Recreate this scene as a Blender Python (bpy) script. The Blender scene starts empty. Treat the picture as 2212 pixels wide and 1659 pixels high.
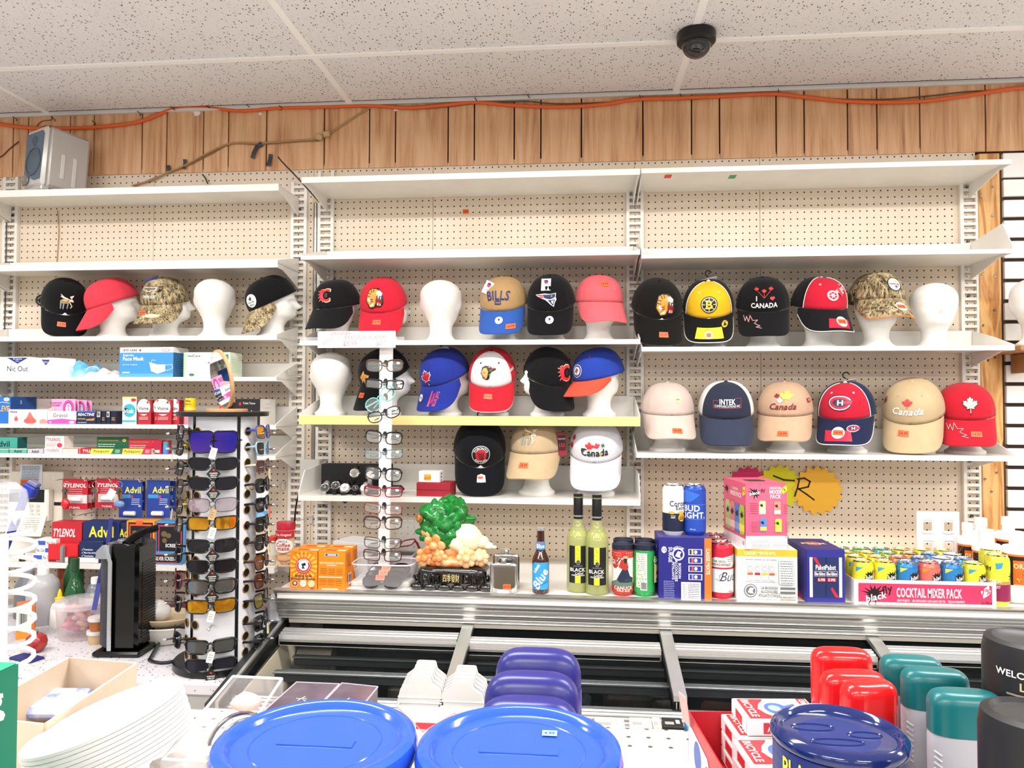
import bpy, math, random
from mathutils import Vector, Matrix, noise
from mathutils.geometry import tessellate_polygon
PI = math.pi
RNG = random.Random(11)
sc = bpy.context.scene
COL = sc.collection
# ------------------------------------------------------------------ camera
FPX, YAW, PITCH, ROLL = 1600.0, math.radians(5.2), math.radians(1.5), 0.003
CAM = Vector((0, 0, 1.62))
CROT = Matrix.Rotation(YAW, 3, 'Z') @ Matrix.Rotation(PI / 2 + PITCH, 3, 'X') @ Matrix.Rotation(ROLL, 3, 'Z')
cam_data = bpy.data.cameras.new('camera')
cam_data.sensor_fit = 'HORIZONTAL'
cam_data.sensor_width = 36.0
cam_data.lens = 36.0 * FPX / 2212.0
cam_data.clip_start = 0.02
cam = bpy.data.objects.new('camera', cam_data)
COL.objects.link(cam)
cam.matrix_world = Matrix.Translation(CAM) @ CROT.to_4x4()
sc.camera = cam
def ray(px, py):
 return CROT @ Vector(((px - 1106) / FPX, -(py - 829.5) / FPX, -1))
def at(px, py, Y):
 d = ray(px, py); return CAM + d * ((Y - CAM.y) / d.y)
def atz(px, py, Z):
 d = ray(px, py); return CAM + d * ((Z - CAM.z) / d.z)
# ------------------------------------------------------------------ light and exposure
world = bpy.data.worlds.new('shop_ambient'); sc.world = world
world.use_nodes = True
bgn = world.node_tree.nodes['Background']
bgn.inputs[0].default_value = (1.0, 0.985, 0.97, 1); bgn.inputs[1].default_value = 0.5
sc.view_settings.view_transform = 'Standard'
sc.view_settings.look = 'None'
sc.view_settings.exposure = 0.35
sc.view_settings.gamma = 1.0
sc.view_settings.use_curve_mapping = False
W = 2.885          # wall plane
CEIL = 2.80
LAMPS = [(x, y) for y in (1.35, -0.7, -2.6) for x in (-2.4, -0.6, 1.2, 3.0)]
def area_lamp(x, y, power):
 l = bpy.data.lights.new('tube_light', 'AREA'); l.shape = 'RECTANGLE'; l.size = 1.2; l.size_y = 0.25
 l.energy = power; l.color = (1.0, 0.97, 0.93)
 o = bpy.data.objects.new('tube_light', l); COL.objects.link(o); o.location = (x, y, CEIL - 0.09)
 return o
for lx, ly in LAMPS:
 area_lamp(lx, ly, 31 if ly > 1 else 26)
# ------------------------------------------------------------------ materials
def lin(c):
 if isinstance(c, str):
  c = c.lstrip('#'); c = [int(c[i:i + 2], 16) / 255 for i in (0, 2, 4)]
 return tuple((x / 12.92 if x <= 0.04045 else ((x + 0.055) / 1.055) ** 2.4) for x in c[:3])
_M = {}
def mat(col, rough=0.5, metal=0.0, trans=0.0, alpha=1.0, emit=0.0, ior=1.45, coat=0.0, sss=0.0):
 k = (col, rough, metal, trans, alpha, emit, ior, coat, sss)
 if k in _M: return _M[k]
 m = bpy.data.materials.new('paint_' + str(col).strip('#')); m.use_nodes = True
 b = m.node_tree.nodes['Principled BSDF']; L = lin(col)
 b.inputs['Base Color'].default_value = (*L, 1); b.inputs['Roughness'].default_value = rough
 b.inputs['Metallic'].default_value = metal; b.inputs['Transmission Weight'].default_value = trans
 b.inputs['Alpha'].default_value = alpha; b.inputs['IOR'].default_value = ior
 b.inputs['Coat Weight'].default_value = coat
 if sss:
  b.inputs['Subsurface Weight'].default_value = sss; b.inputs['Subsurface Radius'].default_value = (0.02, 0.012, 0.006)
 if emit:
  b.inputs['Emission Color'].default_value = (*L, 1); b.inputs['Emission Strength'].default_value = emit
 _M[k] = m; return m
class NT:
 """tiny node-tree helper"""
 def __init__(s, name):
  s.m = bpy.data.materials.new(name); s.m.use_nodes = True
  s.t = s.m.node_tree; s.b = s.t.nodes['Principled BSDF']
 def n(s, typ, ins=None, **kw):
  nd = s.t.nodes.new(typ)
  for k, v in kw.items(): setattr(nd, k, v)
  for k, v in (ins or {}).items():
   if isinstance(v, tuple) and len(v) == 2 and hasattr(v[0], 'outputs'): s.t.links.new(v[0].outputs[v[1]], nd.inputs[k])
   elif hasattr(v, 'outputs'): s.t.links.new(v.outputs[0], nd.inputs[k])
   else: nd.inputs[k].default_value = v
  return nd
 def set(s, k, v):
  if isinstance(v, tuple) and len(v) == 2 and hasattr(v[0], 'outputs'): s.t.links.new(v[0].outputs[v[1]], s.b.inputs[k])
  elif hasattr(v, 'outputs'): s.t.links.new(v.outputs[0], s.b.inputs[k])
  else: s.b.inputs[k].default_value = v
 def math(s, op, a, b=0.0): return s.n('ShaderNodeMath', {0: a, 1: b}, operation=op)
 def ramp(s, fac, stops):
  r = s.n('ShaderNodeValToRGB', {0: fac}); e = r.color_ramp.elements
  while len(e) < len(stops): e.new(0.5)
  for el, (p, c) in zip(e, stops): el.position = p; el.color = (*lin(c), 1)
  return r
 def coord(s, which='Object', scale=(1, 1, 1)):
  tc = s.n('ShaderNodeTexCoord')
  return s.n('ShaderNodeMapping', {0: (tc, which), 3: scale})
 def mix(s, fac, a, b):
  nd = s.n('ShaderNodeMix', data_type='RGBA')
  for i, v in ((0, fac), (6, a), (7, b)):
   if hasattr(v, 'outputs'): s.t.links.new(v.outputs[0], nd.inputs[i])
   elif isinstance(v, tuple) and hasattr(v[0], 'outputs'): s.t.links.new(v[0].outputs[v[1]], nd.inputs[i])
   elif isinstance(v, str): nd.inputs[i].default_value = (*lin(v), 1)
   else: nd.inputs[i].default_value = v
  return (nd, 2)
 def bump(s, h, strength=0.2, dist=0.002):
  s.set('Normal', s.n('ShaderNodeBump', {'Height': h, 'Strength': strength, 'Distance': dist}))
def fabric(col, rough=0.95):
 k = ('fab', col)
 if k in _M: return _M[k]
 q = NT('cap_cloth'); c = q.coord('Object', (1, 1, 1))
 nz = q.n('ShaderNodeTexNoise', {'Vector': c, 'Scale': 1400.0, 'Detail': 1.0})
 n2 = q.n('ShaderNodeTexNoise', {'Vector': c, 'Scale': 30.0, 'Detail': 3.0})
 L = lin(col)
 q.set('Base Color', q.mix(n2, (*[x * 0.86 for x in L], 1), (*[min(1, x * 1.1) for x in L], 1)))
 q.set('Roughness', rough); q.b.inputs['Specular IOR Level'].default_value = 0.18
 q.b.inputs['Sheen Weight'].default_value = 0.08
 q.bump(nz, 0.25, 0.0006); _M[k] = q.m; return q.m
def m_pegboard():
 q = NT('pegboard'); tc = q.n('ShaderNodeTexCoord')
 sx = q.n('ShaderNodeSeparateXYZ', {0: (tc, 'Object')})
 def cell(out):
  f = q.math('FRACT', q.math('DIVIDE', (sx, out), 0.0254)); d = q.math('SUBTRACT', f, 0.5); return q.math('MULTIPLY', d, d)
 dd = q.math('SQRT', q.math('ADD', cell(0), cell(2)))
 hole = q.math('LESS_THAN', dd, 0.115)
 nz = q.n('ShaderNodeTexNoise', {'Vector': (tc, 'Object'), 'Scale': 5.0, 'Detail': 5.0})
 base = q.mix(nz, '#d6c2a8', '#eadccb')
 q.set('Base Color', q.mix(hole, base, '#050403')); q.set('Roughness', 0.45)
 rim = q.math('MULTIPLY', hole, -1.0); q.bump(rim, 0.6, 0.003); return q.m
def m_woodpanel():
 q = NT('wood_panelling'); oi = q.n('ShaderNodeObjectInfo'); tc = q.n('ShaderNodeTexCoord')
 off = q.n('ShaderNodeCombineXYZ', {0: q.math('MULTIPLY', (oi, 'Random'), 37.0), 2: q.math('MULTIPLY', (oi, 'Random'), 91.0)})
 p = q.n('ShaderNodeVectorMath', {0: (tc, 'Object'), 1: off}, operation='ADD')
 mp = q.n('ShaderNodeMapping', {0: p, 3: (24.0, 1.0, 1.7)})
 n1 = q.n('ShaderNodeTexNoise', {'Vector': mp, 'Scale': 1.3, 'Detail': 4.0, 'Roughness': 0.6, 'Distortion': 1.3})
 mp2 = q.n('ShaderNodeMapping', {0: p, 3: (300.0, 1.0, 6.0)})
 n2 = q.n('ShaderNodeTexNoise', {'Vector': mp2, 'Scale': 1.0, 'Detail': 2.0})
 mp3 = q.n('ShaderNodeMapping', {0: p, 3: (11.0, 1.0, 1.1)})
 wv = q.n('ShaderNodeTexNoise', {'Vector': mp3, 'Scale': 0.8, 'Detail': 1.0})
 rings = q.math('PINGPONG', q.math('MULTIPLY', wv, 13.0), 1.0)
 f = q.math('ADD', q.math('MULTIPLY', n1, 0.55), q.math('ADD', q.math('MULTIPLY', n2, 0.3), q.math('MULTIPLY', rings, 0.16)))
 r = q.ramp(f, [(0.28, '#a06a46'), (0.42, '#cc986c'), (0.55, '#dcac80'), (0.75, '#e6bf98')])
 q.set('Base Color', r); q.set('Roughness', 0.42); return q.m
def m_pine():
 q = NT('pine_post'); tc = q.n('ShaderNodeTexCoord')
 mp = q.n('ShaderNodeMapping', {0: (tc, 'Object'), 3: (30.0, 30.0, 3.0)})
 n1 = q.n('ShaderNodeTexNoise', {'Vector': mp, 'Scale': 1.0, 'Detail': 4.0, 'Distortion': 1.2})
 vo = q.n('ShaderNodeTexVoronoi', {'Vector': q.n('ShaderNodeMapping', {0: (tc, 'Object'), 3: (12.0, 6.0, 5.0)}), 'Scale': 1.0})
 knot = q.math('LESS_THAN', (vo, 'Distance'), 0.13)
 r = q.ramp(q.math('PINGPONG', q.math('MULTIPLY', n1, 5.0), 1.0), [(0.0, '#a8713a'), (0.5, '#cf9656'), (1.0, '#e0b274')])
 q.set('Base Color', q.mix(knot, (r, 0), '#5f3518')); q.set('Roughness', 0.55); return q.m
def m_tile():
 q = NT('ceiling_tile'); tc = q.n('ShaderNodeTexCoord')
 mp = q.n('ShaderNodeMapping', {0: (tc, 'Object'), 3: (1.0, 0.7, 1.0)})
 def dots(scale, thr, keep):
  v = q.n('ShaderNodeTexVoronoi', {'Vector': mp, 'Scale': scale, 'Randomness': 1.0})
  a = q.math('LESS_THAN', (v, 'Distance'), thr)
  sp = q.n('ShaderNodeSeparateColor', {0: (v, 'Color')})
  return q.math('MULTIPLY', a, q.math('LESS_THAN', (sp, 0), keep))
 d = q.math('MAXIMUM', dots(95.0, 0.24, 0.5), dots(190.0, 0.22, 0.3))
 nz = q.n('ShaderNodeTexNoise', {'Vector': mp, 'Scale': 4.0, 'Detail': 4.0})
 q.set('Base Color', q.mix(d, q.mix(nz, '#e2dedf', '#efecec'), '#6a605a')); q.set('Roughness', 0.9)
 q.bump(q.n('ShaderNodeTexNoise', {'Vector': mp, 'Scale': 220.0}), 0.25, 0.003); return q.m
def m_alu(col='#c9c9c6', rough=0.28, sx=2.0, sz=420.0):
 k = ('alu', col, rough, sx, sz)
 if k in _M: return _M[k]
 q = NT('brushed_aluminium'); c = q.coord('Object', (sx, sz, sz))
 nz = q.n('ShaderNodeTexNoise', {'Vector': c, 'Scale': 1.0, 'Detail': 3.0})
 L = lin(col)
 q.set('Base Color', q.mix(nz, (*[x * 0.84 for x in L], 1), (*L, 1))); q.set('Metallic', 0.8)
 q.set('Roughness', q.math('ADD', q.math('MULTIPLY', nz, 0.2), rough)); _M[k] = q.m; return q.m
def m_foam():
 q = NT('white_foam'); c = q.coord('Object')
 v = q.n('ShaderNodeTexVoronoi', {'Vector': c, 'Scale': 420.0})
 n2 = q.n('ShaderNodeTexNoise', {'Vector': c, 'Scale': 14.0, 'Detail': 3.0})
 q.set('Base Color', q.mix(n2, '#e6e2dc', '#f6f4f0')); q.set('Roughness', 0.6)
 q.bump((v, 0), 0.25, 0.0015); return q.m
def m_camo():
 q = NT('camouflage_cloth'); c = q.coord('Object')
 n0 = q.n('ShaderNodeTexNoise', {'Vector': c, 'Scale': 12.0, 'Detail': 3.0, 'Distortion': 2.5})
 n1 = q.n('ShaderNodeTexNoise', {'Vector': q.n('ShaderNodeMapping', {0: c, 2: (0.3, 0.5, 0.6), 3: (48.0, 48.0, 10.0)}), 'Scale': 1.0, 'Detail': 4.0, 'Distortion': 2.0})
 n2 = q.n('ShaderNodeTexNoise', {'Vector': q.n('ShaderNodeMapping', {0: c, 2: (0.8, -0.4, -0.7), 3: (34.0, 30.0, 9.0)}), 'Scale': 1.0, 'Detail': 2.0, 'Distortion': 2.5})
 r = q.ramp(n0, [(0.30, '#2f2718'), (0.42, '#6b5a3c'), (0.5, '#a5916b'), (0.6, '#cdbd98'), (0.72, '#5c5a3c')])
 r2 = q.ramp(n1, [(0.35, '#2b2114'), (0.5, '#8d7850'), (0.68, '#d8caa8')])
 m1 = q.mix(0.5, (r, 0), (r2, 0))
 tw = q.math('LESS_THAN', q.math('ABSOLUTE', q.math('SUBTRACT', n2, 0.5)), 0.022)
 q.set('Base Color', q.mix(tw, m1, '#1e170d')); q.set('Roughness', 0.95); return q.m
def m_speckle():
 q = NT('speckled_laminate'); c = q.coord('Object')
 v = q.n('ShaderNodeTexVoronoi', {'Vector': q.n('ShaderNodeMapping', {0: c, 3: (1.0, 0.6, 1.0)}), 'Scale': 130.0})
 a = q.math('LESS_THAN', (v, 'Distance'), 0.28); sp = q.n('ShaderNodeSeparateColor', {0: (v, 'Color')})
 d = q.math('MULTIPLY', a, q.math('LESS_THAN', (sp, 0), 0.4))
 q.set('Base Color', q.mix(d, '#cac7cc', '#4a464a')); q.set('Roughness', 0.3); return q.m
def m_noise(name, a, b, scale, rough=0.4, detail=4.0, bump=0.0, **kw):
 q = NT(name); c = q.coord('Object'); n = q.n('ShaderNodeTexNoise', {'Vector': c, 'Scale': scale, 'Detail': detail})
 q.set('Base Color', q.mix(q.ramp(n, [(0.3, '#000000'), (0.7, '#ffffff')]), a, b)); q.set('Roughness', rough)
 if bump: q.bump(n, bump, 0.004)
 for k, v in kw.items(): q.b.inputs[k.replace('_', ' ')].default_value = v
 return q.m
def thin_glass(col='#ffffff', alpha=0.18, rough=0.05):
 return mat(col, rough, 0, 0, alpha, 0, 1.45, 0.6)
PEG, WOODP, PINE, TILE, FOAM, CAMO, SPECK = m_pegboard(), m_woodpanel(), m_pine(), m_tile(), m_foam(), m_camo(), m_speckle()
ALU = m_alu()
SHELF = m_noise('shelf_enamel', '#e4e0d8', '#efece6', 6.0, 0.28)
WHITE, BLACK = mat('#f4f2ee', 0.4), mat('#0b0b0d', 0.35)
CHROME = mat('#d8d8d8', 0.12, 1.0)
# ------------------------------------------------------------------ mesh builder
class MB:
 def __init__(s): s.v, s.f, s.mi = [], [], []; s.X = None
 def add(s, vs, fs, m=0):
  n = len(s.v)
  s.v += [tuple(s.X @ Vector(p)) for p in vs] if s.X is not None else [tuple(p) for p in vs]
  s.f += [tuple(i + n for i in f) for f in fs]; s.mi += [m] * len(fs); return s
 def box(s, x0, y0, z0, x1, y1, z1, m=0, c=0.0):
  if c <= 0:
   return s.add([(x0, y0, z0), (x1, y0, z0), (x1, y1, z0), (x0, y1, z0), (x0, y0, z1), (x1, y0, z1), (x1, y1, z1), (x0, y1, z1)],
       [(0, 3, 2, 1), (4, 5, 6, 7), (0, 1, 5, 4), (1, 2, 6, 5), (2, 3, 7, 6), (3, 0, 4, 7)], m)
  c = min(c, (x1 - x0) / 2.01, (y1 - y0) / 2.01, (z1 - z0) / 2.01); vs, idx = [], {}
  X, Y, Z = ((x0, 1), (x1, -1)), ((y0, 1), (y1, -1)), ((z0, 1), (z1, -1))
  for i, (x, sx) in enumerate(X):
   for j, (y, sy) in enumerate(Y):
    for k, (z, sz) in enumerate(Z):
     for a in range(3):
      idx[i, j, k, a] = len(vs)
      vs.append((x + (0 if a == 0 else sx * c), y + (0 if a == 1 else sy * c), z + (0 if a == 2 else sz * c)))
  g = lambda i, j, k, a: idx[i, j, k, a]
  fs = []
  for t in (0, 1):
   fs.append((g(t, 0, 0, 0), g(t, 0, 1, 0), g(t, 1, 1, 0), g(t, 1, 0, 0)))
   fs.append((g(0, t, 0, 1), g(0, t, 1, 1), g(1, t, 1, 1), g(1, t, 0, 1)))
   fs.append((g(0, 0, t, 2), g(0, 1, t, 2), g(1, 1, t, 2), g(1, 0, t, 2)))
  for i in (0, 1):
   for j in (0, 1):
    fs.append((g(i, j, 0, 0), g(i, j, 1, 0), g(i, j, 1, 1), g(i, j, 0, 1)))
    fs.append((g(i, 0, j, 0), g(i, 1, j, 0), g(i, 1, j, 2), g(i, 0, j, 2)))
    fs.append((g(0, i, j, 1), g(1, i, j, 1), g(1, i, j, 2), g(0, i, j, 2)))
    for k in (0, 1): fs.append((g(i, j, k, 0), g(i, j, k, 1), g(i, j, k, 2)))
  return s.add(vs, fs, m)
 def lathe(s, prof, n=24, m=0, sx=1.0, sy=1.0, axis='Z', a0=0.0, a1=2 * PI, cap=True):
  full = abs(a1 - a0 - 2 * PI) < 1e-6; cols = n if full else n + 1; vs = []
  for r, z in prof:
   for i in range(cols):
    a = a0 + (a1 - a0) * i / n; p = (r * math.cos(a) * sx, r * math.sin(a) * sy, z)
    vs.append(p if axis == 'Z' else ((z, p[0], p[1]) if axis == 'X' else (p[0], z, p[1])))
  fs = []
  for j in range(len(prof) - 1):
   for i in range(n):
    k = (i + 1) % cols; fs.append((j * cols + i, j * cols + k, (j + 1) * cols + k, (j + 1) * cols + i))
  if cap and full:
   if prof[0][0] > 1e-6: fs.append(tuple(reversed(range(cols))))
   if prof[-1][0] > 1e-6: fs.append(tuple((len(prof) - 1) * cols + i for i in range(cols)))
  return s.add(vs, fs, m)
 def tube(s, pts, r, n=8, m=0, closed=False):
  pts = [Vector(p) for p in pts]; vs, fs = [], []; N = len(pts); up = Vector((0.13, 0.31, 0.94)).normalized(); rr = r if hasattr(r, '__len__') else [r] * N
  for i, p in enumerate(pts):
   if closed: d = pts[(i + 1) % N] - pts[i - 1]
   else: d = pts[min(i + 1, N - 1)] - pts[max(i - 1, 0)]
   d.normalize(); u = up - d * up.dot(d)
   if u.length < 1e-3: u = Vector((1, 0, 0)) - d * d.x
   u.normalize(); up = u; w = d.cross(u)
   for k in range(n):
    a = 2 * PI * k / n; vs.append(p + (u * math.cos(a) + w * math.sin(a)) * rr[i])
  for i in range(N if closed else N - 1):
   j = (i + 1) % N
   for k in range(n): fs.append((i * n + k, i * n + (k + 1) % n, j * n + (k + 1) % n, j * n + k))
  if not closed: fs += [tuple(reversed(range(n))), tuple((N - 1) * n + k for k in range(n))]
  return s.add(vs, fs, m)
 def prism(s, poly, h0, h1, m=0, plane='XY', c=0):
  """poly in 2-D extruded along the third axis"""
  if plane == 'XY': P = lambda u, v, h: (u, v, h)
  elif plane == 'XZ': P = lambda u, v, h: (u, h, v)
  else: P = lambda u, v, h: (h, u, v)
  n = len(poly); vs = [P(u, v, h0) for u, v in poly] + [P(u, v, h1) for u, v in poly]
  tri = tessellate_polygon([[Vector((u, v, 0)) for u, v in poly]])
  fs = [tuple(t) for t in tri] + [tuple(i + n for i in reversed(t)) for t in tri]
  fs += [(i, (i + 1) % n, n + (i + 1) % n, n + i) for i in range(n)]
  return s.add(vs, fs, m)
 def grid(s, fn, nu, nv, m=0, wu=False, flip=False):
  cu = nu if wu else nu + 1
  vs = [fn(i / nu, j / nv) for j in range(nv + 1) for i in range(cu)]; fs = []
  for j in range(nv):
   for i in range(nu):
    q = (j * cu + i, j * cu + (i + 1) % cu, (j + 1) * cu + (i + 1) % cu, (j + 1) * cu + i)
    fs.append(tuple(reversed(q)) if flip else q)
  return s.add(vs, fs, m)
 def mesh(s, name, mats, smooth=None):
  me = bpy.data.meshes.new(name); me.from_pydata(s.v, [], s.f)
  for m in (mats if isinstance(mats, (list, tuple)) else [mats]): me.materials.append(m)
  if len(me.polygons) == len(s.mi): me.polygons.foreach_set('material_index', s.mi)
  me.update()
  if smooth is not None:
   me.shade_smooth(); me.set_sharp_from_angle(angle=math.radians(smooth))
  return me
 def build(s, name, mats, parent=None, loc=None, rot=None, smooth=None):
  return link(name, s.mesh(name, mats, smooth), parent, loc, rot)
def fixnormals(me):
 import bmesh
 b = bmesh.new(); b.from_mesh(me); bmesh.ops.recalc_face_normals(b, faces=b.faces); b.to_mesh(me); b.free()
def link(name, data, parent=None, loc=None, rot=None):
 o = bpy.data.objects.new(name, data); COL.objects.link(o)
 if parent is not None: o.parent = parent
 if loc is not None: o.location = loc
 if rot is not None: o.rotation_euler = rot
 return o
def empty(name, loc=(0, 0, 0), rot=(0, 0, 0)): return link(name, None, None, loc, rot)
def tag(o, label, cat, group=None):
 o['label'] = label; o['category'] = cat
 if group: o['group'] = group
 return o
def struct(o): o['kind'] = 'structure'; return o
def clone(o, parent=None, loc=None, rot=None, label=None):
 c = o.copy(); COL.objects.link(c); c.parent = parent
 if loc is not None: c.location = loc
 if rot is not None: c.rotation_euler = rot
 if label: c['label'] = label
 for ch in list(o.children): clone(ch, c)
 return c
# ------------------------------------------------------------------ lettering and flat print
CHARS = sorted(set("ABCDEFGHIJKLMNOPQRSTUVWXYZabcdefghijklmnopqrstuvwxyz0123456789&%$.,:+-!'#éêÉº四季發財"))
_G = {}
def _load_glyphs():
 tmp = []
 def mk(body, off, shear=0):
  cu = bpy.data.curves.new('g', 'FONT'); cu.body = body; cu.size = 1; cu.resolution_u = 2; cu.offset = off; cu.fill_mode = 'FRONT'
  o = bpy.data.objects.new('g', cu); COL.objects.link(o); tmp.append(o); return o
 reg = {}
 for c in CHARS:
  reg[c] = (mk(c, 0.0), mk(c, 0.022), mk('H' + c + 'H', 0.0))
 hh = mk('HH', 0.0)
 bpy.context.view_layer.update(); dg = bpy.context.evaluated_depsgraph_get()
 def get(o):
  e = o.evaluated_get(dg); me = e.to_mesh(); vs = [(v.co.x, v.co.y) for v in me.vertices]; fs = [tuple(p.vertices) for p in me.polygons]; e.to_mesh_clear(); return vs, fs
 wd = lambda o: max([p[0] for p in get(o)[0]] or [0])
 w0 = wd(hh)
 for c, (a, b, d) in reg.items():
  _G[c] = (get(a), get(b), wd(d) - w0)
 for o in tmp:
  cu = o.data; bpy.data.objects.remove(o); bpy.data.curves.remove(cu)
_load_glyphs()
CAPH = max(p[1] for p in _G['H'][0][0])
def layout(s, bold):
 x = 0; out = []
 for c in s:
  if c == ' ' or c not in _G: x += 0.26; continue
  g = _G[c]; vs, fs = g[1 if bold else 0]
  out.append(([(a + x, b) for a, b in vs], fs)); x += g[2] + (0.03 if bold else 0)
 return out, x
def art(name, parent, items, w, h, wrap, seg=None, off=0.0003):
 """flat print: items in fractions of a w x h field (origin lower left); wrap(u, v, off) gives the surface point (metres from the field's centre)"""
 mb = MB(); mats = []; layer = 0
 def mi(col):
  m = col if not isinstance(col, str) else mat(col, 0.45)
  if m not in mats: mats.append(m)
  return mats.index(m)
 def emit(vs, fs, col):
  o = off + 0.00012 * layer; m = mi(col); vs = [tuple(p) for p in vs]
  if seg:
   st = []
   for f in fs:
    for k in range(1, len(f) - 1): st.append((vs[f[0]], vs[f[k]], vs[f[k + 1]]))
   done = []
   while st:
    t = st.pop(); e = [(math.dist(t[i], t[(i + 1) % 3]), i) for i in range(3)]; l, i = max(e)
    if l > seg and len(done) < 6000:
     a, b, c = t[i], t[(i + 1) % 3], t[(i + 2) % 3]; q = ((a[0] + b[0]) / 2, (a[1] + b[1]) / 2); st += [(a, q, c), (q, b, c)]
    else: done.append(t)
   vs = [p for t in done for p in t]; fs = [(3 * i, 3 * i + 1, 3 * i + 2) for i in range(len(done))]
  mb.add([wrap(u, v, o) for u, v in vs], fs, m)
 U = lambda u: (u - 0.5) * w
 V = lambda v: (v - 0.5) * h
 for it in items:
  k = it[0]; layer += 1
  if k == 'R':
   _, a, b, c, d, col = it; emit([(U(a), V(b)), (U(c), V(b)), (U(c), V(d)), (U(a), V(d))], [(0, 1, 2, 3)], col)
  elif k == 'C':
   _, a, b, ru, rv, col = it[:6]; n = 28; emit([(U(a) + ru * w * math.cos(2 * PI * i / n), V(b) + rv * h * math.sin(2 * PI * i / n)) for i in range(n)], [tuple(range(n))], col)
  elif k == 'P':
   pts = [(U(a), V(b)) for a, b in it[1]]; emit(pts, [tuple(t) for t in tessellate_polygon([[Vector((x, y, 0)) for x, y in pts]])], it[2])
  elif k == 'L':
   pts = [(U(a), V(b)) for a, b in it[1]]; th = it[2] / 2; vs, fs = [], []
   for (x0, y0), (x1, y1) in zip(pts, pts[1:]):
    l = math.hypot(x1 - x0, y1 - y0) or 1; dx, dy = (x1 - x0) / l, (y1 - y0) / l; nx, ny = -dy * th, dx * th; e = th * 0.6; n = len(vs)
    vs += [(x0 - dx * e + nx, y0 - dy * e + ny), (x0 - dx * e - nx, y0 - dy * e - ny), (x1 + dx * e - nx, y1 + dy * e - ny), (x1 + dx * e + nx, y1 + dy * e + ny)]; fs.append((n, n + 1, n + 2, n + 3))
   emit(vs, fs, it[3])
  elif k == 'T':
   _, s, a, b, hv, col = it[:6]; op = it[6] if len(it) > 6 else {}
   gl, tw = layout(s, op.get('b', 1)); sy = hv * h / CAPH; sx = sy * op.get('st', 1.0); tw *= sx
   if 'mw' in op and tw > op['mw'] * w: sx *= op['mw'] * w / tw; tw = op['mw'] * w
   x0 = {'l': 0, 'c': -tw / 2, 'r': -tw}[op.get('al', 'c')]; sh = op.get('sh', 0); ro = math.radians(op.get('rot', 0)); arc = op.get('arc', 0)
   cr, sr = math.cos(ro), math.sin(ro)
   for vs, fs in gl:
    pv = []
    for x, y in vs:
     yy = y * sy - hv * h / 2; xx = x0 + x * sx + sh * yy
     if arc:
      R = arc * h; an = xx / R; xx, yy = (R + yy) * math.sin(an), (R + yy) * math.cos(an) - R
     pv.append((U(a) + xx * cr - yy * sr, V(b) + xx * sr + yy * cr))
    emit(pv, fs, col)
 return mb.build(name, mats or [WHITE], parent)
def lines(u0, u1, v1, v0, n, th, col, seed=0):
 """small body copy too fine to read in the photo: rows of word-length dashes"""
 r = random.Random(seed); out = []
 for i in range(n):
  v = v1 + (v0 - v1) * i / max(1, n - 1); u = u0
  while u < u1 - 0.01:
   l = min(u1 - u, r.uniform(0.05, 0.16) * (u1 - u0) * 1.6)
   out.append(('R', u, v - th / 2, u + l, v + th / 2, col)); u += l + 0.025 * (u1 - u0)
 return out
def barcode(u0, v0, u1, v1, seed=0, horiz=False):
 r = random.Random(seed); out = [('R', u0, v0, u1, v1, '#f4f4f0')]; t = 0.06
 while t < 0.93:
  l = r.choice((0.02, 0.03, 0.05))
  if horiz: out.append(('R', u0 + (u1 - u0) * 0.08, v0 + (v1 - v0) * t, u1 - (u1 - u0) * 0.08, v0 + (v1 - v0) * (t + l), '#101010'))
  else: out.append(('R', u0 + (u1 - u0) * t, v0 + (v1 - v0) * 0.12, u0 + (u1 - u0) * (t + l), v1 - (v1 - v0) * 0.08, '#101010'))
  t += l + r.choice((0.02, 0.035))
 return out
def splash(u, v, ru, rv, n=13, seed=3):
 r = random.Random(seed); p = []
 for i in range(2 * n):
  a = PI * i / n + r.uniform(-.06, .06); q = r.uniform(0.6, 1.25) if i % 2 == 0 else r.uniform(0.34, 0.5); p.append((u + ru * q * math.cos(a), v + rv * q * math.sin(a)))
 return p
LEAF = [(0, -.5), (.03, -.5), (.02, -.22), (.24, -.27), (.2, -.17), (.46, .03), (.39, .07), (.43, .22), (.29, .19), (.26, .25), (.14, .12), (.19, .38), (.1, .34), (0, .5)]
LEAF = LEAF + [(-x, y) for x, y in reversed(LEAF[1:-1])] + [(-.03, -.5)]
def leaf(u, v, su, sv, rot=0):
 c, s = math.cos(math.radians(rot)), math.sin(math.radians(rot))
 return [(u + su * (x * c - y * s), v + sv * (x * s + y * c)) for x, y in LEAF]
# ------------------------------------------------------------------ cartons
def carton(name, label, cat, x, y, z, w, d, h, col, yaw=0, front=None, right=None, left=None, top=None, group=None, c=0.0012, rough=0.45, tilt=0, mats=None):
 """box standing on z with its front face centre line at (x, y); yaw turns it about that point"""
 mb = MB().box(-w / 2, 0, 0, w / 2, d, h, 0, c)
 o = mb.build(name, mats or mat(col, rough), None, (x, y, z), (math.radians(tilt), 0, math.radians(yaw))); tag(o, label, cat, group)
 if front: art('front_print', o, front, w, h, lambda u, v, q: (u, -q, v + h / 2))
 if right: art('side_print', o, right, d, h, lambda u, v, q: (w / 2 + q, u + d / 2, v + h / 2))
 if left: art('side_print', o, left, d, h, lambda u, v, q: (-w / 2 - q, d / 2 - u, v + h / 2))
 if top: art('top_print', o, top, w, d, lambda u, v, q: (u, d / 2 + v, h + q))
 return o
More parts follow.
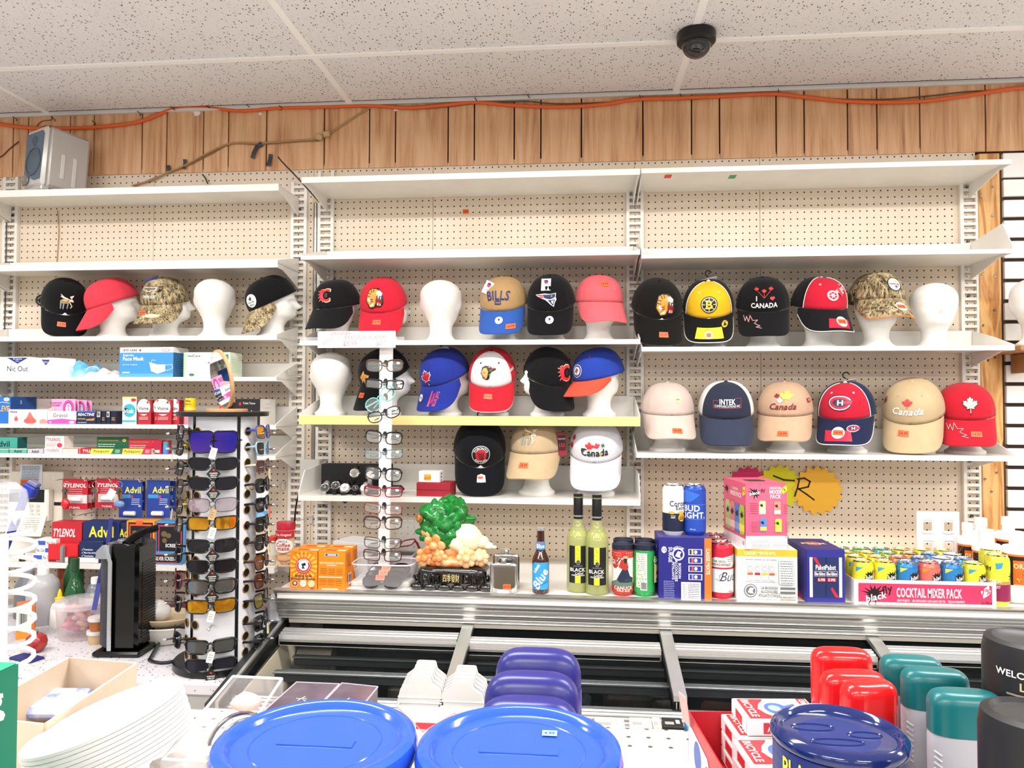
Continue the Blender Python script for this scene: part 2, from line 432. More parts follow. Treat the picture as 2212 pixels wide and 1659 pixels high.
# ================================================================== the setting
def zof(px, py, Y): return at(px, py, Y).z
XR = [at(706, 470, W).x, at(1371, 470, W).x, at(2090, 470, W).x]     # uprights of the two right bays
XL = [at(27, 500, W).x, at(648, 500, W).x]                            # uprights of the left bay
ZPT = zof(1388, 348, W)                                               # foot of the wood panelling
ZC = zof(1106, 213, W); CEILZ = ZC
XMIN, XMAX = -3.6, 3.6
struct(MB().box(XMIN, -4.0, -0.05, XMAX, W + 0.2, 0.0).build('floor', m_noise('vinyl_floor', '#b8b0a4', '#cfc8bc', 3.0, 0.35)))
wall = struct(MB().box(XMIN, W + 0.012, 0.0, XMAX, W + 0.14, CEILZ + 0.1).build('wall_back', mat('#2a2119', 0.8)))
xs = [XL[0] - 0.61, XL[0] + 0.0, (XL[0] + XL[1]) / 2, XL[1] + 0.032, XR[0] - 0.055, (XR[0] + XR[1]) / 2 - 0.18, XR[1] - 0.0, (XR[1] + XR[2]) / 2 - 0.14, XR[2] + 0.03]
xs = [XMIN + 0.02] + xs
for a, b in zip(xs, xs[1:]):
 MB().box(a + 0.0008, W, 0.0, b - 0.0008, W + 0.012, ZPT + 0.02).build('pegboard_panel', PEG, wall)
gro = [31, 63.5, 153.5, 205, 309, 362, 441, 495, 577, 701.5, 799, 855, 968.5, 1025] + [1106 + v / 2 for v in (10, 125, 300, 565, 775, 896, 1140, 1261, 1448, 1575, 1760, 2043)]
gx = [XMIN + 0.02, XMIN + 0.3] + [at(g, 300, W).x for g in gro] + [at(2240, 300, W).x, at(2310, 300, W).x, at(2400, 300, W).x, XMAX]
for a, b in zip(gx, gx[1:]):
 MB().box(a + 0.0028, W - 0.006, ZPT, b - 0.0028, W + 0.006, CEILZ).build('plank', WOODP, wall)
MB().box(XMIN, W + 0.003, ZPT - 0.012, XMAX, W + 0.01, CEILZ).build('groove_backing', mat('#120c08', 0.9), wall)
MB().box(XMIN, W - 0.02, CEILZ - 0.012, XMAX, W - 0.0065, CEILZ + 0.004).build('ceiling_angle', mat('#ded8d2', 0.5), wall)
# ceiling
ceil = struct(MB().box(XMIN, -4.0, CEILZ + 0.03, XMAX, W + 0.2, CEILZ + 0.08).build('ceiling', mat('#8d8780', 0.9)))
cx = [at(105, 240, W).x, at(757, 217, W).x, at(1456, 197, W).x]; pitch = (cx[2] - cx[0]) / 2
yrow = atz(1106, 105, CEILZ).y; dep = 0.6096
cols = [cx[1] + pitch * k for k in range(-3, 5)]; rows = [W - 0.02, yrow] + [yrow - dep * k for k in range(1, 10)]
for a, b in zip(cols, cols[1:]):
 for q, (c, d) in enumerate(zip(rows, rows[1:])):
  if a > XMAX or b < XMIN: continue
  MB().box(max(a, XMIN) + 0.01, d + 0.01, CEILZ + 0.002, min(b, XMAX) - 0.01, c - 0.01, CEILZ + 0.018).build('ceiling_tile', TILE, ceil)
GRID = mat('#fbf9f7', 0.45)
for a in cols:
 if XMIN < a < XMAX: MB().box(a - 0.0125, -3.4, CEILZ - 0.001, a + 0.0125, W - 0.02, CEILZ + 0.012, 0, 0.001).build('grid_bar', GRID, ceil)
for c in rows[1:]:
 MB().box(XMIN, c - 0.0125, CEILZ - 0.0025, XMAX, c + 0.0125, CEILZ + 0.012, 0, 0.001).build('grid_bar', GRID, ceil)
# fluorescent ceiling fixtures the light comes from (outside the frame, over and behind the camera)
for i, (lx, ly) in enumerate(LAMPS):
 o = empty('ceiling_fixture', (lx, ly, CEILZ)); tag(o, 'long white fluorescent fixture, number %s of the %s ceiling row' % (('one','two','three','four')[i % 4], ('front','middle','rear')[i // 4]), 'lamp', 'fluorescent ceiling fixtures')
 MB().box(-0.62, -0.15, -0.07, 0.62, 0.15, 0.0, 0, 0.01).build('housing', mat('#eeeeea', 0.4), o)
 for t in (-0.07, 0.07): MB().lathe([(0.013, -0.58), (0.013, 0.58)], 10, 0, axis='X').build('tube', mat('#ffffff', 0.3, emit=1.5), o, (0, t, -0.085), smooth=40)
# pine post, strip and slatted wall at the right
px0, px1 = at(2112, 760, W).x, at(2158, 760, W).x
post = struct(MB().box(px0, W - 0.022, 0.0, px1, W + 0.006, ZPT - 0.012, 0, 0.002).build('trim_1', PINE))
struct(MB().box(XR[2] + 0.028, W - 0.004, 0.0, px0, W + 0.006, ZPT - 0.012).build('trim_2', mat('#c9b89c', 0.6)))
struct(MB().box(px1, W - 0.006, 0.0, px1 + 0.022, W + 0.006, ZPT - 0.012).build('trim_3', mat('#4b3626', 0.8)))
for (sx_, sy_) in ((2145, 403), (2119, 424), (2144, 466), (2149, 597), (2122, 592), (2148, 670), (2124, 703), (2150, 772), (2148, 930), (2153, 1021), (2128, 1035), (2142, 1062)):
 p = at(sx_, sy_, W - 0.023)
 MB().lathe([(0.0045, 0.0), (0.0045, -0.0015), (0.002, -0.001), (0.0, -0.001)], 10, 0, axis='Y').build('screw', mat('#8a8780', 0.35, 1.0), post, p)
slat0 = px1 + 0.008
swall = struct(MB().box(slat0, W - 0.004, 0.0, XMAX, W + 0.01, ZPT - 0.004).build('wall_right', mat('#3a2a20', 0.8)))
zt = zof(2180, 385, W - 0.02); zz = ZPT - 0.01; k = 0
MB().box(slat0 + 0.006, W - 0.02, zt + 0.004, XMAX, W - 0.003, ZPT - 0.012, 0, 0.002).build('slat', mat('#f1eeea', 0.3), swall)
while zt > 0.2:
 MB().box(slat0 + 0.006, W - 0.02, zt - 0.0665, XMAX, W - 0.003, zt - 0.004, 0, 0.002).build('slat', mat('#f1eeea', 0.3), swall); zt -= 0.0762
# ------------------------------------------------------------------ slotted uprights
def upright(x, z0, z1, label):
 mb = MB(); w = 0.027
 for s in (-1, 1): mb.box(x + s * w - 0.006, W - 0.016, z0, x + s * w + 0.006, W - 0.001, z1)
 z = z0 + 0.01
 while z < z1 - 0.02:
  mb.box(x - w, W - 0.015, z, x + w, W - 0.006, z + 0.0105); z += 0.0254
 o = mb.build('shelf_upright', SHELF); tag(o, label, 'shelf upright')
 i = 0; z = z0 + 0.028
 while z < z1:
  MB().lathe([(0.0055, 0), (0.005, -0.004), (0.0, -0.004)], 8, 0, axis='Y').build('bolt', mat('#5a564e', 0.4, 0.8), o, (x, W - 0.003, z)); z += 0.2032
zlo = 0.98
upright(XL[0], 0.95, zof(27, 385, W), 'slotted white upright at the far left of the left shelf bank')
upright(XL[1], 0.95, zof(648, 395, W), 'slotted white upright at the right end of the left shelf bank')
upright(XR[0], zlo, zof(706, 372, W), 'slotted white upright beside the flexible metal conduit')
upright(XR[1], zlo, zof(1371, 372, W), 'slotted white upright between the two right-hand shelf bays')
upright(XR[2], zlo, zof(2090, 350, W), 'slotted white upright next to the pine post')
# ------------------------------------------------------------------ shelves
def shelf(label, x0, x1, ztop, d, lip=0.02, up=0.07, end='tri', lipmat=None, group=None, below=0.06, eh=None, name='wall_shelf'):
 """deck with folded front lip, raised back, and a bracket at each end"""
 o = empty(name, ((x0 + x1) / 2, W, ztop)); tag(o, label, 'shelf', group); L = (x1 - x0) / 2
 MB().box(-L, -d, -0.006, L, -0.002, 0.0, 0, 0.0008).build('deck', SHELF, o)
 MB().box(-L, -d - 0.002, -lip, L, -d + 0.004, 0.0, 0, 0.0008).build('front_lip', lipmat or SHELF, o)
 if up: MB().box(-L + 0.004, -0.018, 0.0, L - 0.004, -0.0165, up).build('back_rise', SHELF, o)
 for s in (-1, 1):
  b = [(-d, -lip), (-d * 0.75, -lip), (-0.018, -below), (-0.018, -0.006), (-d, -0.006)]
  MB().prism(b, s * (L - 0.007), s * (L - 0.003), 0, 'YZ').build('bracket', SHELF, o)
  if up:
   e = [(-d, 0), (-0.018, 0), (-0.018, up), (-d * 0.55, up * 0.55), (-d, 0.004)] if eh is None else [(-d, 0), (-0.018, 0), (-0.018, up), (-d * 0.8, eh), (-d, 0.01)]
   MB().prism(e, s * (L - 0.003), s * L, 0, 'YZ').build('end_panel', SHELF, o)
 return ztop
DL, DR = 0.225, 0.28
yl, yr = W - DL, W - DR
xl0 = at(27, 500, W).x - 0.61; xl1 = XL[1] + 0.004
def zl(py, px=300): return zof(px, py, yl)
lsh = {}
xla, xlb = XL[0] + 0.001, xl1
for key, lipt, lipb, up, lab in (('a', 404, 419, 0.0, 'top shelf of the left bank holding the grey speaker'), ('b', 568, 582, 0.05, 'empty second shelf of the left bank'),
  ('c', 726, 736, 0.052, 'left bank shelf carrying five foam heads'), ('d', 814.5, 823.5, 0.062, 'left bank shelf holding face mask boxes'),
  ('e', 917, 926, 0.068, 'left bank shelf with eye drop and allergy boxes'), ('f', 982, 991, 0.066, 'left bank shelf with small painkiller and ointment cartons'),
  ('g', 1220, 1232, 0.05, 'lowest shelf of the left bank above the counter')):
 z = zl(lipt); lsh[key] = shelf(lab, xla, xlb, z, DL, z - zl(lipb), up, group='left bank shelves', below=0.07)
# stub ends of the next bank beyond the left edge
for key in 'abcdef':
 shelf({'a': 'cut-off top shelf', 'b': 'cut-off second shelf', 'c': 'cut-off third shelf', 'd': 'cut-off fourth shelf', 'e': 'cut-off fifth shelf', 'f': 'cut-off sixth shelf'}[key] + ' of the bank beyond the left frame edge', xla - 1.22, xla - 0.006, lsh[key], DL, 0.02, 0.05, group='shelves at the left frame edge', below=0.07)
msh, rsh = {}, {}
def zm(py, px=1000): return zof(px, py, yr)
YEL = mat('#ecd28a', 0.4)
for key, lipt, lipb, up, lab, lm in (('a', 374, 387, 0.0, 'empty top shelf of the middle bay', None), ('b', 547, 556, 0.07, 'empty second shelf of the middle bay', None),
  ('c', 734.5, 745, 0.075, 'middle bay shelf with the upper row of caps', None), ('d', 899, 919, 0.075, 'middle bay shelf with a yellow front strip', YEL),
  ('e', 1075, 1087, 0.095, 'lowest middle bay shelf with watches and three caps', None)):
 z = zm(lipt); msh[key] = shelf(lab, XR[0] + 0.002, XR[1] - 0.002, z, DR, z - zm(lipb), up, lipmat=lm, group='middle bay shelves', eh=(0.085 if key == 'e' else None))
for key, lipt, lipb, up, lab, x0o in (('a', 354, 365, 0.0, 'empty top shelf of the right bay', 0), ('b', 544, 553, 0.075, 'empty second shelf of the right bay', 0),
  ('c', 748, 758, 0.075, 'right bay shelf with the upper row of caps', 0), ('d', 982, 993, 0.08, 'right bay shelf with the lower row of caps', -0.018)):
 z = zm(lipt, 1780); rsh[key] = shelf(lab, XR[1] + 0.002 + x0o, XR[2] + 0.004, z, DR, z - zm(lipb, 1780), up, group='right bay shelves', eh=(0.10 if key == 'b' else None))
# price stickers left on shelf and pegboard
def sticker(label, p, w, h, col, txt, ny=0):
 o = MB().box(-w / 2, -0.0006, -h / 2, w / 2, 0, h / 2).build('price_sticker', mat(col, 0.6), None, p); tag(o, label, 'sticker')
 art('price_print', o, [('T', txt, .5, .5, .5, '#5a1a10', {'mw': .85})], w, h, lambda u, v, q: (u, -0.0006 - q, v))
sticker('orange price sticker stuck on the bare pegboard', at(1006, 457, W - 0.0002), 0.024, 0.018, '#f0702c', '14.99')
for pxx, pyy, cc, nm in ((1443, 381, '#e0472f', 'red'), (1582, 382, '#4f9f62', 'green')):
 p = atz(pxx, pyy, rsh['a'] - 0.0062); o = MB().box(-0.012, -0.02, -0.0006, 0.012, 0.02, 0).build('price_sticker', mat(cc, 0.6), None, p); tag(o, 'small %s sticker on the underside of the top right shelf' % nm, 'sticker')
# ================================================================== foam heads and caps
def interp(tab, z):
 n = len(tab)
 for i in range(n - 1):
  if z <= tab[i + 1][0]:
   a, b = tab[i], tab[i + 1]; p, q = tab[max(0, i - 1)], tab[min(n - 1, i + 2)]; h = b[0] - a[0]; t = (z - a[0]) / h; out = []
   for k in range(1, len(a)):
    m0 = (b[k] - p[k]) / max(1e-6, b[0] - p[0]) * h; m1 = (q[k] - a[k]) / max(1e-6, q[0] - a[0]) * h
    out.append((2 * t**3 - 3 * t * t + 1) * a[k] + (t**3 - 2 * t * t + t) * m0 + (-2 * t**3 + 3 * t * t) * b[k] + (t**3 - t * t) * m1)
   return out
 return list(tab[-1][1:])
HP = [(0.0, .060, .062, 0), (.010, .061, .063, 0), (.016, .052, .055, 0), (.03, .043, .047, 0), (.052, .041, .048, .001), (.072, .045, .056, -.004), (.09, .054, .074, -.012),
  (.115, .064, .088, -.009), (.14, .0715, .095, -.003), (.165, .0765, .0975, 0), (.188, .0765, .096, .001), (.207, .068, .085, .001), (.222, .053, .066, .001), (.233, .033, .041, .001), (.24, .0005, .0005, .001)]
def head_mesh(face=True, cr=1.0):
 mb = MB(); nu, zs = 56, []
 z = 0
 while z < .2399: zs.append(z); z += .0045 if .07 < z < .2 else .0035
 zs.append(.24)
 g = lambda d, s: math.exp(-(d / s) ** 2)
 vs = []
 for z in zs:
  rx, ry, oy = interp(HP, z); k = 1 - (1 - cr) * min(1, max(0, (z - .09) / .05)); rx *= k; ry *= k
  for i in range(nu):
   a = 2 * PI * i / nu; x, y = rx * math.sin(a), -ry * math.cos(a) + oy; d = 0; sx = x
   if y < -0.02 and face:
    d += .017 * g(sx, .008) * (g(z - .127, .010) + .75 * g(z - .140, .014)) + .006 * g(sx, .016) * g(z - .1045, .0045) + .005 * g(sx, .016) * g(z - .097, .004) + .007 * g(sx, .018) * g(z - .083, .010)
    d -= .008 * (g(sx - .028, .013) + g(sx + .028, .013)) * g(z - .146, .009) + .003 * g(sx, .02) * g(z - .101, .0025)
    d += .004 * g(z - .160, .007) * g(sx, .05) + .004 * (g(sx - .04, .014) + g(sx + .04, .014)) * g(z - .122, .012)
   if abs(x) > 0.05:
    d += .010 * g(y - .006, .013) * g(z - .138, .021) - .004 * g(y - .004, .006) * g(z - .138, .010)
   l = math.hypot(x, y) or 1; vs.append((x + d * x / l, y + d * y / l, z))
 fs = [(j * nu + i, j * nu + (i + 1) % nu, (j + 1) * nu + (i + 1) % nu, (j + 1) * nu + i) for j in range(len(zs) - 1) for i in range(nu)]
 fs.append(tuple(reversed(range(nu)))); mb.add(vs, fs)
 return mb.mesh('foam_head', FOAM, 50)
HEADME = head_mesh(); HEADCAP = head_mesh(True, .885); HEADSMOOTH = head_mesh(False, .88)
def foam_head(x, y, z, yaw, s, label, me=None, dz=0.0):
 o = link('mannequin_head', me or HEADME, None, (x, y, z), (0, 0, math.radians(yaw))); o.scale = (s, s, s + dz / .15)
 return tag(o, label, 'mannequin head', 'foam display heads')
RX, RY, CH = .089, .104, .101; EK = 1.45
def crown_pt(phi, t, off=0.0, groove=True):
 a = t * PI / 2; r = max(0.0, math.cos(a)) ** .72; fr = 1.0
 if groove:
  dm = min(abs((math.degrees(phi) - k + 180) % 360 - 180) for k in (0, 60, 120, 180, 240, 300)); fr -= .020 * math.exp(-(dm / 2.4) ** 2) * min(1, r * 1.4)
 c = max(0, math.cos(phi)); up = 1 + .05 * c * math.sin(2 * a)
 return Vector((RX * r * fr * up * math.sin(phi), -RY * r * fr * up * math.cos(phi), CH * math.sin(a) ** 1.05 + .001))
def crown_nrm(phi, t):
 e = .02; p = crown_pt(phi, t, 0, False)
 n = (crown_pt(phi + e, t, 0, False) - p).cross(crown_pt(phi, min(.985, t + e), 0, False) - p); n.normalize(); return n
def crown_wrap(phi0, v0):
 ts = [i / 120 for i in range(121)]; ls = [0]
 for i in range(120): ls.append(ls[-1] + (crown_pt(phi0, ts[i + 1], 0, False) - crown_pt(phi0, ts[i], 0, False)).length)
 def f(u, v, off):
  L = max(0.0005, v0 + v); k = 0
  while k < 119 and ls[k + 1] < L: k += 1
  t = min(.96, ts[k] + (L - ls[k]) / (ls[k + 1] - ls[k]) / 120); p = crown_pt(phi0, t, 0, False); sp = math.hypot(RX * math.cos(phi0), RY * math.sin(phi0)) * math.hypot(p.x / RX, p.y / RY); phi = phi0 + u / max(.05, sp + .002)
  return crown_pt(phi, t, 0, False) + crown_nrm(phi, t) * (off + .0006)
 return f
def brim_pt(w, s, L=.073, droop=.62, arch=.026):
 phi = w * math.radians(74); p0 = Vector((RX * math.sin(phi), -RY * math.cos(phi), 0)); c = max(0, math.cos(w * PI / 2)) ** .55
 ye = -RY * math.cos(math.radians(74)); q = Vector((.0845 * math.sin(w * PI / 2), ye + (-(RY + L) - ye) * c, 0)); d = (q - p0) * s
 p = Vector((p0.x + d.x, p0.y + d.y * math.cos(droop), -math.sin(droop) * d.length)); p.z -= arch * (p.x / .083) ** 2 * (s * .85 + .02); return p
def brim_wrap(L, droop, arch):
 def f(u, v, off):
  w = 2 / PI * math.asin(max(-.98, min(.98, u / .0845))); s = max(0.03, min(.985, .5 + v / L)); e = .02; p = brim_pt(w, s, L, droop, arch)
  n = (brim_pt(w + e, s, L, droop, arch) - p).cross(brim_pt(w, s + e, L, droop, arch) - p); n.normalize()
  if n.z < 0 and n.y > 0: n = -n
  if n.dot(Vector((0, -.5, 1))) < 0: n = -n
  return p + n * (off + .001)
 return f
_CM = {}
def crown_mesh(f, s, b):
 k = (f, s, b)
 if k in _CM: return _CM[k]
 mats = [];
 for m in k:
  if m not in mats: mats.append(m)
 mb = MB(); nu, nt = 72, 13
 for i in range(nu):
  p0, p1 = 2 * PI * i / nu, 2 * PI * (i + 1) / nu; mid = (math.degrees((p0 + p1) / 2) + 180) % 360 - 180; mm = f if abs(mid) < 60 else (s if abs(mid) < 120 else b)
  vs = [crown_pt(p, min(1, j / nt)) for j in range(nt + 1) for p in (p0, p1)]
  ins = [Vector((v.x * .965, v.y * .965, v.z)) for v in vs[:2]] + [Vector((v.x * .955, v.y * .955, v.z + .022)) for v in vs[:2]]
  fs = [(2 * j, 2 * j + 1, 2 * j + 3, 2 * j + 2) for j in range(nt)]; n = len(vs)
  mb.add(vs + ins, fs + [(1, 0, n, n + 1), (n + 1, n, n + 2, n + 3)], mats.index(mm))
 me = mb.mesh('crown', mats)
 import bmesh
 bm = bmesh.new(); bm.from_mesh(me); bmesh.ops.remove_doubles(bm, verts=bm.verts, dist=.00002); bmesh.ops.recalc_face_normals(bm, faces=bm.faces); bm.to_mesh(me); bm.free()
 me.shade_smooth(); _CM[k] = me; return me
def brim_mesh(m, L, droop, arch, under=None, edge=None):
 mb = MB(); nu, nv = 28, 7
 top = lambda i, j: brim_pt(-1 + 2 * i, j, L, droop, arch); bot = lambda i, j: brim_pt(-1 + 2 * i, j, L, droop, arch) + Vector((0, .0008, -.0032))
 mb.grid(top, nu, nv, 0); mb.grid(bot, nu, nv, 1, flip=True)
 mb.grid(lambda i, j: top(i, 1).lerp(bot(i, 1), j), nu, 1, 2)
 return mb.mesh('brim', [m, under or m, edge or m], 60)
BTN = MB().lathe([(.0065, 0), (.006, .0025), (.003, .0045), (0, .005)], 12).mesh('button', [], 60)
def cap(label, px, zs, y, yaw, pitch, front, side=None, back=None, brim=None, button=None, emb=None, stick=None, pipe=None, hyaw=None, s=1.0, roll=0, droop=.72, L=.092, arch=.026, lift=0.0, brimart=None, eyelets=None, tagt=None, hlabel=None, under=None, edge=None, hook=False, seam=None, dx=0.0):
 F = lambda c: c if not isinstance(c, str) else fabric(c)
 front = F(front); side = F(side) if side else front; back = F(back) if back else side; bm_ = F(brim) if brim else front
 x = at(px, 800, y).x; view = math.degrees(math.atan2(-x, y)); Y = view + yaw; H = view + (yaw if hyaw is None else hyaw)
 foam_head(x, y, zs, H, s, ('foam head wearing the ' + label).split(' on the right bay')[0].replace(' and a plastic hanger hook', '').replace(' and a small', ''), HEADSMOOTH if abs((H - Y + 180) % 360 - 180) < 60 else HEADCAP, min(0, lift))
 o = empty('baseball_cap', (x + dx, y, zs + .150 * s + lift)); o.rotation_euler = (Matrix.Rotation(math.radians(Y), 3, 'Z') @ Matrix.Rotation(math.radians(roll), 3, 'Y') @ Matrix.Rotation(math.radians(pitch), 3, 'X')).to_euler(); o.scale = (s, s, s)
 tag(o, label, 'cap', 'caps on foam heads')
 link('crown', crown_mesh(front, side, back), o); link('brim', brim_mesh(bm_, L, droop, arch, F(under) if under else None, F(edge) if edge else None), o)
 b = BTN.copy(); b.materials.append(F(button) if button else front); link('button', b, o, (0, 0, CH - .0005))
 if pipe:
  for d in (-60, 60):
   MB().tube([crown_pt(math.radians(d), i / 16, 0, False) * 1.006 for i in range(16)], .0013, 6).build('piping', F(pipe), o)
  MB().tube([brim_pt(-1 + 2 * i / 24, 1.0, L, droop, arch) for i in range(25)], .0016, 6).build('brim_piping', F(pipe), o, smooth=60)
 # sewn line where crown meets brim, sweatband seam
 for q, e in enumerate(emb or []):
  phi0, v0, w, h, items = e; art('emblem', o, items, w * EK, h * EK, crown_wrap(math.radians(phi0), v0 + .006), .007, .0008)
 for e in brimart or []:
  u0, v0, w, h, items = e; bw = brim_wrap(L, droop, arch); art('brim_emblem', o, items, w * 1.18, h * 1.18, (lambda bw, u0, v0: lambda u, v, q: bw(u + u0, -(v + v0), q))(bw, u0, v0), .008, .0006)
 if eyelets:
  for d in (-30, 30): art('eyelet', o, [('C', .5, .5, .5, .5, eyelets), ('C', .5, .5, .22, .22, '#202020')], .007, .007, crown_wrap(math.radians(d), .088), None, .0008)
 if stick:
  where, u0, v0, txt, rr = stick; it = [('P', [(.0, .05), (1, 0), (.98, .95), (.03, 1)], '#f4683a'), ('T', txt, .5, .5, .42, '#7a1d12', {'mw': .8})]
  if rr: it = [('C', .5, .5, .62, 1.05, '#f2efe9')] + it
  if where == 'b': bw = brim_wrap(L, droop, arch); art('price_sticker', o, it, .033, .021, lambda u, v, q: bw(u + u0, -(v + v0), q), .008, .0009)
  else: art('price_sticker', o, it, .033, .021, crown_wrap(math.radians(u0), v0), .008, .0012)
 if tagt:
  kind = tagt; t = MB()
  if kind == 'nfl':
   t.box(-.017, -.001, -.05, .017, .001, 0); g = t.build('swing_tag', mat('#f4f2ee', .5), o, (-.008, -RY * .42, CH * 1.04), (math.radians(-50), 0, 0))
   art('tag_print', g, [('P', [(.3, .62), (.5, .55), (.7, .62), (.72, .85), (.5, .9), (.28, .85)], '#27407f'), ('P', [(.33, .64), (.5, .585), (.67, .64), (.67, .74), (.33, .74)], '#c03a45'), ('T', 'TEAM', .5, .3, .06, '#444444')], .034, .05, lambda u, v, q: (u, -.001 - q, v - .025))
  elif kind == 'nfl2':
   t.box(-.015, -.001, -.048, .015, .001, 0); g = t.build('swing_tag', mat('#eceae6', .5), o, (-.03, -RY * .55, CH * 1.0), (math.radians(-20), math.radians(28), 0))
   art('tag_print', g, [('P', [(.3, .6), (.5, .52), (.7, .6), (.72, .85), (.5, .9), (.28, .85)], '#27407f'), ('P', [(.33, .62), (.5, .555), (.67, .62), (.67, .74), (.33, .74)], '#c03a45'), ('T', 'TEAM', .5, .3, .06, '#444444')], .03, .048, lambda u, v, q: (u, -.001 - q, v - .024))
  elif kind == 'red':
   t.box(-.015, -.001, -.075, .015, .001, 0); g = t.build('swing_tag', mat('#8e1d2c', .5), o, (RX * 1.04, -.03, .062), (math.radians(-pitch), 0, math.radians(14)))
   art('tag_print', g, [('R', .08, .1, .92, .88, '#3a1018'), ('T', '153', .5, .45, .16, '#d04a55', {'mw': .7}), ('T', 'FREEDOM WEAR', .5, .72, .06, '#e8c8c8', {'mw': .8}), ('R', .08, .1, .92, .2, '#8e1d2c')], .03, .075, lambda u, v, q: (u, -.001 - q, v - .0375))
  elif kind == 'blue':
   t.box(-.03, -.001, -.016, .03, .001, 0); g = t.build('swing_tag', mat('#2d3f86', .4), o, (-.03, -.03, CH * 1.02), (math.radians(-60), math.radians(-18), 0))
 if hook:
  MB().tube([Vector((.010 * math.cos(a) , 0, .022 + .010 * math.sin(a))) for a in [PI * (1.5 - i * 1.45 / 10) for i in range(11)]] , .0022, 6).build('hanger_hook', BLACK, o, (.0, .02, CH - .002), (math.radians(-pitch), 0, 0))
  MB().box(-.03, -.001, -.012, .03, .001, .004).build('hanger_strip', mat('#dedede', .4), o, (.0, .02, CH), (math.radians(-pitch + 60), math.radians(-12), 0))
 return o
# ---- emblems (w, h in metres; fractions inside)
def e_moose(scale=1.0):
 b = [('P', [(.16, .52), (.34, .66), (.58, .64), (.74, .6), (.80, .5), (.70, .42), (.5, .36), (.26, .38)], '#9b8355'),
   ('P', [(.30, .55), (.45, .64), (.6, .6), (.5, .5)], '#c9a98a'),
   ('P', [(.70, .62), (.86, .62), (.95, .46), (.90, .42), (.78, .48), (.68, .46)], '#d9d4c0'),
   ('P', [(.18, .5), (.27, .42), (.22, .02), (.16, .02), (.17, .2)], '#8a9488'), ('P', [(.34, .42), (.42, .38), (.36, .0), (.30, .0)], '#7f97a8'),
   ('P', [(.58, .42), (.66, .4), (.58, .04), (.52, .04)], '#8a9488'), ('P', [(.66, .46), (.74, .44), (.86, .18), (.76, .05), (.72, .08), (.79, .2)], '#d0cdb8'),
   ('P', [(.72, .63), (.42, .78), (.22, .96), (.28, .78), (.18, .80), (.34, .70), (.60, .62)], '#e4dcc0'), ('P', [(.80, .63), (.72, .8), (.98, .84), (.9, .72)], '#e4dcc0')]
 return b
def e_tiger():
 return [('P', [(.05, .55), (.0, .35), (.12, .2), (.2, .02), (.42, .0), (.6, .1), (.82, .06), (.98, .2), (1, .5), (.86, .78), (.7, .98), (.4, 1), (.18, .9)], '#161210'),
   ('P', [(.1, .55), (.06, .36), (.18, .2), (.28, .06), (.5, .1), (.6, .3), (.7, .75), (.62, .92), (.38, .95), (.2, .85)], '#d98f34'),
   ('P', [(.14, .4), (.26, .26), (.34, .34), (.22, .5)], '#f5ead2'), ('P', [(.24, .1), (.46, .14), (.5, .28), (.34, .2)], '#f5ead2'),
   ('P', [(.6, .8), (.74, .86), (.92, .68), (.86, .55), (.72, .6), (.62, .66)], '#f7efe0'), ('P', [(.68, .9), (.8, .84), (.74, .78)], '#b06a4a'),
   ('P', [(.62, .6), (.86, .5), (.92, .28), (.84, .14), (.64, .16), (.58, .36)], '#7a1812'), ('P', [(.66, .16), (.8, .13), (.82, .26), (.7, .3)], '#d0565a'),
   ('P', [(.7, .58), (.73, .44), (.76, .57)], '#ffffff'), ('P', [(.82, .53), (.84, .4), (.87, .5)], '#ffffff'), ('P', [(.66, .18), (.69, .3), (.72, .17)], '#ffffff'), ('P', [(.8, .14), (.82, .25), (.85, .16)], '#ffffff'),
   ('L', [(.14, .7), (.3, .66)], .0022, '#161210'), ('L', [(.12, .56), (.26, .54)], .0022, '#161210'), ('L', [(.3, .88), (.36, .74)], .0022, '#161210'), ('L', [(.44, .92), (.46, .78)], .0022, '#161210'), ('C', .54, .7, .05, .035, '#f2d95a'), ('C', .55, .7, .02, .02, '#161210'), ('L', [(.3, .4), (.44, .44)], .002, '#161210'), ('L', [(.3, .3), (.44, .36)], .002, '#161210')]
def e_flameC(flip=False):
 tng = lambda g, c: ('P', [(.42, .98 + g), (.2 - g, .92), (.3, .84), (.02 - g, .8 + g), (.2, .68), (.0 - g, .56), (.2, .5), (.04 - g, .3), (.24, .34), (.16 - g, .08 - g), (.36, .18), (.42, .02 - g), (.56, .14), (.5, .3), (.44, .5), (.5, .72), (.58, .86)], c)
 return [tng(.025, '#f2deb0'), ('T', 'C', .64, .5, 1.0, '#f2deb0', {'st': .82}), tng(0, '#d8232f'), ('T', 'C', .64, .5, .9, '#d8232f', {'st': .8}), ('C', .68, .5, .12, .2, '#16130f')]
def e_bruins():
 it = [('C', .5, .5, .5, .5, '#101010'), ('C', .5, .5, .44, .44, '#f4f0e0'), ('C', .5, .5, .40, .40, '#141210')]
 for k in range(8):
  a = PI / 4 * k; it.append(('L', [(.5 + .14 * math.cos(a), .5 + .14 * math.sin(a)), (.5 + .38 * math.cos(a), .5 + .38 * math.sin(a))], .0028, '#f3c22c'))
 return it + [('C', .5, .5, .23, .24, '#141210'), ('T', 'B', .5, .5, .46, '#f4f0e0', {'st': 1.1}), ('T', 'B', .5, .5, .4, '#f0b828', {'st': 1.1})]
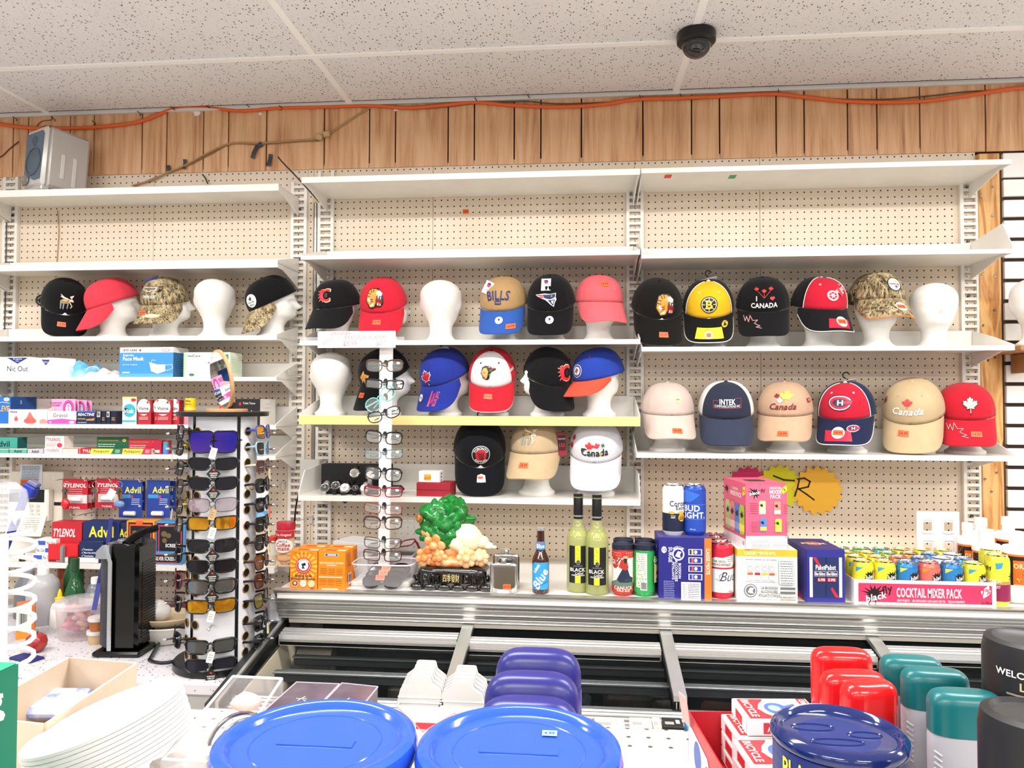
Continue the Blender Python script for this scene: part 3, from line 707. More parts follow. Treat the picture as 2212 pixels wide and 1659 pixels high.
def e_wing():
 it = [('C', .24, .34, .24, .34, '#f4efec'), ('C', .24, .34, .18, .25, '#c21f33'), ('C', .24, .34, .07, .1, '#f4efec')]
 for k in range(6):
  a = PI / 3 * k; it.append(('L', [(.24, .34), (.24 + .19 * math.cos(a), .34 + .27 * math.sin(a))], .0012, '#f4efec'))
 for k in range(6):
  it.append(('P', [(.3 + .03 * k, .62 + .02 * k), (.55, .78 + .03 * k), (1.0 - .05 * k * (1 if k else 0), 1.02 - .13 * k), (.9 - .05 * k, .86 - .13 * k), (.42 + .02 * k, .5)], '#f4efec' if k % 2 == 0 else '#d63a4b'))
 return it
def e_habs():
 return [('C', .5, .5, .5, .5, '#17264f'), ('C', .5, .5, .46, .45, '#f5f2ee'), ('C', .5, .5, .42, .39, '#c0243a'), ('C', .52, .5, .31, .24, '#17264f'), ('R', .56, .36, 1.0, .64, '#17264f'), ('R', .62, .4, 1.0, .6, '#c0243a'), ('T', 'H', .53, .5, .3, '#f5f2ee', {'st': 1.2})]
def e_raptors():
 it = [('C', .5, .5, .5, .5, '#d8d4d0'), ('C', .5, .5, .47, .47, '#121214'), ('C', .5, .5, .3, .3, '#b5202f')]
 for k in range(4): it.append(('P', [(.3 + .1 * k, .62), (.34 + .1 * k, .64), (.5 + .05 * k, .24), (.46 + .05 * k, .26)], '#121214'))
 it += [('T', 'TORONTO', .5, .86, .13, '#e4e0dc', {'arc': .36, 'st': .9}), ('T', 'RAPTORS', .5, .13, .12, '#e4e0dc', {'arc': -.40, 'st': .85})]
 return it
def e_patriot():
 return [('P', [(0, .82), (.16, .68), (.3, .62), (.5, .52), (.62, .36), (.74, .16), (.88, .0), (.92, .28), (1.0, .5), (.96, .7), (.97, .98), (.7, .94), (.45, .98)], '#e8e6e4'),
   ('P', [(.38, .9), (.6, .9), (.94, .93), (.93, .7), (.86, .62), (.7, .56), (.56, .6), (.44, .66)], '#15264c'), ('P', [(.03, .82), (.3, .86), (.42, .86), (.4, .74), (.2, .74)], '#b5243a'), ('P', [(.12, .7), (.4, .72), (.44, .64), (.28, .64)], '#b5243a'),
   ('P', [(.6, .5), (.9, .52), (.94, .48), (.88, .3), (.86, .08), (.78, .2), (.7, .36)], '#15264c'), ('P', [(.76, .46), (.9, .44), (.84, .34), (.86, .2), (.78, .3)], '#e8e6e4'), ('T', '+', .78, .78, .12, '#ffffff')]
def e_hawk():
 return [('P', [(.04, .55), (.0, .4), (.1, .3), (.14, .12), (.4, .0), (.56, .1), (.62, .4), (.7, .55), (1.0, .7), (.98, .8), (.72, .86), (.62, .98), (.3, 1.0), (.1, .85)], '#17120e'),
   ('P', [(.1, .62), (.05, .42), (.15, .32), (.18, .16), (.38, .08), (.46, .3), (.5, .6), (.38, .85), (.2, .82)], '#d9a45a'), ('P', [(.14, .86), (.34, .96), (.56, .92), (.5, .7), (.36, .88)], '#17120e'),
   ('P', [(.56, .7), (.98, .77), (.72, .82)], '#b8323a'), ('P', [(.54, .6), (.84, .62), (.6, .68)], '#4f8a46'), ('P', [(.5, .86), (.66, .9), (.54, .95)], '#e8c44a'), ('P', [(.52, .4), (.66, .5), (.6, .28)], '#4f8a46'), ('P', [(.14, .5), (.3, .54), (.3, .46)], '#b8323a'), ('P', [(.2, .38), (.36, .42), (.34, .36)], '#f0e4cc'), ('P', [(.16, .24), (.3, .22), (.3, .18), (.18, .18)], '#7a3a22')]
def e_steel():
 st = lambda x, y, r: [(x, y + r), (x + r * .22, y + r * .22), (x + r, y), (x + r * .22, y - r * .22), (x, y - r), (x - r * .22, y - r * .22), (x - r, y), (x - r * .22, y + r * .22)]
 return [('C', .5, .5, .5, .5, '#1b1b1d'), ('C', .5, .5, .44, .44, '#e9e9e9'), ('P', st(.62, .68, .18), '#f0c030'), ('P', st(.74, .46, .16), '#c8283a'), ('P', st(.56, .3, .18), '#1f3f86'), ('T', 'Steelers', .34, .5, .13, '#1b1b1d', {'mw': .5})]
def e_chev():
 return [('P', [(0, .72), (.06, .96), (.34, .96), (.34, 1.0), (.64, 1.0), (.64, .96), (1.0, .96), (.92, .68), (.64, .68), (.64, .58), (.34, .58), (.34, .68)], '#f0eee8'),
   ('P', [(.06, .75), (.1, .92), (.39, .92), (.39, .96), (.6, .96), (.6, .92), (.93, .92), (.88, .72), (.6, .72), (.6, .62), (.39, .62), (.39, .72)], '#6e5f46'), ('T', 'CHEVROLET', .5, .16, .22, '#f0eee8', {'mw': 1.0})]
def leafline(col, th): return [('L', [(0, .95), (.1, .55), (.16, .9), (.28, .5), (.34, 1.0), (.5, .62), (.78, .66), (.6, .4), (.92, .2), (.7, .12), (1.0, 0.02)], th, col)]
YM = W - .135
# left bank
zz = lsh['c']; YLc = W - .118
cap('black cap with an embroidered moose and a dark red hang tag', 138, zz, YLc, 0, 34, '#0e0e11', emb=[(2, .052, .044, .044, e_moose())], stick=('b', -.012, .004, '12.99', 0), tagt='red', s=.95)
cap('plain coral red cap worn backwards on a head in right profile', 243, zz, YLc, -78, 22, '#d63c4c', hyaw=88, s=.95, droop=.75)
cap('camouflage cap with white carmaker lettering and a blue tag', 356, zz, YLc, -30, 14, CAMO, hyaw=84, emb=[(-8, .042, .046, .034, e_chev())], brimart=[(.018, -.012, .05, .012, [('C', .5, .5, .5, .8, '#c8b894'), ('T', 'CHEVROLET', .5, .5, .5, '#f2efe6', {'mw': .8})])], stick=('b', -.03, .005, '15.99', 0), tagt='blue', s=.95)
foam_head(at(462, 800, YLc).x, YLc, zz, math.degrees(math.atan2(-at(462, 800, YLc).x, YLc)) + 172, .97, 'bare white foam head turned away, on the left bank shelf')
cap('black cap with a round white fish patch and camouflage brim', 588, zz, YLc, -72, 28, '#0e0e10', brim=CAMO, hyaw=78, s=.95, droop=.75, emb=[(24, .03, .036, .036, [('C', .5, .5, .5, .5, '#eeece8'), ('P', [(.3, .62), (.5, .85), (.62, .7), (.55, .5), (.4, .55)], '#3c3c3c'), ('T', 'Kiss My', .5, .4, .13, '#202020', {'mw': .8}), ('T', 'Bass!', .5, .2, .14, '#202020')])])
# middle bay, upper row
zz = msh['c']
cap('black cap with a small flaming red C turned to the left', 728, zz, YM, -34, 14, '#121214', hyaw=-150, emb=[(6, .045, .036, .036, e_flameC())], s=.97)
cap('bright red cap with a roaring tiger patch', 828, zz, YM, -16, 26, '#cf2236', hyaw=110, emb=[(-4, .052, .05, .056, e_tiger())], stick=('b', .004, .008, '14.99', 0), s=.99)
foam_head(at(952, 800, YM).x, YM, zz, 180, 1.0, 'bare white foam head turned away, in the upper middle row')
cap('tan cap with navy BILLS lettering and a blue brim', 1088, zz, YM, -12, 24, '#ae8c60', brim='#2f58a6', hyaw=160, emb=[(0, .045, .066, .036, [('T', 'BILLS', .5, .66, .62, '#1d2a66', {'mw': .98, 'arc': 3.0}), ('R', .38, .02, .62, .28, '#1d2a66'), ('T', '1960', .5, .15, .12, '#b98f5c')])], stick=('b', .048, -.02, '14.99', 0), brimart=[(.005, .008, .026, .026, [('C', .5, .5, .5, .5, '#e8e6e2'), ('P', [(.38, .5), (.5, .4), (.62, .5), (.62, .72), (.5, .78), (.38, .72)], '#27407f'), ('T', 'TEAM', .5, .24, .1, '#555555')])], tagt='nfl2', s=.99)
cap('black cap with a flying patriot head emblem and white hang tag', 1190, zz, YM, -6, 26, '#0f0f12', hyaw=175, emb=[(-6, .036, .056, .034, e_patriot())], brimart=[(.006, .012, .027, .027, [('C', .5, .5, .5, .5, '#e8e6e2'), ('P', [(.38, .5), (.5, .4), (.62, .5), (.62, .72), (.5, .78), (.38, .72)], '#27407f'), ('T', 'TEAM', .5, .24, .1, '#555555')])], tagt='nfl', s=1.0)
cap('salmon pink cap with small script on the crown side', 1293, zz, YM, 16, 6, '#e0626a', hyaw=40, stick=('c', -4, .066, '14.99', 0), emb=[(22, .05, .012, .02, [('L', [(.2, .1), (.8, .3), (.2, .5), (.8, .7), (.3, .9)], .0012, '#d8a0b8')])], s=.99, droop=.8)
# middle bay, second row
zz = msh['d']
foam_head(at(716, 800, YM).x, YM, zz, 196, 1.0, 'bare white foam head beside the reading glasses stand')
cap('black cap with a leaping tiger behind the reading glasses', 832, zz, YM, -48, 26, '#0d0d10', hyaw=84, emb=[(4, .03, .034, .034, [('P', [(.05, .5), (.3, .75), (.5, 1.0), (.6, .75), (.98, .6), (.9, .45), (.6, .45), (.5, .0), (.4, .3), (.2, .05), (.22, .35)], '#c98a3c'), ('L', [(.3, .6), (.36, .4)], .0015, '#1a1410'), ('L', [(.5, .7), (.5, .45)], .0015, '#1a1410'), ('L', [(.7, .6), (.66, .48)], .0015, '#1a1410')])], stick=('b', -.01, .012, '14.99', 0))
cap('royal blue cap with a red maple leaf and pink brim lettering', 963, zz, YM, -40, 26, '#24348f', hyaw=118, emb=[(-2, .03, .036, .042, [('P', leaf(.5, .5, 1.05, 1.0, 18), '#f2eef0'), ('P', leaf(.5, .5, .92, .88, 18), '#b01f30')])], brimart=[(.034, .0, .042, .05, [('P', [(.0, 0), (.16, 0), (.3, 1), (.2, 1)], '#e2456c'), ('T', 'BLUE JAYS', .62, .45, .18, '#e2456c', {'rot': 76, 'mw': 1.1}), ('T', 'TORONTO', .4, .5, .12, '#e2456c', {'rot': 76, 'mw': .8})]), (-.034, .002, .02, .024, [('C', .5, .5, .5, .5, '#f2f2f2'), ('T', 'TBJ', .5, .5, .3, '#24348f')])], hook=True, droop=.8)
cap('white and red cap with a feathered head emblem', 1064, zz, YM, -6, 28, '#ece9e8', side='#c8202f', back='#c8202f', brim='#cf2333', button='#1a1414', hyaw=160, emb=[(-3, .05, .040, .036, e_hawk()), (62, .04, .034, .010, [('T', 'Reebok', .5, .5, .8, '#f0f0f0', {'mw': 1})])], stick=('b', -.006, .012, '14.99', 0), edge='#f2f0ee', eyelets='#2a2020')
cap('black cap with a flaming red C turned to the right', 1182, zz, YM, 24, 26, '#101013', hyaw=-60, emb=[(14, .045, .038, .04, e_flameC())])
cap('royal blue cap with a flat orange brim and jet roundel', 1294, zz, YM, -44, 14, '#2740a0', brim='#d4503a', button='#d4503a', hyaw=150, droop=.5, arch=.012, L=.078, emb=[(-4, .032, .032, .032, [('C', .5, .5, .5, .5, '#dfe3ea'), ('C', .5, .5, .45, .45, '#15264c'), ('C', .5, .5, .34, .34, '#dfe3ea'), ('P', leaf(.5, .5, .5, .5, 30), '#b5243a'), ('P', [(.46, .2), (.54, .2), (.53, .8), (.5, .9), (.47, .8)], '#5b6f8f')])], eyelets='#c84030')
# middle bay, lowest row
zz = msh['e']
cap('black cap with a round red claw basketball emblem', 1037, zz, YM, 2, 34, '#0d0e13', emb=[(0, .042, .042, .042, e_raptors())], s=1.10, brimart=[(.002, .012, .026, .024, [('P', [(0, 0), (1, 0), (.95, .8), (.5, 1), (.05, .8)], '#eeeae4'), ('R', .1, .4, .7, .72, '#f4683a'), ('T', 'DEAL', .4, .56, .14, '#7a1d12')])], hook=True)
cap('beige cap with an embroidered moose and a red hang tag', 1160, zz, YM, -14, 6, '#bda583', emb=[(-4, .055, .044, .046, e_moose())], stick=('b', -.012, .002, '14.99', 0), tagt='red', s=1.10, hyaw=10, droop=.8)
cap('white cap with raised black Canada lettering and red poppies', 1288, zz, YM, -4, 22, '#dedee6', brim='#e4e4ea', emb=[(0, .04, .066, .036, [('P', leaf(.34, .66, .36, .62), '#c82a32'), ('P', leaf(.6, .7, .26, .46, 20), '#c82a32'), ('P', leaf(.8, .7, .16, .34, -30), '#2f6b3a'), ('C', .1, .4, .07, .12, '#2f6b3a'), ('T', 'Canada', .52, .3, .42, '#181818', {'mw': .96}), ('C', .74, .22, .05, .09, '#d8a030'), ('C', .36, .2, .05, .09, '#2f6b3a')]), (-62, .045, .02, .04, [('P', leaf(.5, .7, .9, .5), '#c82a32'), ('P', leaf(.5, .25, .9, .5), '#c82a32')])], s=1.10)
# right bay, upper row
zz = rsh['c']
cap('black cap with a roaring tiger patch on the right bay shelf', 1418, zz, YM, 12, 30, '#121110', emb=[(6, .045, .05, .056, e_tiger())], stick=('b', .002, -.012, '12.99', 0), s=1.03)
cap('black and yellow cap with a spoked B roundel', 1530, zz, YM, 2, 28, '#eab41e', side='#15140f', back='#15140f', brim='#121110', button='#f2efe6', pipe='#f0ede4', emb=[(0, .042, .040, .040, e_bruins())], brimart=[(.0, -.012, .082, .036, [('P', [(.0, .0), (1, .0), (.96, 1), (.06, 1)], '#e8d21c'), ('C', .48, .35, .14, .34, '#f2efe6'), ('R', .4, .16, .56, .52, '#f4683a')]), (.056, .018, .018, .022, [('C', .5, .5, .5, .5, '#e0b83a'), ('P', [(.2, .3), (.5, .8), (.8, .35), (.6, .2)], '#1a1510'), ('T', 'BRUINS', .5, .8, .16, '#1a1510', {'mw': .9})])], eyelets='#f2efe6', hook=True, s=1.02)
cap('black cap embroidered I love Canada with three maple leaves', 1648, zz, YM, 3, 18, '#0f0f12', emb=[(0, .045, .060, .052, [('P', leaf(.5, .76, .2, .24), '#d8392f'), ('P', leaf(.22, .86, .22, .26, 14), '#d8392f'), ('P', leaf(.76, .86, .22, .26, -14), '#d8392f'), ('L', [(.5, .44), (.5, .66)], .0012, '#d8392f'), ('L', [(.5, .44), (.28, .74)], .0012, '#d8392f'), ('L', [(.5, .44), (.72, .74)], .0012, '#d8392f'), ('T', 'I', .22, .42, .2, '#f2efea'), ('C', .76, .43, .05, .06, '#c82a32'), ('C', .85, .43, .05, .06, '#c82a32'), ('P', [(.71, .42), (.90, .42), (.805, .31)], '#c82a32'), ('T', 'CANADA', .5, .12, .2, '#f2efea', {'mw': 1.0})])], brimart=[(-.04, .006, .05, .044, leafline('#e8e0dc', .002) + leafline('#c82a32', .001))], s=1.04, droop=.75)
cap('red and black cap with a white winged wheel', 1768, zz, YM, 26, 14, '#c21f36', side='#131114', back='#131114', brim='#141216', button='#f0ede8', pipe='#f0ede8', hyaw=10, emb=[(14, .05, .056, .036, e_wing())], brimart=[(.01, -.014, .07, .036, [('P', [(.0, .05), (.9, .0), (1, .9), (.1, 1)], '#c8213a')])], stick=('b', .02, -.006, '14.99', 1), eyelets='#e8e6e2', s=1.03)
cap('camouflage cap with a round steel emblem and orange edging', 1893, zz, YM, 26, 0, CAMO, hyaw=20, emb=[(12, .042, .036, .036, e_steel())], stick=('b', .02, -.002, '14.99', 1), eyelets='#d8a030', button='#d8a030', edge='#e07a2c', s=1.02, lift=.016, droop=.8)
foam_head(at(2018, 800, YM).x, YM, zz, math.degrees(math.atan2(-at(2018, 800, YM).x, YM)) + 14, .98, 'bare white foam head facing the shop, on the right bay shelf')
# right bay, lower row
zz = rsh['d']
cap('pale pink-beige cap with a tiny smiling sun emblem', 1441, zz, YM, 8, 6, '#cbb8ae', emb=[(14, .045, .014, .014, [('C', .5, .5, .5, .5, '#f0f0e0'), ('C', .5, .5, .36, .36, '#d8d23a'), ('R', .22, .5, .46, .62, '#303018'), ('R', .54, .5, .78, .62, '#303018')])], stick=('b', .012, -.018, '10.99', 0), s=1.07, lift=-.02, droop=.75, hyaw=180)
cap('navy trucker cap with white mesh sides and INTEK lettering', 1567, zz, YM, 3, 14, '#2b3042', side='#e2e2e2', back='#e2e2e2', brim='#343a4e', button='#2b3042', emb=[(0, .045, .062, .026, [('L', [(.0, .7), (.0, .08), (1.0, .08), (1.0, .9), (.78, .9)], .001, '#c23a3a'), ('L', [(.0, .7), (.2, .7)], .001, '#c23a3a'), ('T', 'INTEK', .5, .62, .44, '#f2f2f2', {'mw': .56}), ('T', 'COMMUNICATIONS INC', .5, .25, .2, '#f2f2f2', {'mw': .92, 'b': 0})])], s=1.10, lift=-.022, hyaw=180, droop=.75)
cap('sand cap with a yellow maple leaf and maroon Canada script', 1695, zz, YM, -3, 8, '#bf9f84', emb=[(0, .05, .060, .046, [('P', leaf(.62, .66, .6, .72, -6), '#e0c85a'), ('P', leaf(.28, .66, .24, .32, 20), '#7a2a22'), ('P', leaf(.38, .42, .26, .34, -10), '#e8dcc8'), ('T', 'Canada', .5, .14, .28, '#7a1f28', {'sh': .35, 'mw': 1.0})]), (64, .04, .014, .01, [('R', 0, 0, 1, 1, '#b02a34'), ('P', leaf(.5, .5, .3, .8), '#f0ece4')])], stick=('b', .0, -.022, '14.99', 0), s=1.08, lift=-.02, droop=.75, hyaw=180)
cap('red and navy cap with a CH emblem and a plastic hanger hook', 1828, zz, YM, -8, 14, '#bb2036', side='#1a2446', back='#1a2446', brim='#1d2444', button='#f0ede8', pipe='#f0ede8', hyaw=160, emb=[(-4, .05, .052, .036, e_habs())], brimart=[(-.006, -.014, .076, .036, [('P', [(.04, .0), (.96, .05), (.9, 1), (.0, .95)], '#c02340')]), (.036, .014, .034, .024, e_habs())], stick=('b', -.008, -.002, '14.99', 1), eyelets='#e8e6e2', hook=True, s=1.08, lift=-.02)
cap('khaki cap with a red maple leaf and white Canada script', 1972, zz, YM, -5, 24, '#c0a985', emb=[(-4, .05, .064, .040, [('P', leaf(.48, .68, .36, .56), '#c02a30'), ('T', 'Canada', .5, .24, .34, '#f4f0e6', {'sh': .35, 'mw': 1.0})]), (-64, .05, .014, .022, [('P', leaf(.5, .5, 1, 1), '#8a2a2a')])], stick=('b', -.02, .016, '14.99', 0), s=1.12, lift=-.02, eyelets='#e0c8a0', hyaw=180)
cap('red cap with a silver maple leaf next to the pine post', 2082, zz, YM, 6, 12, '#be1f30', emb=[(4, .045, .036, .042, [('P', leaf(.5, .5, 1.06, 1.04), '#2a1a1c'), ('P', leaf(.5, .5, .9, .9), '#b9b4b0')])], brimart=[(-.034, .006, .052, .046, leafline('#1c1416', .0024) + leafline('#e6e0dc', .001))], stick=('b', .02, -.006, '14.99', 0), s=1.05, lift=-.018, droop=.8, hyaw=10)
# head on the slatted wall at the right edge
yq = W - .16; zq = zof(2200, 748, W - .16)
foam_head(at(2238, 700, yq).x, yq, zq, -20, 1.0, 'cut-off foam head in front of the slatted wall at the right edge')
o = empty('display_peg', (at(2238, 700, yq).x, W, zq)); tag(o, 'small wooden bracket shelf under the cut-off foam head', 'shelf')
MB().box(-.09, -.23, -.02, .12, -.021, -.001, 0, .003).build('board', mat('#a87c50', .5), o)
MB().box(-.01, -.16, -.09, .01, -.021, -.021, 0, .002).build('brace', mat('#a87c50', .5), o)
# ================================================================== freezer cabinet under the right bays
ZF = zof(1700, 1218, W) ; ZF = 1.014
fz = empty('display_freezer', (0, 0, 0)); tag(fz, 'long low display freezer with ribbed aluminium fascia and sloping glass lids', 'freezer')
yf = atz(1100, 1286, ZF).y                      # front edge of its top ledge
fx0 = at(592, 1275, yf).x; fx1 = 3.5
MB().box(fx0 + .01, yf - .002, ZF - .03, fx1, W - .003, ZF, 0, .002).build('top_ledge', mat('#efece6', .25), fz)
# fascia: ribbed extrusion leaning back
zb = ZF - .104; yb = yf + .05; prof = []
N = 60
for i in range(N + 1):
 t = i / N; r = .0024 * math.sin(t * PI * 2 * 3.2) + (.0045 if .43 < t < .5 or t < .05 else 0) + (.0015 if int(t * 34) % 3 == 0 and t > .55 else 0)
 prof.append((yf - .006 + (yb - yf) * t - r, ZF + .001 - (ZF + .001 - zb) * t))
prof += [(yb + .02, zb), (yf + .02, ZF + .001)]
MB().prism(prof, fx0, fx1, 0, 'YZ').build('ribbed_fascia', m_alu('#d2d2cf', .22, 1.5, 500), fz)
MB().box(fx0 + .03, yb + .003, zb - .018, fx1, yb + .02, zb).build('fascia_foot', mat('#d9d4c8', .35), fz)
# plane of the lids: from behind the fascia foot down to the front rail
y1, y0 = yb + .02, 1.99; z1, z0 = zb - .02, .80
sl = (z1 - z0) / (y1 - y0)
lz = lambda y: z0 + (y - y0) * sl
ex0 = at(607, 1340, yb).x
def slope_bar(xa, xb, ya, yb_, th, m, name, up=0.0, parent=None):
 mb = MB(); mb.add([(xa, ya, lz(ya) + up - th), (xb, ya, lz(ya) + up - th), (xb, yb_, lz(yb_) + up - th), (xa, yb_, lz(yb_) + up - th), (xa, ya, lz(ya) + up), (xb, ya, lz(ya) + up), (xb, yb_, lz(yb_) + up), (xa, yb_, lz(yb_) + up)],
   [(0, 3, 2, 1), (4, 5, 6, 7), (0, 1, 5, 4), (1, 2, 6, 5), (2, 3, 7, 6), (3, 0, 4, 7)])
 return mb.build(name, m, parent or fz)
ALUY = m_alu('#d6d6d2', .25, 420, 2.0)
DARK = mat('#26282a', .35)
slope_bar(ex0 - .034, ex0 - .004, y0 - .03, y1, .04, DARK, 'end_rail_base', .004)
slope_bar(ex0 - .004, ex0 + .006, y0 - .03, y1, .03, ALUY, 'end_rail', .012)
slope_bar(ex0 + .006, ex0 + .022, y0 - .03, y1, .03, BLACK, 'end_gasket', .004)
divs = [at(1015, 1337, y1).x, at(1437, 1349, y1).x, at(1880, 1362, y1).x, at(2330, 1372, y1).x]
for dx_ in divs:
 slope_bar(dx_ - .020, dx_ + .016, y0 + .055, y1 + .01, .014, ALUY, 'lid_divider', .022)
 slope_bar(dx_ - .023, dx_ + .018, y0 + .06, y1 + .01, .03, BLACK, 'divider_track', .006)
 for k in range(3): MB().box(dx_ - .014 + k * .009, y0 + .052, lz(y0 + .055) - .012, dx_ - .011 + k * .009, y0 + .058, lz(y0 + .055) + .006).build('divider_fin', ALU, fz)
# front rail, ribbed
pr = [(y0 - .05, z0 - .045)]
for i in range(25):
 t = i / 24; pr.append((y0 - .05 + .08 * t, z0 - .02 + .02 * t + .0022 * math.sin(t * 10 * PI)))
pr += [(y0 + .03, z0 - .045)]
MB().prism(pr, ex0 - .034, fx1, 0, 'YZ').build('front_rail', m_alu('#a4a4a2', .2, 1.5, 500), fz)
# lids: glass pane with ribbed handle bar
GL = mat('#303638', .02, 0, 0, .10, 0, 1.3, .0)
xsl = [ex0 + .02] + divs
for i, (a, b) in enumerate(zip(xsl, xsl[1:])):
 ya = y1 - .115 + (.02 if i == 0 else 0) + (.025 if i == 3 else 0)
 hb = []
 for k in range(17):
  t = k / 16; hb.append((ya - .012 + .05 * t, lz(ya - .012 + .05 * t) + .010 + .002 * math.sin(t * 6 * PI) - (.012 if k == 0 else 0)))
 hb += [(ya + .038, lz(ya + .038) - .012), (ya - .012, lz(ya - .012) - .02)]
 lid = MB().prism(hb, a + .008, b - .026, 0, 'YZ').build('sliding_lid', m_alu('#dedede', .18, 1.5, 500), fz)
 MB().prism([(ya - .012, lz(ya) - .024), (ya + .04, lz(ya + .04) - .024), (ya + .04, lz(ya + .04) - .012), (ya - .012, lz(ya) - .012)], a + .012, b - .03, 0, 'YZ').build('lid_seal', mat('#c9c4b4', .4), lid)
 pane = MB(); pane.add([(a + .01, ya + .02, lz(ya + .02) + .002), (b - .028, ya + .02, lz(ya + .02) + .002), (b - .028, y1 + .05, lz(y1 + .05) + .002), (a + .01, y1 + .05, lz(y1 + .05) + .002)], [(0, 1, 2, 3)])
 pane.build('glass_pane', GL, lid)
 lp = MB(); lp.add([(a + .01, y0 + .03, lz(y0 + .03) - .012), (b - .028, y0 + .03, lz(y0 + .03) - .012), (b - .028, ya + .06, lz(ya + .06) - .012), (a + .01, ya + .06, lz(ya + .06) - .012)], [(0, 1, 2, 3)])
 lp.build('lower_pane', GL, fz)
# inside of the tub
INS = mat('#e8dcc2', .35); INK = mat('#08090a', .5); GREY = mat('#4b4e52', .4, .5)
bot = .28
MB().box(ex0 - .03, y0 + .02, bot, ex0 + .02, W - .06, lz(y0) - .005).build('end_liner', INS, fz)
MB().prism([(y0 + .03, lz(y0 + .03) - .03), (y1 + .05, lz(y1 + .05) - .05), (y1 + .05, bot), (y0 + .03, bot)], ex0 + .018, ex0 + .022, 0, 'YZ').build('inner_end_wall', INS, fz)
MB().prism([(y1 - .02, lz(y1) - .19), (y1 + .1, lz(y1) - .05), (y1 + .1, lz(y1) - .2)], ex0 + .03, ex0 + .15, 0, 'YZ').build('fan_cover', mat('#5c5850', .35, .3), fz)
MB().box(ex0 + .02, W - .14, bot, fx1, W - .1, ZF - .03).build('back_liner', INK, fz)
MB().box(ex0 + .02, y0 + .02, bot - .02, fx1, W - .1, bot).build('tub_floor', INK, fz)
MB().box(ex0 - .03, y0 - .045, .0, fx1, y0 - .02, z0 - .04).build('front_panel', mat('#c8c4ba', .4), fz)
MB().prism([(y0 - .045, 0), (W - .06, 0), (W - .06, zb), (y1 + .02, lz(y1) - .03), (y0 - .045, lz(y0 - .045) - .03)], ex0 - .04, ex0 - .0345, 0, 'YZ').build('side_panel', mat('#cfcbd0', .35), fz)
MB().box(ex0 - .045, yf + .04, zb - .02, ex0 - .0, W - .06, ZF - .032, 0, .01).build('side_cheek', mat('#bfc0c6', .35), fz)
for (yy, zz_, h, m) in ((y1 - .06, .80, .032, mat('#3c3f42', .35, .4)), (y1 - .14, .782, .008, mat('#6a6d70', .3, .5)), (2.2, .806, .034, mat('#4a4e53', .35, .4)), (y0 + .06, .794, .03, mat('#63676c', .35, .4))):
 MB().box(ex0 + .06, yy, zz_ - h, fx1, yy + .012, zz_, 0, .003).build('inner_rail', m, fz)
 MB().box(ex0 + .06, yy - .012, zz_ - .006, fx1, yy + .002, zz_, 0, .001).build('rail_edge', mat('#8e9194', .3, .7), fz)
MB().box(ex0 + .05, y1 - .10, lz(y1) - .30, ex0 + .12, y1 - .03, lz(y1) - .19, 0, .006).build('corner_bracket', INK, fz)
# frozen goods glimpsed through the glass
r = random.Random(5)
cols_ = ['#3a1c18', '#4a463e', '#20293a', '#4f4a42', '#2d1c14', '#3a3f44', '#45302c', '#5a564e']
for i in range(22):
 xx = ex0 + .25 + i * .145 + r.uniform(-.02, .02); w_ = r.uniform(.1, .15); c_ = cols_[i % 8]; yy = y1 - .02 + r.uniform(-.02, .02); zz_ = bot
 o = MB().box(-w_ / 2, 0, 0, w_ / 2, .16, r.uniform(.34, .42), 0, .012).build('frozen_package', m_noise('frosted_pack', c_, '#15120f', 30.0, .5), None, (xx, yy, zz_), (0, 0, r.uniform(-.2, .2)))
 tag(o, 'dim frozen food packet in the freezer, %s from its left end' % ['first', 'second', 'third', 'fourth', 'fifth', 'sixth', 'seventh', 'eighth', 'ninth', 'tenth', 'eleventh', 'twelfth', 'thirteenth', 'fourteenth', 'fifteenth', 'sixteenth', 'seventeenth', 'eighteenth', 'nineteenth', 'twentieth', 'twenty-first', 'twenty-second'][i], 'frozen food', 'packets in the freezer')
o = m_noise('frost', '#e8e4dc', '#8d8880', 60.0, .8, 6, .6)
for k, (pxx, ww) in enumerate(((1840, .16), (1990, .24))):
 c0 = at(pxx, 1415, y1 - .06)
 mb = MB(); mb.grid(lambda u, v: (c0.x + (u - .5) * ww, y1 - .08 + .1 * v, lz(y1) - .15 - .04 * (abs(u - .5) * 2) ** 3 + .01 * noise.noise(Vector((u * 6, v * 4, k)))), 16, 6)
 mb.grid(lambda u, v: (c0.x + (u - .5) * ww, y1 - .08, lz(y1) - .15 - .04 * (abs(u - .5) * 2) ** 3 + .01 * noise.noise(Vector((u * 6, 0, k))) - .1 * v), 16, 3)
 q = mb.build('frosted_bag', o, smooth=60); tag(q, ['frost-covered white bag beside the freezer divider', 'wide frost-covered white bag at the right of the freezer'][k], 'frozen food')
# ================================================================== counter at the left
ZCN = .807
yc = atz(360, 1474, ZCN).y
ct = empty('counter', (0, 0, 0)); tag(ct, 'speckled white laminate counter along the left wall', 'counter')
MB().box(XMIN + .1, yc, ZCN - .035, ex0 - .046, W - .003, ZCN, 0, .004).build('worktop', SPECK, ct)
MB().box(XMIN + .1, yc + .02, 0, ex0 - .046, W - .003, ZCN - .035).build('base', mat('#c4c2c0', .5), ct)
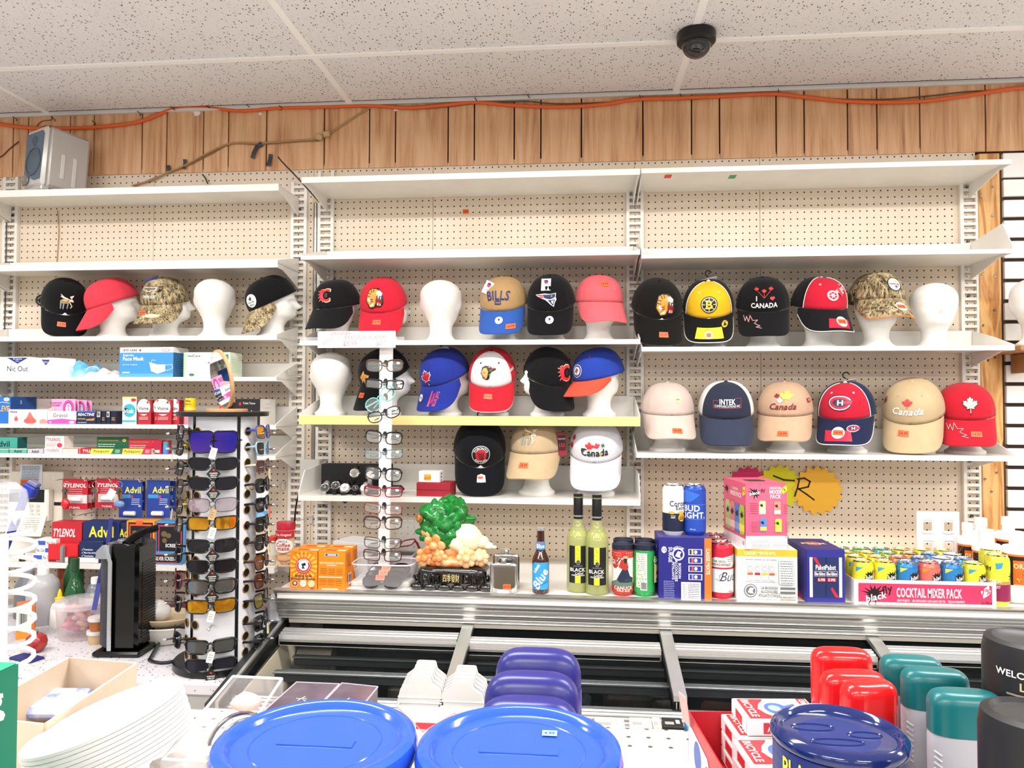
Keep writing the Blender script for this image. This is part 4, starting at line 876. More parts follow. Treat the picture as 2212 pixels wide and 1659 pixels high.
# ================================================================== gondola in the foreground
ZG = 1.19
gd = empty('gondola_unit', (0, 0, 0)); tag(gd, 'white perforated gondola shelf in the foreground', 'shelf unit')
yg = atz(1340, 1571, ZG).y
def m_perf():
 q = NT('perforated_white_steel'); tc = q.n('ShaderNodeTexCoord'); sx = q.n('ShaderNodeSeparateXYZ', {0: (tc, 'Object')})
 fx_ = q.math('SUBTRACT', q.math('FRACT', q.math('DIVIDE', (sx, 0), .0254)), .5); fy_ = q.math('SUBTRACT', q.math('FRACT', q.math('DIVIDE', (sx, 1), .0254)), .5)
 d = q.math('SQRT', q.math('ADD', q.math('MULTIPLY', fx_, fx_), q.math('MULTIPLY', fy_, fy_)))
 far = q.math('GREATER_THAN', (sx, 1), yg - .062); hole = q.math('MULTIPLY', q.math('LESS_THAN', d, .12), far)
 q.set('Base Color', q.mix(hole, '#d6d4d0', '#54504c')); q.set('Roughness', .3); return q.m
MB().box(-1.4, .32, ZG - .008, 1.4, yg, ZG, 0, .001).build('top_deck', m_perf(), gd)
MB().box(-1.4, yg - .004, ZG - .03, 1.4, yg, ZG - .008).build('back_lip', SHELF, gd)
MB().box(-1.4, .32, ZG - .03, 1.4, .326, ZG - .008).build('front_lip', SHELF, gd)
MB().box(-1.38, .64, 0, 1.38, .66, ZG - .01).build('centre_panel', PEG, gd)
MB().box(-1.38, .66, .93, 1.38, 1.30, .945, 0, .001).build('lower_deck', SHELF, gd)
MB().box(-1.38, 1.295, .92, 1.38, 1.30, .965).build('lower_lip', SHELF, gd)
MB().box(-1.38, .4, 0, 1.38, 1.25, .12).build('plinth', mat('#3a3836', .6), gd)
# cartons on the lower deck peeping over the far edge
k = 0
for pa, pb, c_, lab in ((1285, 1350, '#e4e0d6', 'white carton with line drawings peeping over the gondola edge'), (1362, 1410, '#d8d6d0', 'grey and tan carton peeping over the gondola edge'), (1412, 1430, '#e8dfc4', 'narrow cream carton peeping over the gondola edge'), (1434, 1478, '#17181c', 'black carton peeping over the gondola edge'), (1484, 1530, '#2f8fc4', 'bright blue carton peeping over the gondola edge'), (1200, 1280, '#caa27a', 'tan carton hidden mostly by the blue lid')):
 a_, b_ = at(pa, 1555, 1.2).x, at(pb, 1555, 1.2).x; zt_ = at(pa, 1569, 1.2).z
 carton('goods_carton', lab, 'carton', (a_ + b_) / 2, 1.2, .945, b_ - a_, .035, zt_ - .945, c_, front=[('R', .1, .9, .6, .97, '#9a9a98')], top=[('R', .1, .2, .55, .5, '#8f8f8a'), ('R', .65, .3, .85, .7, '#b5b0a8')])
# ================================================================== goods on the freezer ledge
YF = yf + .014
def pxw(a, b, py, Y): return at(a, py, Y).x, at(b, py, Y).x
def cpx(name, label, cat, pa, pb, ptop, Y, z, d, col, **kw):
 a, b = pxw(pa, pb, ptop, Y); zt_ = at((pa + pb) / 2, ptop, Y).z
 return carton(name, label, cat, (a + b) / 2, Y, z, b - a, d, zt_ - z, col, **kw)
OR = '#ee8a1c'
def rays(u, v, r0, r1, n, col):
 out = []
 for k in range(n):
  a = 2 * PI * k / n; da = PI / n * .5
  out.append(('P', [(u + r0 * math.cos(a), v + r0 * .8 * math.sin(a)), (u + r1 * math.cos(a - da), v + r1 * .8 * math.sin(a - da)), (u + r1 * math.cos(a + da), v + r1 * .8 * math.sin(a + da))], col))
 return out
soda_front = [('R', 0, 0, 1, 1, OR)] + rays(.5, .6, .18, .5, 18, '#f8c04a') + [('C', .5, .62, .28, .21, '#c8203a'), ('C', .5, .62, .25, .185, '#f2ece4'), ('C', .5, .62, .235, .175, '#c8203a'), ('C', .5, .62, .18, .135, '#f6f0ea'), ('T', 'ARM & HAMMER', .5, .765, .045, '#ffffff', {'arc': .19, 'mw': .42}),
 ('P', [(.42, .66), (.56, .7), (.6, .64), (.5, .6), (.56, .54), (.44, .54), (.46, .6)], '#202030'), ('T', 'PURE SAFE AND NATURAL', .5, .95, .03, '#7a4a10', {'mw': .7, 'b': 0}), ('T', 'Baking Soda', .5, .355, .06, '#26264a'), ('T', 'Bicarbonate de soude', .5, .275, .055, '#26264a', {'mw': .9})]
for k_, c_ in enumerate(('#8a3a2a', '#dcd4dc', '#e4c890')): soda_front += [('C', .2 + .3 * k_, .15, .12, .09, '#f4ead8'), ('C', .2 + .3 * k_, .15, .105, .078, c_), ('C', .2 + .3 * k_, .155, .05, .04, '#f0d0a0')]
soda_front += [('T', '500 g', .86, .03, .035, '#6a3a10')]
soda_back = [('R', 0, 0, 1, 1, OR), ('R', .24, .88, .74, .95, '#dfe4ea'), ('R', .26, .885, .72, .945, '#2f4f78'), ('R', .34, .9, .66, .93, '#dfe4ea'), ('T', 'ONE BOX. COUNTLESS USES', .5, .7, .04, '#fff2d8', {'mw': .9, 'rot': 180}), ('T', 'UNE BOITE', .5, .64, .035, '#fff2d8', {'rot': 180})] + lines(.08, .34, .55, .42, 4, .012, '#8a4a10', 1) + lines(.4, .64, .55, .42, 4, .012, '#8a4a10', 2) + lines(.7, .94, .55, .42, 4, .012, '#8a4a10', 3) + [('R', .06, .33, .94, .355, '#fff2d8')] + lines(.08, .34, .29, .15, 4, .012, '#8a4a10', 4) + lines(.4, .64, .29, .15, 4, .012, '#8a4a10', 5) + lines(.7, .94, .29, .15, 4, .012, '#8a4a10', 6) + [('R', .2, .03, .8, .06, '#fff2d8')]
soda_side = [('R', 0, 0, 1, 1, OR)] + lines(.15, .85, .9, .6, 8, .014, '#5a3010', 7) + barcode(.25, .12, .8, .4, 3)
soda_top = [('R', 0, 0, 1, 1, '#f09428'), ('R', .2, .3, .6, .55, '#c8302a'), ('R', .65, .25, .95, .5, '#f4e8d4')]
for lab, pa, pb, dy, fr in (('orange baking soda box showing its round emblem at the ledge end', 627, 686, 0, soda_front), ('orange baking soda box with its back panel to the front', 688, 746, 0, soda_back), ('orange baking soda box behind the one showing the emblem', 629, 687, .062, soda_front), ('orange baking soda box behind the one showing its back panel', 690, 748, .062, soda_back)):
 x0_, x1_ = pxw(pa, pb, 1190, YF); carton('baking_soda_box', lab, 'box', (x0_ + x1_) / 2, YF + dy, ZF, x1_ - x0_, .056, .122, OR, front=fr, right=soda_side, top=soda_top, group='baking soda boxes')
# ---- cans and bottles
def lathe_thing(name, prof, m, loc, n=28, parent=None, smooth=35): return MB().lathe(prof, n).build(name, m, parent, loc, None, smooth)
def can(name, label, x, y, z, dia, h, m, items=None, rot=0, group=None, lidm=None, cat='can', parts=True):
 r_ = dia / 2
 prof = [(r_ * .78, 0), (r_ * .8, .002), (r_ * .97, .010), (r_, .014), (r_, h - .017), (r_ * .97, h - .012), (r_ * .84, h - .004), (r_ * .82, h - .002)]
 o = MB().lathe(prof, 28).build(name, m, None, (x, y, z), (0, 0, math.radians(rot)), 40); tag(o, label, cat, group)
 l = MB().lathe([(r_ * .84, h - .003), (r_ * .86, h), (r_ * .82, h + .0005), (r_ * .78, h - .004), (r_ * .76, h - .0045), (0, h - .004)], 28).build('lid', lidm or CHROME, o, None, None, 40)
 if parts: MB().lathe([(.007, 0), (.007, .001), (0, .0012)], 10, 0, 1.0, 1.5).build('pull_tab', CHROME, l, (0, -.004, h - .004))
 if items: art('can_print', o, items, PI * r_, h - .031, lambda u, v, q: ((r_ + q) * math.sin(u / r_), -(r_ + q) * math.cos(u / r_), h / 2 - .0015 + v), .009, .0003)
 return o
def canpx(name, label, pa, pb, Y, z, h, m, items=None, **kw):
 a, b = pxw(pa, pb, 1200, Y); return can(name, label, (a + b) / 2, Y + (b - a) / 2, z, b - a, h, m, items, **kw)
M_ = lambda c, r=.25: mat(c, r, .35)
# four-pack of tall cans with plastic lids
zc = ZF; hh = .157
PK = mat('#1c2338', .4)
def pak(label, pa, pb, dy, m, items):
 o = canpx('tall_beer_can', label, pa, pb, YF + .004 + dy, zc, hh, m, items, group='four-pack of tall cans', lidm=PK, parts=False)
 r_ = (pxw(pa, pb, 1200, YF)[1] - pxw(pa, pb, 1200, YF)[0]) / 2
 MB().lathe([(r_ * 1.01, hh - .012), (r_ * 1.01, hh + .003), (r_ * .9, hh + .005), (r_ * .86, hh + .001), (0, hh + .001)], 24).build('carrier_ring', PK, o, None, None, 40); return o
canuck = [('R', 0, 0, 1, 1, '#e8e2da'), ('R', 0, .84, 1, 1, '#c23a30'), ('R', 0, .0, 1, .14, '#b5342c'), ('C', .24, .74, .13, .16, '#b5342c'), ('T', 'GLB', .24, .74, .1, '#f0e0d8'), ('P', [(.0, .14), (1, .14), (1, .22), (.6, .34), (.3, .3), (0, .2)], '#5f7a6a'), ('P', [(.3, .3), (.5, .62), (.62, .6), (.7, .4), (.9, .3), (.9, .24), (.4, .24)], '#253048'), ('P', [(.36, .62), (.44, .82), (.6, .8), (.66, .6), (.56, .54)], '#b5342c'), ('C', .56, .86, .07, .06, '#d9a888'), ('P', [(.5, .84), (.62, .84), (.6, .72), (.53, .72)], '#33241c'), ('P', [(.48, .9), (.64, .9), (.6, .96), (.5, .96)], '#b5342c'), ('L', [(.3, .7), (.42, .84)], .003, '#33241c'), ('C', .86, .28, .07, .07, '#c9a060'), ('T', 'CANUCK', .5, .105, .075, '#f0e4d8', {'mw': .7}), ('T', 'PALE ALE', .5, .04, .05, '#f0e4d8', {'mw': .6})]
green = [('R', 0, 0, 1, 1, '#2f9a50'), ('R', .22, .12, .56, .98, '#d6e8c8'), ('R', .36, .5, .52, .95, '#eef2e8')] + barcode(.36, .06, .56, .28, 4) + lines(.38, .5, .92, .56, 9, .012, '#506050', 3) + [('R', .74, .25, 1, .9, '#e8d890'), ('P', splash(.88, .3, .12, .12, 7, 2), '#27506a'), ('P', splash(.86, .48, .1, .1, 7, 5), '#8a3a6a'), ('C', .84, .8, .1, .12, '#2f7a48'), ('T', 'GLB', .84, .8, .08, '#e8e4d0')]
pak('red and white tall can with a lumberjack picture', 1323, 1370, 0, M_('#b5342c'), canuck)
pak('green tall can with a bar code panel', 1370, 1417, 0, M_('#2f9a50'), green)
pak('tall can behind the lumberjack can, under the black carrier', 1325, 1371, .08, M_('#9a8a40'), None)
pak('tall can behind the green can, under the black carrier', 1372, 1417, .08, M_('#9a3a40'), None)
# purple carton with two cans on it
pc = '#26267c'
claw = [('R', 0, 0, 1, 1, pc), ('R', .865, .0, 1, 1, '#e8762c'), ('T', 'CAISSE MIXTE', .93, .62, .055, '#fbeadc', {'rot': -90, 'mw': .5}), ('C', .1, .8, .05, .055, '#e8e8f4'), ('T', '12', .1, .8, .045, pc), ('T', 'SURGE', .22, .72, .055, '#e8e8f4', {'rot': -90}), ('C', .37, .73, .115, .105, '#e8e8f4'), ('C', .37, .73, .09, .08, pc), ('P', [(.31, .7), (.36, .78), (.43, .77), (.4, .72), (.42, .67), (.36, .68)], '#e8e8f4'), ('T', 'WHITE CLAW', .37, .845, .035, '#e8e8f4', {'arc': .13, 'mw': .22})]
for k_ in range(4): claw += [('R', .56, .72 - .135 * k_, .82, .82 - .135 * k_, '#dcdcec'), ('R', .58, .73 - .135 * k_, .8, .81 - .135 * k_, '#34348c'), ('R', .62, .73 - .135 * k_, .655, .81 - .135 * k_, ['#c8c23a', '#d85a4a', '#d84a4a', '#8a90d0'][k_]), ('C', .7, .77 - .135 * k_, .03, .03, '#dcdcec')]
claw += [('T', 'BOISSON', .395, .46, .04, '#e8e8f4', {'rot': -90}), ('T', 'ALCOOLISEE', .33, .46, .04, '#e8e8f4', {'rot': -90}), ('T', 'PETILLANTE', .27, .46, .035, '#e8e8f4', {'rot': -90}), ('R', .42, .0, .79, .28, '#efeef2'), ('R', .52, .0, .525, .28, '#26267c')] + lines(.55, .77, .25, .03, 9, .01, '#707080', 1) + lines(.44, .5, .25, .03, 9, .01, '#707080', 2) + lines(.08, .28, .3, .04, 10, .01, '#9a9ac8', 5)
o = cpx('drink_carton', 'purple twelve-can carton with an orange edge under two tall cans', 'carton', 1423, 1537, 1162, YF, ZF, .13, pc, front=claw, left=[('R', 0, 0, 1, 1, pc), ('T', 'SURGE', .5, .6, .1, '#9a9ad0', {'rot': 90})], top=[('R', 0, 0, 1, 1, '#4a4888'), ('R', .1, .1, .5, .9, '#3a3a82')])
ztop1 = at(1480, 1162, YF).z
corona = [('R', 0, .44, 1, 1, '#ecebe8'), ('R', 0, 0, 1, .44, '#161d38'), ('T', 'Corona', .66, .68, .13, '#1a2244', {'mw': .62}), ('T', 'Extra', .72, .57, .09, '#1a2244'), ('C', .42, .46, .1, .035, '#d8a840'), ('C', .7, .46, .12, .035, '#d8a840'), ('C', .74, .34, .13, .1, '#e0b040'), ('C', .74, .34, .11, .085, '#d09a28'), ('T', 'LA', .74, .38, .03, '#4a3410'), ('T', 'CERVEZA', .74, .34, .03, '#4a3410', {'mw': .2}), ('T', 'MAS FINA', .74, .3, .03, '#4a3410', {'mw': .2}), ('T', 'BEER', .46, .34, .03, '#e8e8ec'), ('T', '473 mL', .46, .385, .024, '#e8e8ec')]
budl = [('R', 0, 0, 1, 1, '#2146a8'), ('L', [(.0, .3), (.9, .3), (.9, .66), (0, .66)], .0012, '#5a7cd0'), ('T', 'BUD', .36, .57, .14, '#f4f6fa', {'mw': .52}), ('T', 'LIGHT.', .4, .4, .14, '#f4f6fa', {'mw': .82}), ('P', [(.0, .7), (.35, .72), (.6, .9), (.3, 1), (.0, 1)], '#2f68c8'), ('T', '473 mL', .4, .06, .03, '#cfd8f0')]
canpx('tall_beer_can', 'white and navy tall can with gold crest on the purple carton', 1434, 1481, YF + .03, ztop1, .160, M_('#ecebe8'), corona, group='tall cans on the purple carton')
canpx('tall_beer_can', 'royal blue tall can with white lettering on the purple carton', 1480, 1529, YF + .03, ztop1, .160, M_('#2146a8'), budl, group='tall cans on the purple carton')
# red cans in a row
bud = [('R', 0, 0, 1, 1, '#c4223a'), ('R', .18, .05, 1, .56, '#f0ece8'), ('T', 'Bud', .68, .4, .2, '#26304e', {'sh': .35, 'mw': .5, 'b': 0}), ('L', [(.3, .34), (.42, .3), (.4, .42), (.52, .5), (.6, .46)], .0016, '#26304e'), ('P', [(.06, .66), (.2, .60), (.75, .60), (.9, .68), (.78, .8), (.3, .82), (.12, .76)], '#e6e0d6'), ('T', 'THE WORLD', .45, .73, .05, '#4a4038', {'mw': .55}), ('T', 'RENOWNED', .45, .66, .05, '#4a4038', {'mw': .55}), ('P', [(.5, .82), (.95, .9), (.98, .72), (.6, .68)], '#eae6de'), ('T', 'BEER', .7, .08, .03, '#7a7068')] + lines(.6, .9, .86, .74, 4, .01, '#6a6258', 3)
for k_, (pa, pb, dy, lab) in enumerate(((1536, 1589, 0, 'front red and white beer can of the row of three'), (1530, 1580, .072, 'middle red beer can of the row of three'), (1524, 1572, .144, 'rear red beer can of the row of three'))):
 canpx('tall_beer_can', lab, pa, pb, YF + .002 + dy, ZF, .172, M_('#c4223a'), bud if k_ == 0 else [('R', 0, 0, 1, .5, '#f0ece8')], group='row of red beer cans')
# white carton under the pink one
wc = [('R', 0, 0, 1, 1, '#f0efec'), ('R', 0, .86, 1, 1, '#e4b83a'), ('T', 'CAISSE MIXTE Nº2', .38, .925, .055, '#fff4d8', {'mw': .52}), ('R', .14, .36, .66, .37, '#909096')] + lines(.14, .66, .8, .79, 1, .012, '#8a8a90', 2)
for k_ in range(4): wc += [('R', .17 + .12 * k_, .4, .265 + .12 * k_, .74, '#b8b8bc'), ('R', .175 + .12 * k_, .405, .26 + .12 * k_, .735, '#f2f2f2'), ('C', .218 + .12 * k_, .62, .036, .06, '#8f9096'), ('C', .218 + .12 * k_, .62, .028, .045, '#f2f2f2'), ('R', .175 + .12 * k_, .5, .26 + .12 * k_, .55, ['#d86a2a', '#b02a3a', '#e0b838', '#d85a3a'][k_])]
wc += [('C', .22, .2, .11, .13, '#6a6c72'), ('C', .22, .2, .095, .112, '#f0efec'), ('C', .22, .2, .08, .09, '#6a6c72'), ('P', [(.17, .17), (.21, .26), (.28, .25), (.25, .2), (.27, .15), (.21, .15)], '#f0efec'), ('T', 'LA BOISSON', .53, .26, .05, '#303034', {'mw': .28}), ('T', 'ALCOOLISÉE', .53, .185, .05, '#303034', {'mw': .28}), ('T', 'PÉTILLANTE ICONIQUE', .53, .11, .05, '#303034', {'mw': .36}), ('R', .69, .33, .94, .82, '#707074'), ('R', .695, .335, .935, .815, '#f4f4f2')] + lines(.71, .92, .78, .37, 10, .014, '#606066', 6) + [('R', .7, .24, .95, .29, '#707074'), ('R', .7, .16, .95, .21, '#707074')] + lines(.06, .95, .045, .03, 1, .012, '#8a8a90', 4) + lines(.7, .95, .1, .05, 2, .03, '#a09890', 8)
cpx('drink_carton', 'white twelve-can carton with a yellow top band under the pink carton', 'carton', 1592, 1722, 1187, YF, ZF, .20, '#f0efec', front=wc, left=[('R', 0, .86, 1, 1, '#e4b83a'), ('R', .2, .3, .8, .7, '#d0ccc8')])
PKC = '#e0607e'
def minican(u, v, c1, c2): return [('P', [(u - .07, v - .1), (u + .07, v - .1), (u + .08, v - .085), (u + .08, v + .085), (u + .06, v + .105), (u - .06, v + .105), (u - .08, v + .085), (u - .08, v - .085)], c1), ('R', u - .078, v - .085, u + .078, v - .03, c2), ('P', splash(u - .02, v + .035, .065, .04, 8, 7), '#18181a')]
pf = [('R', 0, 0, 1, 1, PKC), ('R', 0, 0, 1, .2, '#f0e8ea'), ('P', splash(.22, .86, .18, .1, 11, 4), '#161216'), ('T', 'black', .22, .86, .05, '#f6f0f0', {'rot': 10, 'sh': .2}), ('T', 'fly', .42, .9, .05, '#161216', {'rot': 20, 'sh': .2}), ('T', 'COCKTAIL', .72, .935, .035, '#f8eef0', {'mw': .3}), ('T', 'MIXER', .72, .875, .055, '#f8eef0', {'mw': .3}), ('T', 'PACK', .72, .805, .055, '#f8eef0', {'mw': .26}), ('P', [(.84, .92), (.98, .98), (1.0, .9), (.9, .84)], '#f0d83a'), ('T', '7%', .92, .91, .035, '#201810', {'rot': -15})]
pf += minican(.4, .635, '#c8dca0', '#e8f0c8') + minican(.76, .625, '#e88a78', '#f4e4dc') + minican(.42, .37, '#5a86c8', '#e8c850') + minican(.78, .36, '#b8cc4a', '#f0e060') + lines(.1, .28, .7, .55, 6, .008, '#7a2038', 1) + lines(.9, .99, .68, .55, 6, .008, '#7a2038', 2) + lines(.1, .28, .42, .28, 6, .008, '#7a2038', 3) + lines(.9, .99, .42, .28, 6, .008, '#7a2038', 4) + [('T', '12', .93, .2, .04, '#403038')] + lines(.08, .5, .14, .03, 6, .007, '#9a8a90', 5) + lines(.58, .96, .12, .03, 5, .007, '#9a8a90', 6)
pl = [('R', 0, 0, 1, 1, PKC), ('R', 0, 0, 1, .15, '#f0e8ea'), ('P', splash(.15, .84, .12, .09, 10, 9), '#161216'), ('T', 'COCKTAIL', .55, .88, .035, '#f8eef0'), ('T', 'MIXER PACK', .58, .8, .07, '#f8eef0', {'mw': .5}), ('P', [(.88, .8), (1, .84), (1, .96), (.9, .94)], '#f0d83a'), ('T', '7%', .94, .88, .04, '#201810')]
for k_, (c1, c2) in enumerate((('#b8cc8a', '#dce8b0'), ('#e88a88', '#f4d4cc'), ('#5a78c0', '#8a9cd0'), ('#b0c040', '#f0e060'))): pl += [('P', [(.12 + .22 * k_, .2), (.3 + .22 * k_, .2), (.32 + .22 * k_, .24), (.32 + .22 * k_, .6), (.29 + .22 * k_, .66), (.13 + .22 * k_, .66), (.1 + .22 * k_, .6), (.1 + .22 * k_, .24)], c1), ('R', .1 + .22 * k_, .25, .32 + .22 * k_, .36, c2), ('P', splash(.2 + .22 * k_, .5, .1, .08, 8, 5), '#18181a')]
pl += [('T', '12', .92, .08, .05, '#403038')]
zt2 = at(1655, 1187, YF).z; a_, b_ = at(1612, 1187, YF + .005).x, at(1706, 1187, YF + .005).x
carton('drink_carton', 'pink cocktail mixer carton stacked on the white carton', 'carton', (a_ + b_) / 2 - .004, YF + .005, zt2 + .0006, b_ - a_, .20, at(1655, 1046, YF).z - zt2, PKC, yaw=8, front=pf, left=pl, top=[('R', 0, 0, 1, 1, '#d8587a'), ('P', [(.3, .35), (.7, .35), (.76, .5), (.7, .65), (.3, .65), (.24, .5)], '#2a1418')])
# blue carton with two cans showing
pb = '#2b2b86'; a_, b_ = pxw(1741, 1826, 1190, YF); zt_ = at(1780, 1188, YF).z; hp = zt_ - ZF; wp = b_ - a_
o = carton('drink_carton', 'royal blue open-fronted carton holding two ribbon beer cans', 'carton', (a_ + b_) / 2, YF, ZF, wp, .19, hp, pb, yaw=3, top=[('R', 0, 0, 1, 1, '#2e2c72'), ('C', .5, .55, .22, .16, '#c86a3a'), ('C', .5, .55, .14, .09, '#3a3470'), ('T', 'Pabst', .5, .55, .12, '#f0e8e0')], left=[('R', 0, 0, 1, 1, '#332f80'), ('P', [(.6, 0), (.9, 0), (.5, .2)], '#c82a3a')],
 front=[('R', .08, .1, .92, .86, '#10183a'), ('R', .08, .1, .16, .86, '#d8d4d0'), ('R', .84, .1, .92, .86, '#cfd0d6'), ('R', .16, .1, .49, .86, '#1d2a5c'), ('R', .51, .1, .84, .86, '#1d2a5c'), ('P', [(.16, .86), (.25, .86), (.4, .66), (.36, .62)], '#b8283a'), ('P', [(.84, .1), (.74, .1), (.62, .26), (.66, .3)], '#b8283a'), ('T', 'Pabst', .36, .67, .09, '#f0eeea', {'mw': .26}), ('T', 'Pabst', .62, .67, .09, '#f0eeea', {'mw': .28}), ('R', .2, .50, .49, .6, '#f0eeea'), ('R', .205, .505, .485, .595, '#1d2a5c'), ('R', .515, .5, .8, .6, '#f0eeea'), ('R', .52, .505, .795, .595, '#1d2a5c'), ('T', 'Blue Ribbon', .345, .55, .06, '#f0eeea', {'mw': .26}), ('T', 'Blue Ribbon', .655, .55, .06, '#f0eeea', {'mw': .26}), ('R', .28, .4, .49, .47, '#c82a3a'), ('R', .53, .4, .76, .47, '#c82a3a'), ('T', '5.9%', .385, .435, .045, '#f6f0f0'), ('T', '5.9%', .645, .435, .045, '#f6f0f0')])
# cocktail tray with four rows of cans
a_, b_ = pxw(1845, 2152, 1270, YF); tw = b_ - a_; zt_ = at(2000, 1255, YF).z - ZF
tr = empty('can_tray', ((a_ + b_) / 2, YF, ZF)); tag(tr, 'low pink and white cardboard tray full of small drink cans', 'tray')
td = .272; CB = mat('#ece6e2', .5)
for nm, bx in (('tray_front', (-tw / 2, 0, 0, tw / 2, .002, zt_)), ('tray_back', (-tw / 2, td, 0, tw / 2, td + .002, zt_)), ('tray_side', (-tw / 2, .002, 0, -tw / 2 + .002, td, zt_)), ('tray_side', (tw / 2 - .002, .002, 0, tw / 2, td, zt_)), ('tray_floor', (-tw / 2 + .002, .002, 0, tw / 2 - .002, td, .002))):
 MB().box(*bx).build(nm, CB, tr)
tf = [('R', .03, .08, .97, .86, '#d8355e'), ('P', splash(.14, .42, .095, .42, 13, 6), '#161216'), ('T', 'black', .155, .3, .26, '#f6f0f0', {'rot': 14, 'sh': .2}), ('T', 'fly', .235, .62, .3, '#161216', {'rot': 20, 'sh': .2}), ('T', 'COCKTAIL MIXER PACK', .53, .5, .36, '#faeef2', {'mw': .46}), ('T', 'RUM MOJITO', .35, .17, .09, '#f4c8d4', {'mw': .09}), ('T', 'GIN GREYHOUND', .46, .17, .09, '#f4c8d4', {'mw': .1}), ('T', 'LONG ISLAND ICED TEA', .58, .17, .09, '#f4c8d4', {'mw': .13}), ('T', 'TEQUILA MARGARITA', .72, .17, .09, '#f4c8d4', {'mw': .12}), ('P', [(.89, .62), (.945, .88), (.965, .55), (.91, .34)], '#f6f2f2'), ('T', '7%', .928, .6, .24, '#d8355e', {'rot': 12}), ('T', '12 x 355 ml', .93, .16, .1, '#5a1828', {'mw': .08})]
art('tray_print', tr, tf, tw, zt_, lambda u, v, q: (u, -q, v + zt_ / 2))
def fly(base, low, corner, tx=True, o_=.12):
 it = [('R', 0, 0, 1, 1, base), ('R', 0, 0, 1, .45, low), ('P', [(.2, 1), (.42, 1), (.2, .84)], corner), ('P', splash(.60 + o_ * .3, .72, .3, .24, 12, 5), '#151214'), ('T', 'black', .64 + o_ * .3, .71, .13, '#f4f0ee', {'rot': 16, 'sh': .2})]
 return it + ([('T', 'fly', .86, .84, .1, '#151214', {'rot': 18})] if tx else [])
kinds = {'Y': ('yellow', '#e6d838', '#eab83a', '#3a9ac0'), 'B': ('blue', '#2a78b8', '#5a90a8', '#d8d040'), 'R': ('coral', '#d86a5c', '#d8625c', '#e0902c'), 'G': ('green', '#8cc878', '#b8d8a0', '#d8e8c8'), 'O': ('orange', '#d88a3a', '#e0a050', '#e8d040'), 'W': ('white', '#dcdce0', '#d0d4d8', '#9a9aa0'), 'T': ('teal', '#5aa8a8', '#c8d890', '#d8e8a0')}
rowsk = ['YYBRBY', 'YYRBWB', 'YYGOBW', 'GGTYYY']; ordn = ['first', 'second', 'third', 'fourth', 'fifth', 'sixth']; rown = ['front', 'second', 'third', 'rear']
dc = (tw - .008) / 6.15
proto = {}
for rr, row in enumerate(rowsk):
 for q, kk in enumerate(row):
  nm, base, low, cor = kinds[kk]; X_ = (a_ + b_) / 2 - tw / 2 + .006 + dc * (q + .5) + (dc * .06 if rr % 2 else 0); Y_ = YF + .006 + dc / 2 + rr * (dc + .002)
  lab = '%s drink can, %s from the left in the %s row of the pink tray' % (nm, ordn[q], rown[rr])
  if kk in proto: clone(proto[kk], None, (X_, Y_, ZF + .0022), (0, 0, RNG.uniform(-.12, .12)), lab)
  else: proto[kk] = can('drink_can', lab, X_, Y_, ZF + .0022, dc - .002, .122, M_(base), fly(base, low, cor), 0, 'cans in the pink tray')
# single can at the tray's right end
pa, pb_ = 2142, 2192
vod = [('R', 0, .5, 1, 1, '#d8d440'), ('R', 0, .42, 1, .5, '#b88a58'), ('R', 0, 0, 1, .42, '#8a1f4a'), ('P', [(.3, .95), (.5, .98), (.46, .84), (.32, .8)], '#3a9ac0'), ('P', splash(.86, .62, .22, .2, 12, 8), '#151214'), ('T', 'VODKA', .2, .5, .08, '#f0e4d8'), ('T', 'CRANBERRY', .22, .36, .07, '#f0d8d8', {'mw': .4}), ('T', 'fly', .12, .82, .1, '#151214', {'rot': 18})]
canpx('drink_can', 'yellow and maroon drink can at the right end of the pink tray', pa, pb_, YF + .008, ZF, .150, M_('#d8d440'), vod)
canpx('drink_can', 'yellow can with a blue corner behind the yellow and maroon can', 2128, 2176, YF + .10, ZF, .150, M_('#d8d440'), fly('#d8d440', '#d8d440', '#3a9ac0', True, -.3))
# bottles
BG = mat('#3a1608', .06, 0, 0, .93, 0, 1.5, .6)
def bottle(name, label, px, ptop, Y, z, r_, h, m, neck, shoulder, mats=None, extra=None):
 x_ = at(px, 1200, Y).x; prof = [(0, .0), (r_ * .9, .0), (r_, .006), (r_, h * shoulder), (r_ * .93, h * (shoulder + .05)), (r_ * .6, h * (shoulder + .14)), (neck, h * (shoulder + .24)), (neck * .95, h * .96), (neck * 1.1, h * .965), (neck * 1.1, h * .985), (neck * .9, h)]
 o = MB().lathe(prof, 28).build(name, m, None, (x_, Y + r_, z), None, 40); tag(o, label, 'bottle'); return o
o = bottle('beer_bottle', 'brown beer bottle with a blue diagonal label', 1167, 1140, YF + .005, ZF, .0275, .205, BG, .0125, .5)
MB().lathe([(.0142, .198), (.0150, .200), (.0142, .2075), (0, .208)], 20).build('crown_cap', mat('#c9ccd2', .25, .8), o, None, None, 40)
wrapc = lambda r_, z0_: (lambda u, v, q: ((r_ + q) * math.sin(u / r_), -(r_ + q) * math.cos(u / r_), z0_ + v))
art('label_print', o, [('P', [(.0, .0), (.9, .0), (1, .12), (1, 1), (.15, 1), (.0, .86)], '#3a9ad4'), ('T', 'Blue', .52, .42, .3, '#f4f8fa', {'rot': 58, 'sh': .2, 'mw': 1.3}), ('T', 'Labatt', .3, .78, .12, '#f4f8fa', {'rot': 58, 'mw': .5}), ('L', [(.1, .02), (.9, .3)], .002, '#1a4a8a')], .062, .085, wrapc(.0276, .058), .009, .0006)
art('neck_label', o, [('R', 0, 0, 1, 1, '#3a8ac8'), ('T', 'Blue', .5, .45, .5, '#f4f8fa', {'mw': .8}), ('T', 'Labatt', .5, .85, .2, '#d84a3a')], .034, .026, wrapc(.0152, .152), .006, .001)
